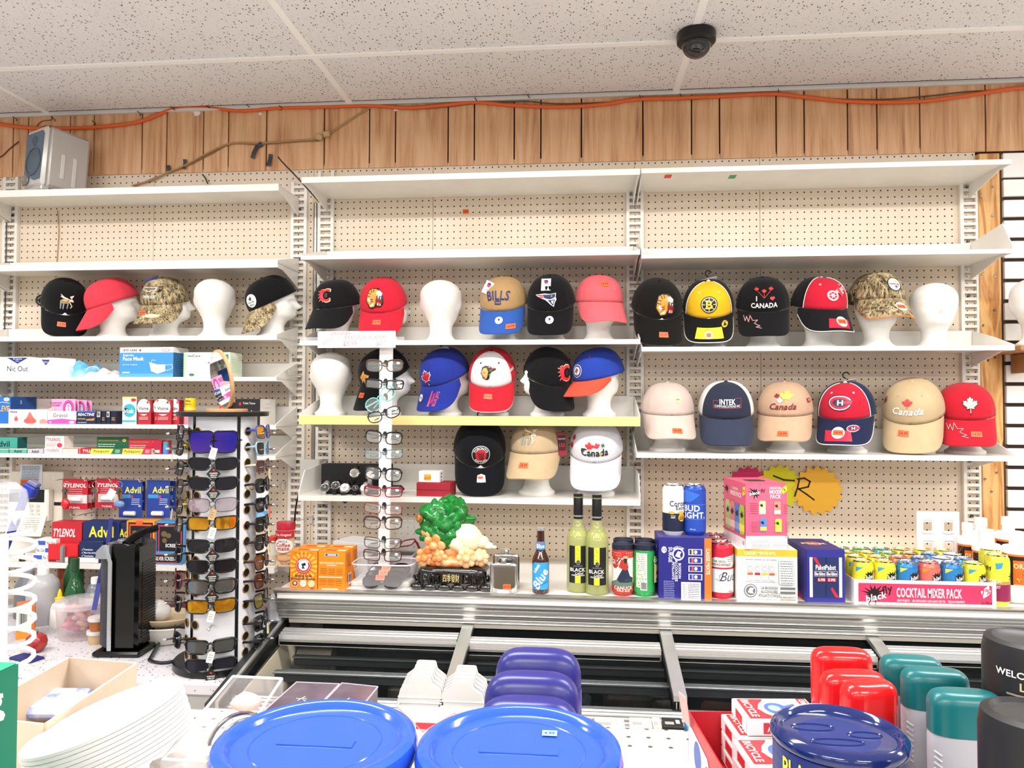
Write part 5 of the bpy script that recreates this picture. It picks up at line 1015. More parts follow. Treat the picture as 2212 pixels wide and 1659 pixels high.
WG = mat('#b4ba78', .04, 0, 0, .42, 0, 1.45, .7)
for k_, (px_, dy, lab) in enumerate(((1249, .03, 'left of the two white wine bottles with black and yellow labels'), (1290, .006, 'right of the two white wine bottles with black and yellow labels'))):
 o = bottle('wine_bottle', lab, px_, 1072, YF + dy, ZF, .0375, .312, WG, .0142, .52); o['group'] = 'pair of wine bottles'
 MB().lathe([(.0152, .232), (.0156, .238), (.0156, .30), (.0150, .302), (.0158, .305), (.0158, .312), (.013, .3145), (0, .3145)], 20).build('capsule', mat('#141416', .3), o, None, None, 40)
 MB().lathe([(.0, .004), (.034, .004), (.0362, .01), (.0362, .165), (.033, .185), (.022, .205)], 24).build('wine', mat('#c8cc74', .1, 0, 0, .45), o, None, None, 40)
 art('label_print', o, [('R', 0, 0, 1, 1, '#17171a'), ('R', .34, .55, .62, 1, '#e2e23a'), ('R', .34, .0, .62, .2, '#e2e23a'), ('C', .5, .56, .1, .07, '#8a8a88'), ('C', .5, .56, .07, .05, '#17171a'), ('T', 'McGUIGAN', .5, .46, .03, '#8a8a88', {'mw': .5}), ('T', 'BLACK', .46, .36, .09, '#f0efe8', {'mw': .8}), ('T', 'Label', .56, .27, .07, '#f0efe8', {'sh': .4, 'b': 0}), ('T', 'PINOT GRIGIO', .5, .21, .035, '#f0efe8', {'mw': .7})], .062, .118, wrapc(.0377, .092), .009, .0006)
 art('neck_print', o, [('T', 'McGUIGAN', .5, .5, .6, '#c8c8c4', {'mw': .9})], .04, .008, wrapc(.0157, .243), .006, .0006)
# hip flasks
for k_, (pa, pb_, pt, dy, lab) in enumerate(((1057, 1117, 1218, .004, 'polished steel hip flask with an orange price sticker'), (1064, 1122, 1198, .06, 'second steel hip flask standing behind the stickered one'))):
 a_, b_ = pxw(pa, pb_, 1240, YF + dy); w_ = b_ - a_; h_ = at(pa, pt, YF + dy).z - ZF
 if k_ == 0: h_ = at(pa, pt, YF + dy).z - ZF
 outl = [(w_ / 2 * math.copysign(abs(math.cos(t)) ** .75, math.cos(t)), .011 * math.copysign(abs(math.sin(t)) ** .9, math.sin(t)) - .006 * math.cos(t) ** 2 * 0) for t in [2 * PI * i / 36 for i in range(36)]]
 mb = MB(); rings = [(0, .94), (.004, 1), (h_ - .01, 1), (h_ - .003, .97), (h_, .86)]
 vs = [(x * s_, y * s_, z) for z, s_ in rings for x, y in outl]; n = 36
 mb.add(vs, [(j * n + i, j * n + (i + 1) % n, (j + 1) * n + (i + 1) % n, (j + 1) * n + i) for j in range(4) for i in range(n)] + [tuple(range(4 * n, 5 * n)), tuple(reversed(range(n)))])
 o = mb.build('hip_flask', mat('#b8b8b6', .12, .95), None, ((a_ + b_) / 2, YF + dy + .012, ZF), None, 40); tag(o, lab, 'flask', 'pair of hip flasks')
 MB().lathe([(.0085, 0), (.0085, .012), (.007, .015), (0, .0155)], 16).build('screw_cap', mat('#c4c4c2', .15, .95), o, (.0, 0, h_ - .001), None, 40)
 MB().tube([(-.018, 0, h_ + .003), (-.014, 0, h_ + .017), (.012, 0, h_ + .016)], .0016, 6).build('cap_arm', CHROME, o)
 if k_ == 0: art('price_sticker', o, [('R', 0, 0, 1, 1, '#f06a3a'), ('T', '20.75', .5, .5, .45, '#6a1a10', {'mw': .8})], .024, .017, lambda u, v, q: (u + .012, -.0105 - q - .0012, .022 + v))
# starburst price cards on the pegboard
def star(n, ro, ri): return [((ro if i % 2 == 0 else ri) * math.cos(PI * i / n + .1), (ro if i % 2 == 0 else ri) * math.sin(PI * i / n + .1)) for i in range(2 * n)]
for lab, px_, py_, rad, c_, dy in (('magenta starburst card on the pegboard behind the pink carton', 1617, 1056, .088, '#d8286a', .004), ('yellow starburst card half hidden by the pink carton', 1684, 1052, .086, '#e4e01e', .006), ('orange starburst card with a black letter R', 1766, 1060, .094, '#ffc23c', .009)):
 c0 = at(px_, py_, W - dy); o = MB().prism(star(17, rad, rad * .84), -.0006, .0006, 0, 'XZ').build('starburst_card', mat(c_, .55), None, c0); tag(o, lab, 'price card', 'starburst price cards')
 if 'orange' in lab: art('handwriting', o, [('L', [(.15, .95), (.5, 1.0), (.8, .85), (.7, .62), (.2, .52), (.6, .3), (1.0, .05)], .006, '#1a1512'), ('L', [(.25, .98), (.15, .6), (0, .2)], .006, '#1a1512')], .07, .085, lambda u, v, q: (u - .048, -.0006 - q, v + .004))
 if 'yellow' in lab: art('handwriting', o, [('L', [(.35, .78), (.6, .68), (.9, .66)], .006, '#1a1512')], .15, .15, lambda u, v, q: (u, -.0006 - q, v))
# moulded six-can carrier
a_, b_ = pxw(1980, 2072, 1150, YF + .33); zt_ = at(2020, 1105, YF + .33).z; w_ = b_ - a_; h_ = zt_ - ZF
cr = empty('can_carrier', ((a_ + b_) / 2, YF + .33, ZF)); tag(cr, 'upright white plastic can carrier sheet with square holes', 'carrier')
mb = MB(); xsx = [-w_ / 2, -w_ * .35, -w_ * .14, w_ * .14, w_ * .35, w_ / 2]; zsz = [0, h_ * .08, h_ * .22, h_ * .42, h_ * .55, h_ * .72, h_ * .85, h_]
for i in range(5):
 for j in range(7):
  if i in (1, 3) and j in (1, 3, 5): continue
  mb.box(xsx[i], -.002, zsz[j], xsx[i + 1], .002, zsz[j + 1])
mb.build('sheet', mat('#ecebee', .25, 0, 0, .92), cr)
for i in (1, 3):
 for j in (1, 3, 5):
  xc, zc_ = (xsx[i] + xsx[i + 1]) / 2, (zsz[j] + zsz[j + 1]) / 2; MB().tube([(xc + .022 * math.copysign(abs(math.cos(t)) ** .5, math.cos(t)), -.003, zc_ + .024 * math.copysign(abs(math.sin(t)) ** .5, math.sin(t))) for t in [2 * PI * k / 20 for k in range(20)]], .0016, 6, 0, True).build('ring', mat('#f6f6f6', .3), cr, smooth=60)
# orange cleaner bottles (picture of a face left off)
def orange_bottle(label, px, Y, w_, h_):
 x_ = at(px, 1150, Y).x; r_ = w_ / 2
 o = MB().lathe([(0, 0), (r_ * .96, 0), (r_, .004), (r_, h_ * .66), (r_ * .98, h_ * .68)], 24).build('cleaner_bottle', mat('#d8742a', .3), None, (x_, Y, ZF), None, 40); tag(o, label, 'bottle', 'orange cleaner bottles')
 MB().lathe([(r_ * 1.03, h_ * .67), (r_ * 1.03, h_ * .745), (r_ * .9, h_ * .775), (r_ * .55, h_ * .79)], 24).build('collar', WHITE, o, None, None, 40)
 MB().lathe([(r_ * .52, h_ * .78), (r_ * .5, h_ * .87), (r_ * .56, h_ * .875), (r_ * .54, h_ * .995), (0, h_)], 20).build('cap', WHITE, o, None, None, 40)
 it = [('R', 0, 0, 1, 1, '#cf6a22'), ('R', 0, 0, .26, 1, '#141010'), ('R', .86, 0, 1, 1, '#141010'), ('R', .26, .9, .86, 1, '#2a120c'), ('T', 'ORANGE', .55, .76, .12, '#e8d8a8', {'mw': .56}), ('T', 'CHRONIC', .55, .2, .1, '#e8d8a8', {'mw': .56}), ('R', .26, .0, .86, .1, '#141010'), ('T', 'CLEANER', .55, .05, .05, '#d84a2a')]
 rr = random.Random(px)
 for k in range(9): u_, v_ = rr.uniform(.3, .82), rr.uniform(.3, .66); s_ = rr.uniform(.02, .05); it += [('C', u_, v_, s_, s_ * 1.0, '#b04a14'), ('C', u_ - .004, v_ + .006, s_ * .8, s_ * .8, '#f0a03a')]
 art('label_print', o, it + lines(.05, .22, .8, .2, 8, .01, '#c8b8a8', 3), PI * r_, h_ * .6, lambda u, v, q: ((r_ + q) * math.sin(u / r_), -(r_ + q) * math.cos(u / r_), h_ * .34 + v), .012, .0004)
orange_bottle('orange cleaner bottle partly hidden by the white can carrier', 2090, YF + .27, .062, .21)
orange_bottle('middle orange cleaner bottle in front of the pine post', 2131, YF + .17, .082, .205)
orange_bottle('large orange cleaner bottle at the right edge of the ledge', 2196, YF + .14, .084, .205)
orange_bottle('rear orange cleaner bottle standing against the pine post', 2118, YF + .36, .075, .215)
orange_bottle('rear orange cleaner bottle at the right edge of the ledge', 2178, YF + .32, .075, .225)
# crumpled bag at the far right
mb = MB(); c0 = at(2208, 1275, YF + .06)
mb.lathe([(.0, 0), (.05, .0), (.062, .012), (.06, .028), (.045, .04), (.02, .046), (0, .047)], 20, 0, 1.2, .8)
mb.v = [(x, y, z + .004 * noise.noise(Vector((x * 60, y * 60, z * 60)))* (1 if z > .002 else 0)) for x, y, z in mb.v]
o = mb.build('plastic_bag', m_noise('clear_wrap', '#d8c8c0', '#f0ece8', 25.0, .15), None, (c0.x, YF + .08, ZF + .0005), None, 60); tag(o, 'crumpled clear bag at the right end of the ledge', 'bag')
# ================================================================== spectacles
def rrect(w, h, p=.35, n=28, tilt=0, drop=0):
 out = []
 for i in range(n):
  t = 2 * PI * i / n; x = w / 2 * math.copysign(abs(math.cos(t)) ** p, math.cos(t)); z = h / 2 * math.copysign(abs(math.sin(t)) ** p, math.sin(t))
  if z < 0: x *= 1 - drop * (-z / h) ;
  out.append((x, z + tilt * x))
 return out
def spectacles(name, label, loc, rot, fcol, lcol, lw=.056, lh=.036, gap=.014, p=.5, fr=.0022, lensm=None, wrapk=2.2, temple=.12, group=None, drop=.25, tilt=.06, half=None, shield=False, fold=False, top=None, tm=None, cat='sunglasses', splay=0.0, fm=None):
 o = empty(name, loc, rot); tag(o, label, cat, group); fm = fm or mat(fcol, .22); lm = lensm or mat(lcol, .08)
 cy = lambda x: wrapk * x * x
 zf_ = lambda u: u
 fmb = MB(); cx_ = (lw + gap) / 2
 for s in (-1, 1):
  ol = [(s * (cx_ + x), z) for x, z in rrect(lw, lh, p, 28, tilt, drop)]
  if shield: ol = [(s * (lw * .5 + x * 1.02), z + (.006 if x > lw * -.2 else .008)) for x, z in rrect(lw * 1.04, lh * 1.15, .4, 28, tilt, .35)]
  pts = [(x, cy(x), z) for x, z in ol]
  fmb.tube(pts, fr, 6, 0, True)
  if half: fmb.tube([q for q in pts if q[2] > lh * .05] if s > 0 else sorted([q for q in pts if q[2] > lh * .05]), fr * 1.5, 6)
  n = len(pts); c = (s * cx_, cy(s * cx_) + .0003, 0); mb = MB()
  rings = [[(c[0] + (q[0] - c[0]) * k, cy(c[0] + (q[0] - c[0]) * k) + .0004, q[2] * k) for q in pts] for k in (1, .66, .33)]
  vs = [v for r_ in rings for v in r_] + [c]
  mb.add(vs, [(j * n + i, j * n + (i + 1) % n, (j + 1) * n + (i + 1) % n, (j + 1) * n + i) for j in range(2) for i in range(n)] + [(2 * n + i, 2 * n + (i + 1) % n, 3 * n) for i in range(n)])
  mb.build('lens', lm, o, None, None, 60)
  xo = s * (cx_ + lw / 2); yo = cy(xo); zo = lh * .22
  if fold: tp = [(xo, yo, zo), (xo * .98, yo + .012, zo), (xo * .2, yo + .018 + (.004 if s > 0 else 0), zo - .006), (-xo * .75, yo + .02, zo - .016)]
  else: tp = [(xo, yo, zo), (xo + s * .003, yo + .012, zo), (xo - s * (.002 + splay * .4), yo + temple * .7, zo - .004), (xo - s * (.004 + splay * .6), yo + temple, zo - .026)]
  MB().tube(tp, [fr * 1.6, fr * 1.7, fr * 1.3, fr * 1.1], 6).build('temple', tm or fm, o, None, None, 60)
 fmb.tube([(-gap / 2 - .002, cy(0), lh * .16), (0, -.001, lh * .26), (gap / 2 + .002, cy(0), lh * .16)], fr * 1.1, 6)
 fmb.build('frame', fm, o, None, None, 60)
 if top: art('lens_sticker', o, [('C', .5, .5, .5, .5, '#f4f4f0')], .012, .008, lambda u, v, q: (cx_ + .012 + u, cy(cx_ + .012) - .002, lh * .22 + v))
 return o
# ---- reading-glass stand
ys = YF + .10; xs0 = at(829, 1195, ys).x; zt_ = at(836, 742, ys).z
st = empty('glasses_stand', (xs0, ys, ZF)); tag(st, 'tall white slotted strip stand for reading glasses', 'display stand')
SW = mat('#ecebea', .35); dxs = (at(836, 742, ys).x - xs0) * .6; H_ = zt_ - ZF
lean = lambda z: dxs * z / H_
mb = MB()
rows_y = [788, 828, 860, 893, 942, 978, 1020, 1058, 1095, 1125, 1168, 1195]
mb.add([(lean(0) - .018, -.002, .02), (lean(0) + .018, -.002, .02), (lean(H_) + .023, -.002, H_), (lean(H_) - .023, -.002, H_), (lean(0) - .02, .004, .02), (lean(0) + .02, .004, .02), (lean(H_) + .023, .004, H_), (lean(H_) - .023, .004, H_)], [(0, 1, 2, 3), (7, 6, 5, 4), (0, 4, 5, 1), (1, 5, 6, 2), (2, 6, 7, 3), (3, 7, 4, 0)])
mb.build('strip', SW, st)
MB().box(-.10, -.05, 0, .10, .12, .016, 0, .004).build('base', mat('#e4e2e0', .4), st)
zs_rows = [at(829, py, ys).z - ZF for py in rows_y]
for z in zs_rows:
 MB().prism([(lean(z) - .008, z - .006), (lean(z) + .008, z - .006), (lean(z) + .008, z + .008), (lean(z) + .004, z + .016), (lean(z) - .004, z + .016), (lean(z) - .008, z + .008)], -.0032, -.0024, 0, 'XZ').build('slot', mat('#1a1a1c', .6), st)
 MB().tube([(lean(z), .0, z - .002), (lean(z), -.016, z - .002), (lean(z), -.02, z + .004)], .003, 8).build('nose_peg', SW, st)
# its hand-written sign
sg = empty('price_sign', (at(770, 733, ys - .03).x, ys - .03, at(770, 733, ys).z)); tag(sg, 'white card sign hand-lettered Designer Reading Glasses in red', 'sign')
sw_, sh_ = .268, .050
MB().box(-sw_ / 2 + .0, -.001, -sh_ / 2 - .006, sw_ / 2, .001, sh_ / 2, 0).build('card', mat('#f0ece8', .5), sg)
RD = '#c8484e'
art('lettering', sg, [('T', 'DESIGNER', .3, .84, .2, RD, {'b': 0, 'mw': .42}), ('T', 'READING GLASSES', .62, .54, .24, RD, {'b': 0, 'mw': .62}), ('T', '$9.99', .42, .18, .3, RD, {'b': 0, 'mw': .2}), ('T', 'BRAND', .13, .36, .2, RD, {'b': 0, 'rot': 28, 'sh': .3, 'mw': .16}), ('T', 'BEST', .82, .2, .22, RD, {'b': 0, 'rot': 14, 'sh': .3, 'mw': .16}), ('L', [(.08, .1), (.24, .38)], .0012, RD)], sw_, sh_, lambda u, v, q: (u, -.001 - q, v))
MB().box(-sw_ / 2 - .05, -.003, -sh_ / 2 + .004, sw_ / 2 + .03, -.0022, -sh_ / 2 + .03).build('clear_tape', mat('#ffffff', .05, 0, 0, .12), sg)
CL = mat('#e4e8e8', .03, 0, 0, .16, 0, 1.45, .8); DK = mat('#20242a', .05, 0, 0, .72, 0, 1.45, .6)
rg = [('black glasses with honey lower rims at the top of the stand', '#1e1822', .050, .034, .6, dict(half=True, fm=mat('#5a4630', .3))), ('narrow black rectangular glasses, second on the stand', '#15151a', .052, .026, .35, dict(half=True, roll=3)), ('black and aqua round glasses hanging askew', '#7fc8c4', .045, .042, .85, dict(roll=-38)), ('thin black oval glasses tilted above the yellow strip', '#15151a', .044, .032, .8, dict(roll=-16)),
  ('black half-rim glasses just below the yellow strip', '#18181c', .050, .036, .6, dict(half=True, roll=4)), ('rimless glasses with teal folded arms', '#1f6a78', .052, .026, .4, dict(fr=.0012, roll=-2)), ('thick black round glasses in the middle of the stand', '#141416', .050, .038, .65, dict(half=True, roll=6)), ('dark red narrow rectangular glasses', '#8c1c34', .052, .028, .4, dict(half=True, roll=2)),
  ('thin maroon glasses with amber folded arms', '#7a2a2a', .052, .028, .4, dict(fr=.0014, roll=4)), ('brown half-rim glasses, third from the bottom of the stand', '#4a2a20', .052, .036, .6, dict(half=True)), ('thin dark brown metal glasses, second from the bottom', '#3a2420', .050, .030, .45, dict(fr=.0013, roll=2)), ('dark brown rectangular glasses at the bottom of the stand', '#4a2620', .052, .030, .4, dict(roll=2))]
for (lab, fc, lw_, lh_, p_, kw), z in zip(rg, zs_rows):
 kw = dict(kw); roll_ = kw.pop('roll', 0)
 spectacles('reading_glasses', lab, (xs0 + lean(z) + (-.012 if lh_ > .04 else 0), ys - .022, ZF + z - .004), (0, math.radians(roll_), 0), fc, '#ffffff', lw_ * 1.08, lh_ * 1.12, .016, p_, kw.pop('fr', .0019), CL, 1.0, group='reading glasses on the stand', drop=.12, fold=True, top=True, cat='glasses', **kw)
# ---- clear tray of clip-on sunglasses at the foot of the stand
a_, b_ = pxw(754, 888, 1245, YF); tw2 = b_ - a_; xc = (a_ + b_) / 2; ht = at(760, 1222, YF).z - ZF
ty = empty('plastic_tray', (xc, YF, ZF)); tag(ty, 'clear flared plastic tray holding dark sunglasses', 'tray')
def traysurf(u, v):
 t = 2 * PI * u; k = .82 + .18 * v; x = tw2 / 2 * k * math.copysign(abs(math.cos(t)) ** .35, math.cos(t)); y = .06 * k * math.copysign(abs(math.sin(t)) ** .35, math.sin(t)) + .065; return (x, y, .002 + ht * v)
PLAS = mat('#e6e4e6', .08, 0, 0, .2, 0, 1.45, .8)
MB().grid(traysurf, 48, 4, 0, True).build('wall', PLAS, ty, None, None, 60)
MB().tube([traysurf(i / 48, 1) for i in range(48)], .0026, 6, 0, True).build('rim', mat('#f2f0f0', .1, 0, 0, .55), ty, None, None, 60)
MB().add([traysurf(i / 48, 0) for i in range(48)], [tuple(range(48))]).build('floor', PLAS, ty)
for k_, (dy, dz, lab, hs) in enumerate(((.022, .024, 'dark sunglasses lying at the front of the clear tray', 1), (.048, .034, 'brown sunglasses second in the clear tray', 1), (.072, .044, 'maroon-tinted sunglasses third in the clear tray', 1), (.094, .05, 'rear pair of sunglasses in the clear tray', 0))):
 o = spectacles('sunglasses', lab, (xc + .003 * k_, YF + dy, ZF + dz), (math.radians(-32), 0, 0), '#1a1014', ['#241a24', '#2a1418', '#34161c', '#3a1a20'][k_], .058, .040, .014, .75, .0018, None, 1.4, .05, 'sunglasses in the clear tray', fold=True)
 if hs: art('price_sticker', o, [('R', 0, 0, 1, 1, '#f4784a'), ('T', '12.99', .5, .5, .45, '#7a2010', {'mw': .8})], .03, .018, lambda u, v, q: (u - .006, -.004 - q, v + .012))
# gift box with red glasses, clear block, grey carton behind
cpx('gift_box', 'open mauve-grey gift box behind the clear tray', 'box', 798, 892, 1200, YF + .13, ZF, .09, '#b9aab4', top=[('R', .04, .06, .96, .94, '#3a3438')])
spectacles('glasses', 'red plastic glasses poking out of the mauve gift box', (at(862, 1195, YF + .17).x, YF + .17, ZF + .118), (math.radians(-60), math.radians(-14), math.radians(-20)), '#8a1428', '#ffffff', .054, .034, .014, .5, .0024, CL, 1.0, .1, cat='glasses')
cpx('grey_carton', 'pale grey carton between the baking soda and the glasses stand', 'carton', 712, 800, 1172, YF + .20, ZF, .12, '#d4d2d4', yaw=-18)
a_, b_ = pxw(852, 905, 1150, YF + .19); o = MB().box(a_, YF + .19, ZF, b_ + .03, YF + .27, at(880, 1124, YF + .19).z, 0, .003).build('acrylic_box', mat('#d8dcdc', .05, 0, 0, .32, 0, 1.45, .8)); tag(o, 'clear acrylic box behind the jade cabbage', 'box')
# ================================================================== carved cabbage ornament
JB = empty('cabbage_ornament', (at(972, 1270, YF + .005).x, YF + .005, ZF)); tag(JB, 'carved jade cabbage ornament on orange flowers and a black scrolled base', 'ornament')
jw = at(1055, 1260, YF).x - at(890, 1260, YF).x; jh = lambda py: at(972, py, YF + .06).z - ZF
def blob(name, c, rad, m, amp=.15, f=30, nu=28, nv=18, seed=0, parent=None, sq=1.0, rot=(0, 0, 0)):
 Rm = Matrix.Rotation(rot[2], 3, 'Z') @ Matrix.Rotation(rot[1], 3, 'Y') @ Matrix.Rotation(rot[0], 3, 'X')
 def fn(u, v):
  a, b = 2 * PI * u, PI * (v - .5); d = Vector((math.cos(a) * math.cos(b), math.sin(a) * math.cos(b), math.sin(b)))
  p = Vector((math.copysign(abs(d.x) ** sq, d.x) * rad[0], math.copysign(abs(d.y) ** sq, d.y) * rad[1], math.copysign(abs(d.z) ** sq, d.z) * rad[2])); k = 1 + amp * noise.noise(p * f + Vector((seed, seed * 2, 0))) + amp * .5 * noise.noise(p * f * 2.3 + Vector((seed, 0, 5)))
  return Vector(c) + Rm @ (p * k)
 return MB().grid(fn, nu, nv, 0, True).build(name, m, parent or JB, None, None, 70)
LAQ = mat('#0b0a0b', .08, 0, 0, 1, 0, 1.5, .8); JO = m_noise('orange_jade', '#e87a34', '#f6c48c', 26.0, .2, 3, 0, Subsurface_Weight=.15); JG = m_noise('green_jade', '#0e5a20', '#1f8a38', 40.0, .15, 5, .5); JC = m_noise('cream_jade', '#eadcb0', '#f8f0d8', 14.0, .18, 2, 0, Subsurface_Weight=.15)
zb_ = jh(1224)
blob('black_base', (0, .075, zb_ * .52), (jw * .46, .062, zb_ * .5), LAQ, .05, 40, 40, 16, 1, None, .35)
rr = random.Random(4)
for k_ in range(15):
 a = (k_ - 7) / 7; x_ = a * jw * .48
 if abs(x_) < .04: continue
 mb = MB(); mb.tube([(x_ + .012 * math.cos(t) * (1 - t / 9), .012 + .02 * abs(a) ** 3, zb_ * .5 + rr.uniform(-.01, .01) + .015 * math.sin(t) * (1 - t / 9)) for t in [i * .55 for i in range(12)]], .0045, 6); mb.build('scroll', LAQ, JB, None, None, 60)
for k_ in range(6):
 x_ = (k_ - 2.5) / 2.5 * jw * .46; blob('foot', (x_, .02, .011), (.022, .016, .012), LAQ, .05, 40, 14, 8, k_)
MB().box(-.036, .006, zb_ * .32, .036, .016, zb_ * .82, 0, .003).build('name_plate', LAQ, JB)
art('inscription', JB, [('T', '四季發財', .5, .5, .72, '#d8c48a', {'b': 0, 'mw': .92})], .06, zb_ * .36, lambda u, v, q: (u + .002, .0055 - q, zb_ * .58 + v))
ZO = zb_;
blob('flower_mound', (-.005, .075, ZO + .012), (jw * .41, .05, .022), JO, .12, 40, 36, 14, 3)
def flower(c, r_, n, m, yawf=0):
 r_ *= 1.3; c = (c[0], c[1] - .012, c[2] * 1.08)
 for k in range(n):
  a = 2 * PI * k / n + yawf; blob('petal', (c[0] + r_ * .6 * math.cos(a), c[1] + .004, c[2] + r_ * .6 * math.sin(a)), (r_ * .52, r_ * .3, r_ * .44), m, .1, 40, 12, 8, k, None, 1, (0, -a, 0))
 blob('petal', (c[0], c[1] - r_ * .25, c[2]), (r_ * .45, r_ * .35, r_ * .45), m, .12, 60, 14, 8, 9)
flower((-.060, .045, ZO + .055), .026, 5, JO); flower((-.092, .05, ZO + .02), .022, 6, JO, .3); flower((-.04, .04, ZO + .02), .018, 6, JO, .2)
JP = m_noise('pale_orange_jade', '#f0a868', '#f8dcb0', 40.0, .2, 3)
flower((.048, .04, ZO + .022), .023, 8, JP); flower((.092, .05, ZO + .022), .02, 8, JP, .2)
flower((-.08, .07, ZO + .085), .02, 5, JO, .5)
for k_ in range(9): blob('bud', (-.03 + k_ * .009, .055, ZO + .06 - .004 * k_ + .004 * math.sin(k_ * 2)), (.009, .008, .008), JO, .05, 40, 10, 7, k_)
blob('flower_mound', (.0, .08, ZO + .045), (.085, .035, .03), JO, .15, 40, 24, 12, 6)
blob('cabbage_body', (.040, .075, ZO + .085), (.058, .044, .047), JC, .05, 16, 32, 20, 2, None, 1, (0, math.radians(18), 0))
blob('cabbage_stem', (.012, .066, ZO + .068), (.05, .036, .026), JC, .06, 18, 24, 14, 5, None, 1, (0, math.radians(28), 0))
blob('cabbage_root', (.094, .07, ZO + .072), (.024, .022, .022), JC, .05, 20, 18, 12, 3); blob('cabbage_root', (.113, .068, ZO + .062), (.018, .015, .013), JC, .06, 20, 16, 10, 6); blob('root_tip', (.131, .068, ZO + .058), (.012, .006, .006), JC, .04, 20, 12, 8, 6)
lv = [(-.062, .07, .155, .05, .05, .045), (-.03, .05, .14, .05, .035, .05), (-.075, .06, .115, .04, .03, .036), (-.02, .08, .175, .042, .05, .04), (.008, .06, .165, .036, .04, .04), (-.05, .045, .09, .032, .03, .032), (-.02, .042, .085, .035, .028, .036), (-.095, .06, .135, .026, .022, .013), (-.1, .06, .1, .03, .02, .013), (.02, .07, .185, .022, .03, .016), (.045, .065, .14, .026, .024, .016), (-.09, .055, .08, .024, .02, .016), (-.035, .07, .2, .018, .024, .016), (-.03, .045, .055, .028, .024, .02), (.0, .05, .115, .03, .03, .04)]
for k_, (x_, y_, z_, a, b, c) in enumerate(lv): blob('leaf', (x_, y_ + .018, ZO + .012 + z_ * .9), (a, b, c), JG, .42, 34, 30, 20, k_ * 3.1)
blob('cricket', (-.112, .05, ZO + .145), (.012, .009, .013), m_noise('bronze_paint', '#6a3a14', '#c88a3a', 120.0, .35), .25, 90, 14, 10, 2)
JB.scale = (1, 1, jh(1080) / (ZO + .205))
# ================================================================== middle bay, lowest shelf: watches and small boxes
zE = msh['e']; YS = yr + .02
cpx('watch_case', 'black presentation case standing behind the watches', 'case', 694, 842, 1003, YS + .12, zE, .05, '#0c0b0c', rough=.8)
a_, b_ = pxw(688, 860, 1060, YS); cush = MB()
o = MB().box(a_, YS + .015, zE, b_, YS + .11, zE + .028, 0, .012).build('watch_cushion', mat('#111013', .85), None, None, None, 40); tag(o, 'black padded cushion under the wristwatches', 'cushion')
def watch(label, px, py, case, dial, strap, tilt=38, s=1.0, subd=None):
 y_ = YS + (.05 if py < 1030 else .02); p = at(px, py, y_); o = empty('wristwatch', p, (math.radians(-tilt + 90) , 0, 0)); tag(o, label, 'watch', 'wristwatches on the black cushion'); o.scale = (s, s, s)
 MB().lathe([(0, -.004), (.015, -.004), (.018, -.002), (.0185, .002), (.016, .005), (.0145, .0045), (0, .0042)], 28).build('case', mat(case, .2, .9), o, None, None, 35)
 d = MB().lathe([(.0142, .0046), (0, .0047)], 28, cap=False).build('dial', mat(dial, .3), o)
 inv = '#f0f0f0' if dial in ('#17171a', '#26262a', '#1c2426') else '#26262a'
 it = [('L', [(.5, .5), (.5, .82)], .0011, inv), ('L', [(.5, .5), (.68, .42)], .0012, inv)]
 for k in range(12): a = PI / 6 * k; it.append(('L', [(.5 + .4 * math.cos(a), .5 + .4 * math.sin(a)), (.5 + .46 * math.cos(a), .5 + .46 * math.sin(a))], .0009, inv))
 if subd:
  for (u, v) in ((.32, .5), (.68, .5), (.5, .3)): it += [('C', u, v, .1, .1, inv), ('C', u, v, .085, .085, dial)]
 art('hands', o, it, .028, .028, lambda u, v, q: (u, v, .0049 + q))
 MB().lathe([(.0025, 0), (.0025, .004), (0, .0042)], 8, 0, axis='X').build('crown', mat(case, .2, .9), o, (.018, 0, 0))
 for sgn in (-1, 1): MB().tube([(0, sgn * .017, 0), (0, sgn * .027, -.006), (0, sgn * .033, -.018), (0, sgn * .03, -.032)], [.0095, .0085, .008, .007], 8).build('strap', mat(strap, .5, .6 if strap.startswith('#b') else 0), o, None, None, 50)
watch('silver wristwatch with a grey dial leaning against the black case', 766, 1022, '#c8c4bc', '#8a867c', '#17171a', 20, 1.0, True)
watch('silver wristwatch behind the red-rimmed glasses', 800, 1028, '#c0beb8', '#b0aca4', '#b4b2ae', 25, .95)
watch('steel chronograph wristwatch with black dial at the cushion end', 702, 1054, '#b4b2ae', '#1c2426', '#b4b2ae', 40, 1.0, True)
watch('round black-dialled wristwatch with white marks', 725, 1049, '#c0beba', '#17171a', '#141416', 40, .95, True)
watch('white-dialled silver wristwatch in the middle of the cushion', 745, 1055, '#d0cecc', '#e6e4e0', '#18181a', 42, 1.12, True)
watch('wristwatch with a stitched black leather strap', 768, 1056, '#2a2a2c', '#26262a', '#17171a', 40, .9)
watch('silver bracelet wristwatch next to the glasses stand', 787, 1056, '#c8c4bc', '#d0d4cc', '#b8b6b0', 40, .95)
cpx('jewel_case', 'dark red hinged jewellery box on the watch shelf', 'box', 899, 973, 1043, YS, zE, .09, '#9a1a2c', rough=.6, front=[('R', 0, .46, 1, .50, '#5a0c18')], yaw=-4)
zz = at(930, 1043, YS).z
o = cpx('ring_box', 'small white box with a price sticker on the red jewellery box', 'box', 904, 950, 1018, YS + .012, zz + .0005, .05, '#ecebe6', yaw=-6, front=[('R', .26, .18, .6, .72, '#f0a23a'), ('T', '$12.99', .43, .38, .2, '#a02a18', {'mw': .3})])
mb = MB(); c0 = at(955, 1030, YS + .03); rr = random.Random(2)
for k in range(26): t = k / 25; mb.lathe([(0, -.003), (.0026, 0), (0, .003)], 6); mb.v[-18:] = [(x + c0.x + .004 * math.sin(k * 1.9) - .006, y + c0.y + .006 * math.cos(k * 2.3), z + zz + .004 + .03 * abs(math.sin(t * PI * 1.2))) for x, y, z in mb.v[-18:]]
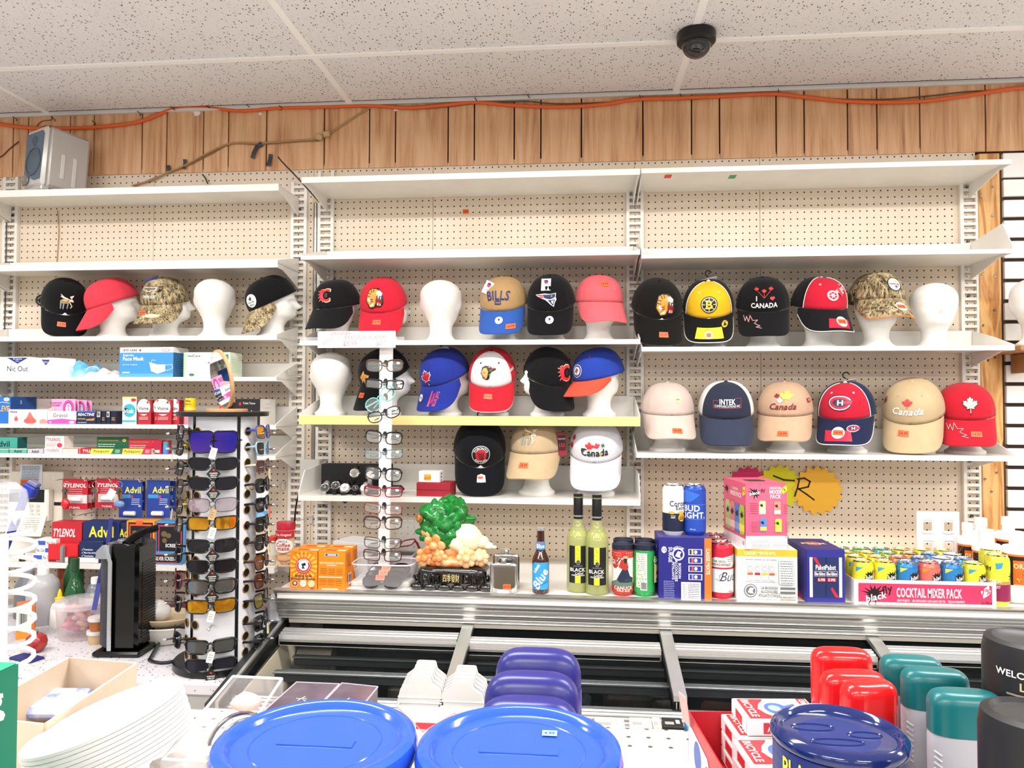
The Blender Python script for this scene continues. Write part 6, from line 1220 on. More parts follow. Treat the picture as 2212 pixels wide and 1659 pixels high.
o = mb.build('chain_bracelet', mat('#b8b6b4', .2, .9), None, None, None, 60); tag(o, 'silver bead bracelet draped beside the white ring box', 'bracelet')
# ================================================================== left bank goods
YB = yl + .014
def lb(name, label, pa, pb, ptop, key, d, col, dy=0.0, **kw): return cpx(name, label, kw.pop('cat', 'box'), pa, pb, ptop, YB + dy, lsh[key], d, col, **kw)
NV = '#27307c'
nic = [('P', [(.6, .96), (.96, .96), (.78, .66)], NV), ('T', '30 Cigarette', .78, .9, .06, '#e4e4f0', {'mw': .28}), ('T', 'Filters', .78, .8, .05, '#e4e4f0'), ('T', 'Nic Out', .78, .42, .26, '#2a2a30', {'mw': .36, 'b': 0})] + lines(.05, .45, .7, .2, 4, .05, '#7a7a80', 2)
lb('filter_carton', 'white cigarette-filter display carton at the far left', -60, 66, 771, 'd', .11, '#f0eeec', front=nic, right=[('P', [(.3, .9), (.95, .82), (.6, .4)], NV)])
lb('filter_carton', 'second white filter carton turned beside the first', 68, 118, 773, 'd', .10, '#eeecea', .012, yaw=-24, front=[('P', [(.4, .92), (1, .88), (.72, .6)], NV), ('T', 'Filters', .72, .78, .08, '#e4e4f0', {'mw': .4})])
# loose bagged masks: flattened soft pack
def softpack(label, px, w_, d_, h_, m, key, seed, dy=.03, nm='mask_pack'):
 c = at(px, 800, YB + dy); mb = MB()
 mb.grid(lambda u, v: (c.x + (u - .5) * w_, YB + dy + (v - .5) * d_ + d_ / 2, lsh[key] + .001 + h_ * max(0, (1 - (2 * u - 1) ** 4) * (1 - (2 * v - 1) ** 4)) * (.75 + .5 * noise.noise(Vector((u * 5 + seed, v * 4, seed))))), 26, 14)
 o = mb.build(nm, m, None, None, None, 60); return tag(o, label, 'mask pack')
softpack('pale blue and white bag of face masks between the cartons', 120, .13, .1, .06, m_noise('blue_white_wrap', '#7cc0e8', '#f4f6f8', 18.0, .15), 'd', 1)
softpack('bright blue folded face masks in clear wrap', 165, .17, .1, .065, m_noise('blue_mask', '#3aa0e0', '#a8d8f4', 14.0, .3), 'd', 4, .05)
softpack('silver-grey flat plastic wrap lying before the face mask box', 215, .16, .07, .035, m_noise('silver_wrap', '#b8b6b8', '#ecebec', 30.0, .12), 'd', 7, .02, 'plastic_wrap')
MB_loop = MB().tube([at(200 + 14 * math.cos(t) , 800 - 8 * math.sin(t), YB + .03) for t in [i * .4 for i in range(9)]], .0012, 6).build('mask_loop', WHITE); tag(MB_loop, 'thin white elastic ear loop of a bagged mask', 'ear loop')
byd = [('R', 0, 0, 1, .82, '#3f8fd0'), ('R', 0, 0, 1, .12, '#5aa4dc'), ('T', 'BYD CARE', .2, .905, .07, '#2a2a30', {'mw': .26}), ('P', [(.36, .9), (.385, .94), (.41, .9), (.385, .86)], '#8a2030'), ('C', .86, .9, .07, .06, '#b82a3a'), ('C', .86, .9, .06, .05, '#f0eeec'), ('T', 'BYD', .86, .9, .05, '#b82a3a'), ('T', 'Face Mask', .26, .62, .12, '#f4f8fa', {'mw': .46}), ('T', 'Single Use', .17, .74, .06, '#f4f8fa', {'mw': .22}), ('T', 'SOFT & EASY TO BREATHE', .2, .42, .03, '#e0ecf4', {'mw': .3}), ('P', [(.56, .5), (.72, .42), (.86, .42), (.86, .2), (.72, .12), (.6, .2)], '#f2f4f6'), ('L', [(.86, .4), (.98, .42), (1.0, .3), (.9, .22), (.86, .24)], .0014, '#e8eef4'), ('L', [(.6, .5), (.62, .58), (.68, .55)], .0014, '#e8eef4'), ('R', .06, .14, .2, .18, '#e0ecf4')]
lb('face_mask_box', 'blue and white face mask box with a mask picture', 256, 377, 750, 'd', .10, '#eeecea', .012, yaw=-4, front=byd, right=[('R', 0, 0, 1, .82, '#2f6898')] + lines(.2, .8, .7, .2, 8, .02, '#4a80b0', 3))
med = [('R', 0, 0, 1, 1, '#eef0ea'), ('R', .62, .12, .97, .92, '#3f8a48'), ('R', 0, 0, .05, 1, '#a8d0a0'), ('T', 'VedCare', .22, .86, .1, '#2f3a34', {'mw': .32}), ('T', '50 pcs', .8, .8, .1, '#f0f6ee', {'mw': .3}), ('C', .18, .1, .06, .06, '#3f7a48'), ('P', leaf(.55, .58, .08, .1), '#d85a8a')] + lines(.66, .94, .6, .3, 5, .03, '#a8d0a8', 4)
lb('face_mask_box', 'white and green mask box behind the round mirror', 397, 497, 761, 'd', .10, '#eef0ea', .012, front=med, right=[('R', 0, 0, 1, 1, '#dfe8d4')] + lines(.1, .9, .8, .2, 9, .02, '#a8c0a0', 5))
# fifth shelf
lb('tablet_display', 'blue painkiller display box cut by the left frame edge', -40, 26, 857, 'e', .12, '#2a6ec0', .01, yaw=-6, front=[('T', 'ALEVE', .72, .56, .2, '#e8b02c', {'mw': .5, 'sh': .1}), ('L', [(.45, .74), (.7, .8), (.96, .76)], .0018, '#e8eef4'), ('C', .86, .9, .1, .07, '#dce8f4'), ('T', '12', .86, .9, .07, '#2a6ec0')], right=[('R', 0, 0, 1, 1, '#1f4f96'), ('T', '2', .4, .8, .12, '#c8d8f0')])
eyed = [('P', [(.4, .1), (.55, .86), (.72, .1)], '#e07068'), ('C', .56, .2, .16, .22, '#dc6058'), ('C', .2, .3, .05, .12, '#d85a50'), ('P', [(.15, .34), (.2, .56), (.25, .34)], '#d85a50'), ('T', 'Visine', .13, .84, .14, '#3a3a5a', {'mw': .2}), ('C', .9, .14, .1, .2, '#e89088')]
vd = empty('eye_drop_display', (at(60, 912, YB).x, YB, lsh['e']), (0, 0, math.radians(2))); tag(vd, 'open cardboard eye drop display with red droplets', 'display box')
w_, h_, d_ = .155, .055, .13; CBD = mat('#f0dcd4', .5)
MB().box(-w_ / 2, 0, 0, w_ / 2, .002, h_).build('front', CBD, vd); MB().box(-w_ / 2, d_, 0, w_ / 2, d_ + .002, h_ * 1.75).build('back', CBD, vd); MB().box(-w_ / 2 + .002, .002, 0, w_ / 2 - .002, d_, .003).build('floor', mat('#cbb8b0', .6), vd)
for s_ in (-1, 1): MB().prism([(.002, 0), (d_, 0), (d_, h_ * 1.7), (.002, h_)], s_ * w_ / 2, s_ * (w_ / 2 - .002), 0, 'YZ').build('side', CBD, vd)
art('front_print', vd, eyed, w_, h_, lambda u, v, q: (u, -q, v + h_ / 2)); art('back_print', vd, [('T', 'Visine', .62, .8, .2, '#3a3a5a', {'mw': .26})], w_, h_ * 1.7, lambda u, v, q: (u, d_ - q - .0002, v + h_ * .85))
lb('allergy_carton', 'white and pink nausea tablet carton', 103, 164, 888, 'e', .04, '#f2f0f0', front=[('R', 0, 0, 1, .3, '#d850a8'), ('P', [(0, .3), (.5, .42), (1, .3), (1, .26), (0, .26)], '#d850a8'), ('T', 'Gravol', .45, .68, .3, '#33303a', {'mw': .72, 'b': 0}), ('C', .86, .14, .1, .1, '#f2c8e0'), ('T', '10', .1, .14, .14, '#f6e0ee')], right=[('R', 0, 0, 1, .3, '#c04898')] + barcode(.2, .4, .8, .9, 5))
for k, (pa, pb_) in enumerate(((111, 163), (124, 170), (140, 187), (156, 198))):
 lb('blister_card', ['front', 'second', 'third', 'rear'][k] + ' pink nausea relief card of the fanned four', pa, pb_, 862 + k, 'e', .003, '#e8a0c8', .045 + .012 * k, front=[('C', .72, .62, .24, .34, '#c84a98'), ('C', .72, .62, .15, .24, '#3a3448'), ('C', .72, .62, .13, .21, '#c8b8d0'), ('L', [(.72, .46), (.72, .76)], .0012, '#3a3448'), ('L', [(.64, .68), (.72, .76), (.8, .68)], .0012, '#3a3448')] + ([('T', 'NAUSEA RELIEF', .24, .84, .07, '#a03a80', {'mw': .4}), ('T', 'SOULAGEMENT', .22, .74, .07, '#a03a80', {'mw': .36})] if k == 0 else []), group='fanned pink cards')
RE = '#17204a'
lb('allergy_carton', 'dark navy allergy tablet carton with a yellow flash', 166, 207, 888, 'e', .035, RE, front=[('T', 'REACTINE', .5, .74, .2, '#f0f0f4', {'mw': .86, 'sh': .2}), ('R', 0, .9, 1, 1, '#2f62b0'), ('P', [(.5, .36), (.96, .46), (.9, .28), (.5, .28)], '#e8a030'), ('P', [(.6, .36), (.96, .46), (.8, .36)], '#d83a28'), ('T', 'FAST & LONG', .26, .4, .09, '#e8d040', {'mw': .4}), ('T', 'NON DROWSY', .3, .12, .07, '#c8d0e0')])
for k, (pa, pb_) in enumerate(((208, 218), (219, 228), (229, 238), (239, 251))):
 lb('allergy_carton', ['first', 'second', 'third', 'fourth'][k] + ' dark navy carton edge beside the allergy tablets', pa, pb_, 888, 'e', .06, '#141a34', .004 * k, front=barcode(.15, .55, .85, .95, k, True) if k in (0, 2) else [('R', .2, .3, .8, .36, '#c8a040'), ('R', .2, .45, .8, .5, '#c8a040')], group='navy carton edges')
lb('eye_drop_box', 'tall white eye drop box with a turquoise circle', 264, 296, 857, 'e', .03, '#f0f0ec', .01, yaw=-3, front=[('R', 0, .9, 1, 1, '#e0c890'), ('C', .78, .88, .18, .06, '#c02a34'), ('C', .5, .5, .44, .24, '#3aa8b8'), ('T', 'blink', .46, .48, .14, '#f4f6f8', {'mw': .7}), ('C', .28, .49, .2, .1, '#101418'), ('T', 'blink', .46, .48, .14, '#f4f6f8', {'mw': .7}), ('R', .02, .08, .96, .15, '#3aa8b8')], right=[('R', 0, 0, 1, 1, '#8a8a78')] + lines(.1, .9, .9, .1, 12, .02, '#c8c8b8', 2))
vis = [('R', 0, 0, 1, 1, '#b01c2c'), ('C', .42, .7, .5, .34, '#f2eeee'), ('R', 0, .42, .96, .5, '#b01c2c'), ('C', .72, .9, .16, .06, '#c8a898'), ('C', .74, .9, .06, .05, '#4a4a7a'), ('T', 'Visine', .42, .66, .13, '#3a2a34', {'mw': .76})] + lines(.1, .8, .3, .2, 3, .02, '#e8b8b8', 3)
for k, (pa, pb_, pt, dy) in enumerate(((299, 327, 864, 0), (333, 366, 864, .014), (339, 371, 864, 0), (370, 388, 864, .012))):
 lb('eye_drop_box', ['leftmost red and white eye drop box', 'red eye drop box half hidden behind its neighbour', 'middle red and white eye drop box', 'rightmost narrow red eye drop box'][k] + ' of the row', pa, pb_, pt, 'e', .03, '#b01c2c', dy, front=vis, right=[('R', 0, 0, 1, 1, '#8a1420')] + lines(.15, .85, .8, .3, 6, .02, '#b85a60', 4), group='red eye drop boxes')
c0 = at(411, 915, YB + .03); o = MB().lathe([(0, 0), (.0215, 0), (.023, .003), (.023, .045), (.018, .055), (.016, .058)], 24).build('syrup_bottle', mat('#e088a8', .1, 0, 0, .85), None, (c0.x, YB + .03, lsh['e']), None, 40); tag(o, 'pink syrup bottle with a tall yellow cap', 'bottle')
MB().lathe([(.022, .054), (.0225, .06), (.019, .066), (.0205, .068), (.0195, .1), (0, .101)], 20).build('cap', mat('#e8cc28', .35), o, None, None, 40)
art('cap_print', o, [('T', 'Alka', .5, .7, .25, '#7a3a10'), ('T', 'Seltzer', .5, .3, .2, '#c02a28', {'mw': .8})], .04, .03, wrapc(.0205, .084), .006, .0006)
lb('tissue_pack', 'black-wrapped tissue box behind the sunglasses rack top', 508, 562, 862, 'e', .14, '#161417', front=[('P', leaf(.2, .8, .12, .2), '#c82a34'), ('T', 'Toilet Tissue', .56, .84, .08, '#e4e4e4', {'mw': .5, 'b': 0}), ('T', '2 ply', .58, .5, .14, '#e4e4e4', {'b': 0})], right=[('R', 0, 0, 1, 1, '#e8e4de')] + lines(.3, .7, .8, .5, 3, .02, '#c0b8b0', 1))
lb('small_carton', 'little red carton behind the mirror base', 474, 502, 872, 'e', .03, '#c4363c', .06, front=[('T', 'SAN', .5, .7, .16, '#f0e0dc')])
# sixth shelf: small cartons
ad = [('T', 'Advil', .5, .5, .62, '#141c3a', {'mw': .86})]
def adv(u): return ad
for k, (pa, pb_, pt, c_, lab) in enumerate(((-30, 36, 944, '#3a9a8a', 'teal tablet carton stacked at the far left'), (-36, 19, 969, '#52a898', 'lower teal tablet carton cut by the left edge'), (20, 58, 969, '#5aac9c', 'lower teal tablet carton second from the left edge'), (59, 94, 970, '#b8b4c0', 'silver-grey tablet carton next to the teal ones'))):
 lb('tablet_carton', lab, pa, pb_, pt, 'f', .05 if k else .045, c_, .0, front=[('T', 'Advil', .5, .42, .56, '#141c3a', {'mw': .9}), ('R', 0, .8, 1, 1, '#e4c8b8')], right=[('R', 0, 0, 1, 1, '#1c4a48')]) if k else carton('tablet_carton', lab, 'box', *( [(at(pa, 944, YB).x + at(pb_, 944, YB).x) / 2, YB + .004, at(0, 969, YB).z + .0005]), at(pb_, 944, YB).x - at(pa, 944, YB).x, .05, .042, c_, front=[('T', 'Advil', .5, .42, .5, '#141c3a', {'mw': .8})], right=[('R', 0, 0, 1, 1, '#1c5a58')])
tyl = [('T', 'TYLENOL', .5, .55, .4, '#b81e2c', {'mw': .88, 'sh': .12})]
lb('tablet_carton', 'white and red tablet carton under its twin', 95, 134, 968, 'f', .05, '#f2ece8', front=tyl + lines(.08, .8, .9, .88, 1, .05, '#d88a88', 1))
zq = at(110, 968, YB).z; a_, b_ = pxw(96, 137, 944, YB)
carton('tablet_carton', 'white and red tablet carton stacked on its twin', 'box', (a_ + b_) / 2, YB + .003, zq + .0005, b_ - a_, .055, at(110, 942.5, YB).z - zq, '#f2e8e4', front=[('T', 'TYLENOL', .45, .72, .26, '#b81e2c', {'mw': .8, 'sh': .12}), ('C', .78, .24, .14, .2, '#c83a44')] + lines(.08, .6, .4, .2, 3, .04, '#d88a88', 2), right=[('R', 0, 0, 1, 1, '#e8dcd4')])
lb('tablet_carton', 'white carton with a red edge and yellow stripe', 136, 172, 968, 'f', .05, '#eeeae4', front=[('R', .9, 0, 1, 1, '#c02a38'), ('R', 0, .9, 1, 1, '#c02a38')] + lines(.06, .8, .7, .2, 4, .05, '#c8b060', 3))
lb('tablet_carton', 'red tablet carton partly behind the green ointment box', 173, 203, 968, 'f', .05, '#b01e2c', front=[('T', 'TYLEN', .6, .5, .46, '#f4eeee', {'mw': .9, 'sh': .12})])
pol = lambda base: [('R', 0, 0, 1, 1, base), ('P', [(.0, .04), (.66, .04), (.74, .96), (.04, .96)], '#eedc4a'), ('T', 'Polysporin', .36, .5, .46, '#20242c', {'mw': .6, 'sh': .2})] + lines(.8, .96, .75, .3, 3, .08, '#d8e8d8', 1)
for lab, pa, pb_, c_, dk in (('green ointment carton with a yellow name flash', 195, 263, '#1f6a48', '#175a3c'), ('crimson ointment carton with a yellow name flash', 264, 327, '#d02a4c', '#b8203c')):
 lb('ointment_carton', lab, pa, pb_, 969, 'f', .03, c_, front=pol(c_), right=[('R', 0, 0, 1, 1, '#c8c4c0')] + barcode(.2, .2, .8, .8, 2))
 lb('ointment_carton', ('green' if c_ == '#1f6a48' else 'crimson') + ' ointment backing card above its carton', pa + 14, pb_ + 14, 944 + (4 if c_ != '#1f6a48' else 0), 'f', .004, dk, .035, front=[('R', .05, .74, .7, .82, '#8a6a34'), ('C', .88, .8, .06, .1, '#c8a050'), ('T', '1', .88, .8, .1, '#5a3410')] + lines(.05, .6, .55, .42, 2, .04, '#c8e0d0', 4))
for k, (pa, pb_) in enumerate(((330, 349), (346, 362))): lb('ointment_carton', ['dark crimson carton edge', 'last narrow crimson carton edge'][k] + ' at the end of the ointment row', pa, pb_, 951 + k, 'f', .03, '#a81c38', .02 + .012 * k, front=[('R', .1, .1, .8, .3, '#c8c0c0')])
c0 = at(358, 983, YB + .02); o = MB().lathe([(0, 0), (.01, 0), (.0105, .03), (.0085, .034)], 16).build('roll_on_tube', mat('#4a7ac0', .3), None, (c0.x, YB + .02, lsh['f']), None, 40); tag(o, 'little blue tube with a teal cap by the sunglasses', 'tube'); MB().lathe([(.0095, .033), (.009, .046), (0, .047)], 16).build('cap', mat('#2f9a9a', .3), o, None, None, 40)
# speaker on the top shelf
sx_ = at(70, 412, yl + .03).x; a_, b_ = at(28, 400, yl + .02).x, at(112, 400, yl + .02).x; w_ = b_ - a_; h_ = at(70, 280, yl + .02).z - lsh['a']
sp = empty('loudspeaker', ((a_ + b_) / 2, yl + .02, lsh['a'] + .0135), (0, 0, math.radians(-27))); tag(sp, 'silver desktop loudspeaker with blue-grey grille on the top shelf', 'speaker')
SIL = mat('#c4c0bc', .35, .3); w_ *= .92
MB().box(-w_ / 2, .012, .0, w_ / 2, .17, h_, 0, .012).build('cabinet', SIL, sp, None, (math.radians(-4), 0, 0), 40)
MB().box(-w_ / 2, -.004, .0, w_ / 2, .02, h_, 0, .012).build('front_bezel', mat('#cfccc8', .3, .2), sp, None, (math.radians(-4), 0, 0), 40)
GRL = m_noise('blue_grille', '#4a5a6c', '#6a7c8e', 300.0, .5, 2, .4)
h_ -= .0115; MB().box(-w_ * .45, .0, -.0135, w_ * .45, .03, .004, 0, .003).build('front_foot', SIL, sp)
g = MB().prism([(-w_ * .4, h_ * .25), (-w_ * .1, h_ * .18), (w_ * .1, h_ * .12), (w_ * .42, h_ * .12), (w_ * .44, h_ * .9), (w_ * .36, h_ * .95), (-w_ * .36, h_ * .95), (-w_ * .44, h_ * .88)], -.008, -.0045, 0, 'XZ').build('grille', GRL, sp, None, (math.radians(-4), 0, 0))
MB().tube([(w_ * .04 + w_ * .36 * math.cos(t), -.0095, h_ * .44 + w_ * .36 * math.sin(t)) for t in [2 * PI * i / 32 for i in range(32)]], .0025, 6, 0, True).build('woofer_ring', mat('#4c5866', .4), g, None, None, 60)
MB().lathe([(w_ * .33, -.006), (w_ * .3, -.011), (w_ * .1, -.0085), (0, -.0085)], 28, 0, axis='Y').build('woofer_cone', mat('#566472', .6), g, (w_ * .04, 0, h_ * .44), None, 60)
MB().lathe([(w_ * .14, -.006), (w_ * .12, -.011), (w_ * .04, -.009), (0, -.010)], 20, 0, axis='Y').build('tweeter', mat('#4c5866', .5), g, (w_ * .04, 0, h_ * .8), None, 60)
MB().lathe([(w_ * .15, -.003), (w_ * .14, -.008), (w_ * .07, -.002), (0, .001)], 20, 0, axis='Y').build('bass_port', mat('#8a8886', .3, .3), sp, (-w_ * .28, -.003, h_ * .15), (math.radians(-4), 0, 0), 60)
for k in range(2): MB().box(w_ / 2, .06 + k * .045, h_ * (.2 - .1 * k), w_ / 2 + .003, .074 + k * .045, h_ * .62, 0, .001).build('side_rib', mat('#d8d5d0', .4), sp, None, (math.radians(-4), 0, 0))
# rolled belt tape behind the moose cap
c0 = at(80, 645, yl + .09); mb = MB(); mb.tube([(.026 * (1 - t * .06) * math.cos(t), 0, .026 * (1 - t * .06) * math.sin(t)) for t in [i * .5 for i in range(26)]], .004, 6); o = mb.build('rolled_strap', BLACK, None, (c0.x, yl + .12, lsh['c'] + .155), (0, 0, .5), 60); tag(o, 'rolled black strap behind the black moose cap', 'strap')
o2 = MB().tube([(0, 0, -.026), (.02, .03, -.06), (.03, .07, -.1), (.03, .085, -.154)], .004, 6).build('strap_tail', BLACK, o)
# ================================================================== lowest left shelf, alarm panel and hanging cards
gz = lsh['g']; YG = YB
ap = empty('alarm_cabinet', (at(95, 1090, W).x, W, 0)); tag(ap, 'cream metal alarm cabinet on the pegboard', 'alarm cabinet')
a_, b_, c_, d_ = at(24, 1000, W - .06).x, at(137, 1000, W - .06).x, at(90, 1131, W - .06).z, lsh['f'] - .085
MB().box(a_ - ap.location.x, -.06, c_, b_ - ap.location.x, -.001, d_, 0, .003).build('case', m_noise('cream_enamel', '#d8cfbe', '#e6dece', 5.0, .4), ap)
ky = W - .061
MBn = MB().box(at(44, 1005, ky).x - ap.location.x, -.0625, at(44, 1055, ky).z, at(92, 1005, ky).x - ap.location.x, -.0605, at(44, 1003, ky).z).build('instruction_sheet', mat('#cfd6e0', .3), ap)
wS, hS = at(92, 1005, ky).x - at(44, 1005, ky).x, at(44, 1003, ky).z - at(44, 1055, ky).z; cS = ((at(92, 1005, ky).x + at(44, 1005, ky).x) / 2 - ap.location.x, (at(44, 1003, ky).z + at(44, 1055, ky).z) / 2)
art('sheet_print', ap, lines(.1, .9, .92, .4, 9, .025, '#7a8290', 5) + [('R', .08, .08, .82, .38, '#e87a3c'), ('T', 'DSC', .28, .28, .12, '#3a1a10', {'mw': .3}), ('R', .5, .24, .78, .27, '#7a3414'), ('R', .12, .14, .7, .18, '#7a3414')], wS, hS, lambda u, v, q: (u + cS[0], -.0626 - q, v + cS[1]))
kp = empty('alarm_keypad', (at(58, 1120, ky - .03).x, ky - .0005, 0)); tag(kp, 'white alarm keypad with a dark display below the orange sticker', 'keypad')
ka, kb = at(20, 1100, ky - .03).x - kp.location.x, at(104, 1100, ky - .03).x - kp.location.x; kz0, kz1 = at(58, 1126, ky - .03).z, at(58, 1057, ky - .03).z
MB().box(ka, -.03, kz0, kb, -.0, kz1, 0, .004).build('body', mat('#e2ddd2', .4), kp)
art('face_print', kp, [('R', 0, .6, .9, 1, '#0c0c0e'), ('R', .24, .7, .6, .92, '#5a6a5c'), ('T', '5', .38, .81, .12, '#1a2218', {'b': 0})] + [('C', .1 + .16 * i, .5 - .13 * j, .055, .045, '#c8c4bc') for i in range(5) for j in range(4)], kb - ka, kz1 - kz0, lambda u, v, q: (u + (ka + kb) / 2, -.0302 - q, v + (kz0 + kz1) / 2))
fl = MB().box(ka + .01, -.006, 0, kb - .002, .0, .085, 0, .002).build('flap', mat('#dcd8ce', .4), kp, (0, -.062, kz0 - .055), (math.radians(-22), 0, 0)); art('flap_print', fl, lines(.2, .9, .85, .25, 7, .02, '#9a968c', 6), kb - ka - .012, .085, lambda u, v, q: (u + (ka + kb) / 2, -.006 - q, v + .0425))
# hanging blister cards on peg hooks
def blister(label, pa, pb_, pt, pbm, y_, base, front, group, bub):
 a_, b_ = at(pa, pt, y_).x, at(pb_, pt, y_).x; z1_, z0_ = at(pa, pt, y_).z, at(pa, pbm, y_).z; w_, h_ = b_ - a_, z1_ - z0_
 o = MB().box(-w_ / 2, 0, 0, w_ / 2, .0012, h_, 0, .0004).build('blister_pack', mat(base, .35), None, ((a_ + b_) / 2, y_, z0_)); tag(o, label, 'blister pack', group)
 art('card_print', o, front, w_, h_, lambda u, v, q: (u, -q, v + h_ / 2))
 if bub:
  u0, v0, l, r_ = bub; MB().lathe([(0, -l / 2), (r_ * .8, -l / 2), (r_, -l / 2 + .002), (r_, l / 2 - .002), (r_ * .8, l / 2), (0, l / 2)], 14, 0, axis='X').build('tube', mat('#eeeef0', .25), o, ((u0 - .5) * w_, -r_ * .7, v0 * h_), None, 40)
 return o
tcard = [('R', 0, 0, 1, 1, '#b51e30'), ('T', 'TYLENOL', .5, .78, .12, '#f6eeee', {'mw': .9, 'sh': .15}), ('R', .1, .2, .98, .48, '#d8ccc8')] + lines(.2, .8, .66, .52, 3, .015, '#e8b8b8', 4) + [('T', 'TYLENOL', .5, .06, .06, '#f4e0e0', {'mw': .5})]
acard = [('R', 0, 0, 1, 1, '#1f3a8c'), ('T', 'Advil', .6, .74, .16, '#ecdc3c', {'mw': .7}), ('R', .05, .52, .5, .62, '#3a8ac8'), ('C', .56, .56, .05, .04, '#c83040')] + lines(.55, .9, .5, .36, 4, .014, '#c8d4ec', 3) + [('T', '10', .9, .32, .05, '#e8ecf4')]
yk = W - .13
for k, (pa, pb_) in enumerate(((136, 190), (148, 200), (158, 206))): blister(['front', 'second', 'third'][k] + ' red tablet blister card on the left hook', pa, pb_, 1034 + k, 1100 - k * 2, yk + .022 * k, '#b51e30', tcard, 'red blister cards', (.55, .34, .05, .009) if k == 0 else None)
blister('red tablet blister card hanging next to the blue cards', 208, 258, 1034, 1097, yk, '#b51e30', tcard, 'red blister cards', (.5, .34, .045, .009))
for k, (pa, pb_, pt) in enumerate(((258, 308, 1037), (268, 314, 1038), (318, 368, 1037), (328, 380, 1038))): blister(['front blue tablet card on the left of the two hooks', 'rear blue tablet card on the left of the two hooks', 'front blue tablet card beside the sunglasses rack', 'rear blue tablet card beside the sunglasses rack'][k], pa, pb_, pt, 1118 - (k % 2) * 16, yk + (k % 2) * .025, '#1f3a8c', acard, 'blue blister cards', (.5, .12, .045, .009) if k % 2 == 0 else None)
blister('white and blue cold pack card right of the sunglasses rack', 528, 580, 1045, 1132, yk + .03, '#e4e8ee', [('R', 0, 0, 1, .35, '#5aa0d0'), ('T', 'COLD PAC', .5, .62, .08, '#2a4a8a', {'mw': .7}), ('C', .7, .2, .16, .1, '#8ac0e4')], 'cold packs', None)
def hook(label, px, py, L_=.14, m=None):
 p = at(px, py, W - .002); o = MB().tube([(0, 0, 0), (0, -L_, .002), (0, -L_ - .008, .014)], .0022, 6).build('peg_hook', m or mat('#d8d4cc', .3, .2), None, p); tag(o, label, 'hook', 'pegboard hooks'); MB().box(-.008, -.006, -.03, .008, 0, .006, 0, .002).build('hook_plate', m or mat('#d8d4cc', .3, .2), o)
for px_, py_, lab in ((170, 1031, 'white peg hook holding the red blister cards'), (232, 1032, 'white peg hook holding the single red blister card'), (285, 1034, 'white peg hook holding the left blue cards'), (345, 1034, 'white peg hook holding the right blue cards'), (205, 1106, 'bare peg hook below the red blister cards'), (612, 1042, 'bare white peg hook right of the sunglasses rack'), (672, 1115, 'bare white peg hook below the grey junction box'), (655, 812, 'bare thin peg hook beside the bare foam head')): hook(lab, px_, py_)
# key bunches
def keys(label, px, py, y_, extra=None):
 p = at(px, py, y_); o = empty('key_bunch', p); tag(o, label, 'keys'); MB().tube([(.012 * math.cos(t), 0, -.012 + .012 * math.sin(t)) for t in [2 * PI * i / 16 for i in range(16)]], .0011, 6, 0, True).build('ring', CHROME, o)
 rr = random.Random(px)
 for k in range(4):
  mb = MB(); mb.lathe([(0, 0), (.009, 0), (.009, .0018), (0, .0018)], 12, 0, axis='Y'); mb.box(-.003, 0, -.035, .003, .0018, -.006); mb.build('key', mat(['#a8843c', '#b8b4ac', '#8a6a34', '#7a7874'][k], .3, .9), o, (rr.uniform(-.006, .006), -.003 * k, -.034), (0, rr.uniform(-.4, .4), rr.uniform(-.6, .6)))
 return o
o = keys('brass keys with a red plastic fob hanging on the alarm cabinet', 144, 1040, W - .16); blob('red_fob', (.006, -.012, -.085), (.018, .01, .02), mat('#c8202c', .3), .2, 60, 16, 10, 3, o); MB().box(-.045, -.008, -.093, -.008, -.004, -.08).build('black_tab', BLACK, o)
keys('key bunch hanging between the red blister cards', 206, 1040, W - .16)
o = keys('keys with a white tag and a blue fob before the blue cards', 258, 1040, W - .16); t_ = MB().box(-.014, -.014, -.075, .016, -.012, -.035, 0, .003).build('white_tag', mat('#eceae6', .5), o, None, (0, .5, 0)); blob('blue_fob', (.012, -.018, -.085), (.022, .01, .014), mat('#6a86b4', .3), .05, 30, 16, 10, 1, o)
# goods on the lowest shelf
def lg(*a, **k): return lb(*a[:2], *a[2:5], 'g', *a[5:], **k)
tybig = [('R', 0, 0, 1, 1, '#b8202e'), ('T', 'TYLENOL', .42, .72, .2, '#f6eeee', {'mw': .76, 'sh': .15}), ('T', 'Extra Strength', .28, .4, .1, '#f4e4e4', {'mw': .5, 'sh': .2}), ('C', .78, .36, .1, .06, '#f2eeee'), ('P', [(.0, 0), (.5, 0), (.3, .3), (0, .2)], '#6a1426')]
lg('tablet_box', 'red tablet box behind its red display tray', 113, 177, 1128, .06, '#b8202e', .035, front=tybig)
lg('display_tray', 'low bright red display tray in front of the red box', 104, 168, 1176, .032, '#cf2028', .0, front=[('R', .05, 0, 1, .14, '#7a1420'), ('T', '50 Packs of 2', .4, .07, .05, '#f0d0d0', {'mw': .3})])
adbig = [('R', 0, 0, 1, 1, '#162a5e'), ('T', 'Advil', .52, .74, .26, '#ecdc3c', {'mw': .7}), ('T', 'Ibuprofen Tablets, 200 mg', .4, .46, .07, '#f0f0f4', {'mw': .6}), ('T', 'Pain Reliever/Fever', .44, .36, .08, '#f0f0f4', {'mw': .68}), ('P', [(.8, .2), (.97, .2), (.99, .6)], '#d86a4a')]
lg('tablet_box', 'navy tablet box with yellow lettering', 180, 258, 1127, .06, '#162a5e', .035, front=adbig)
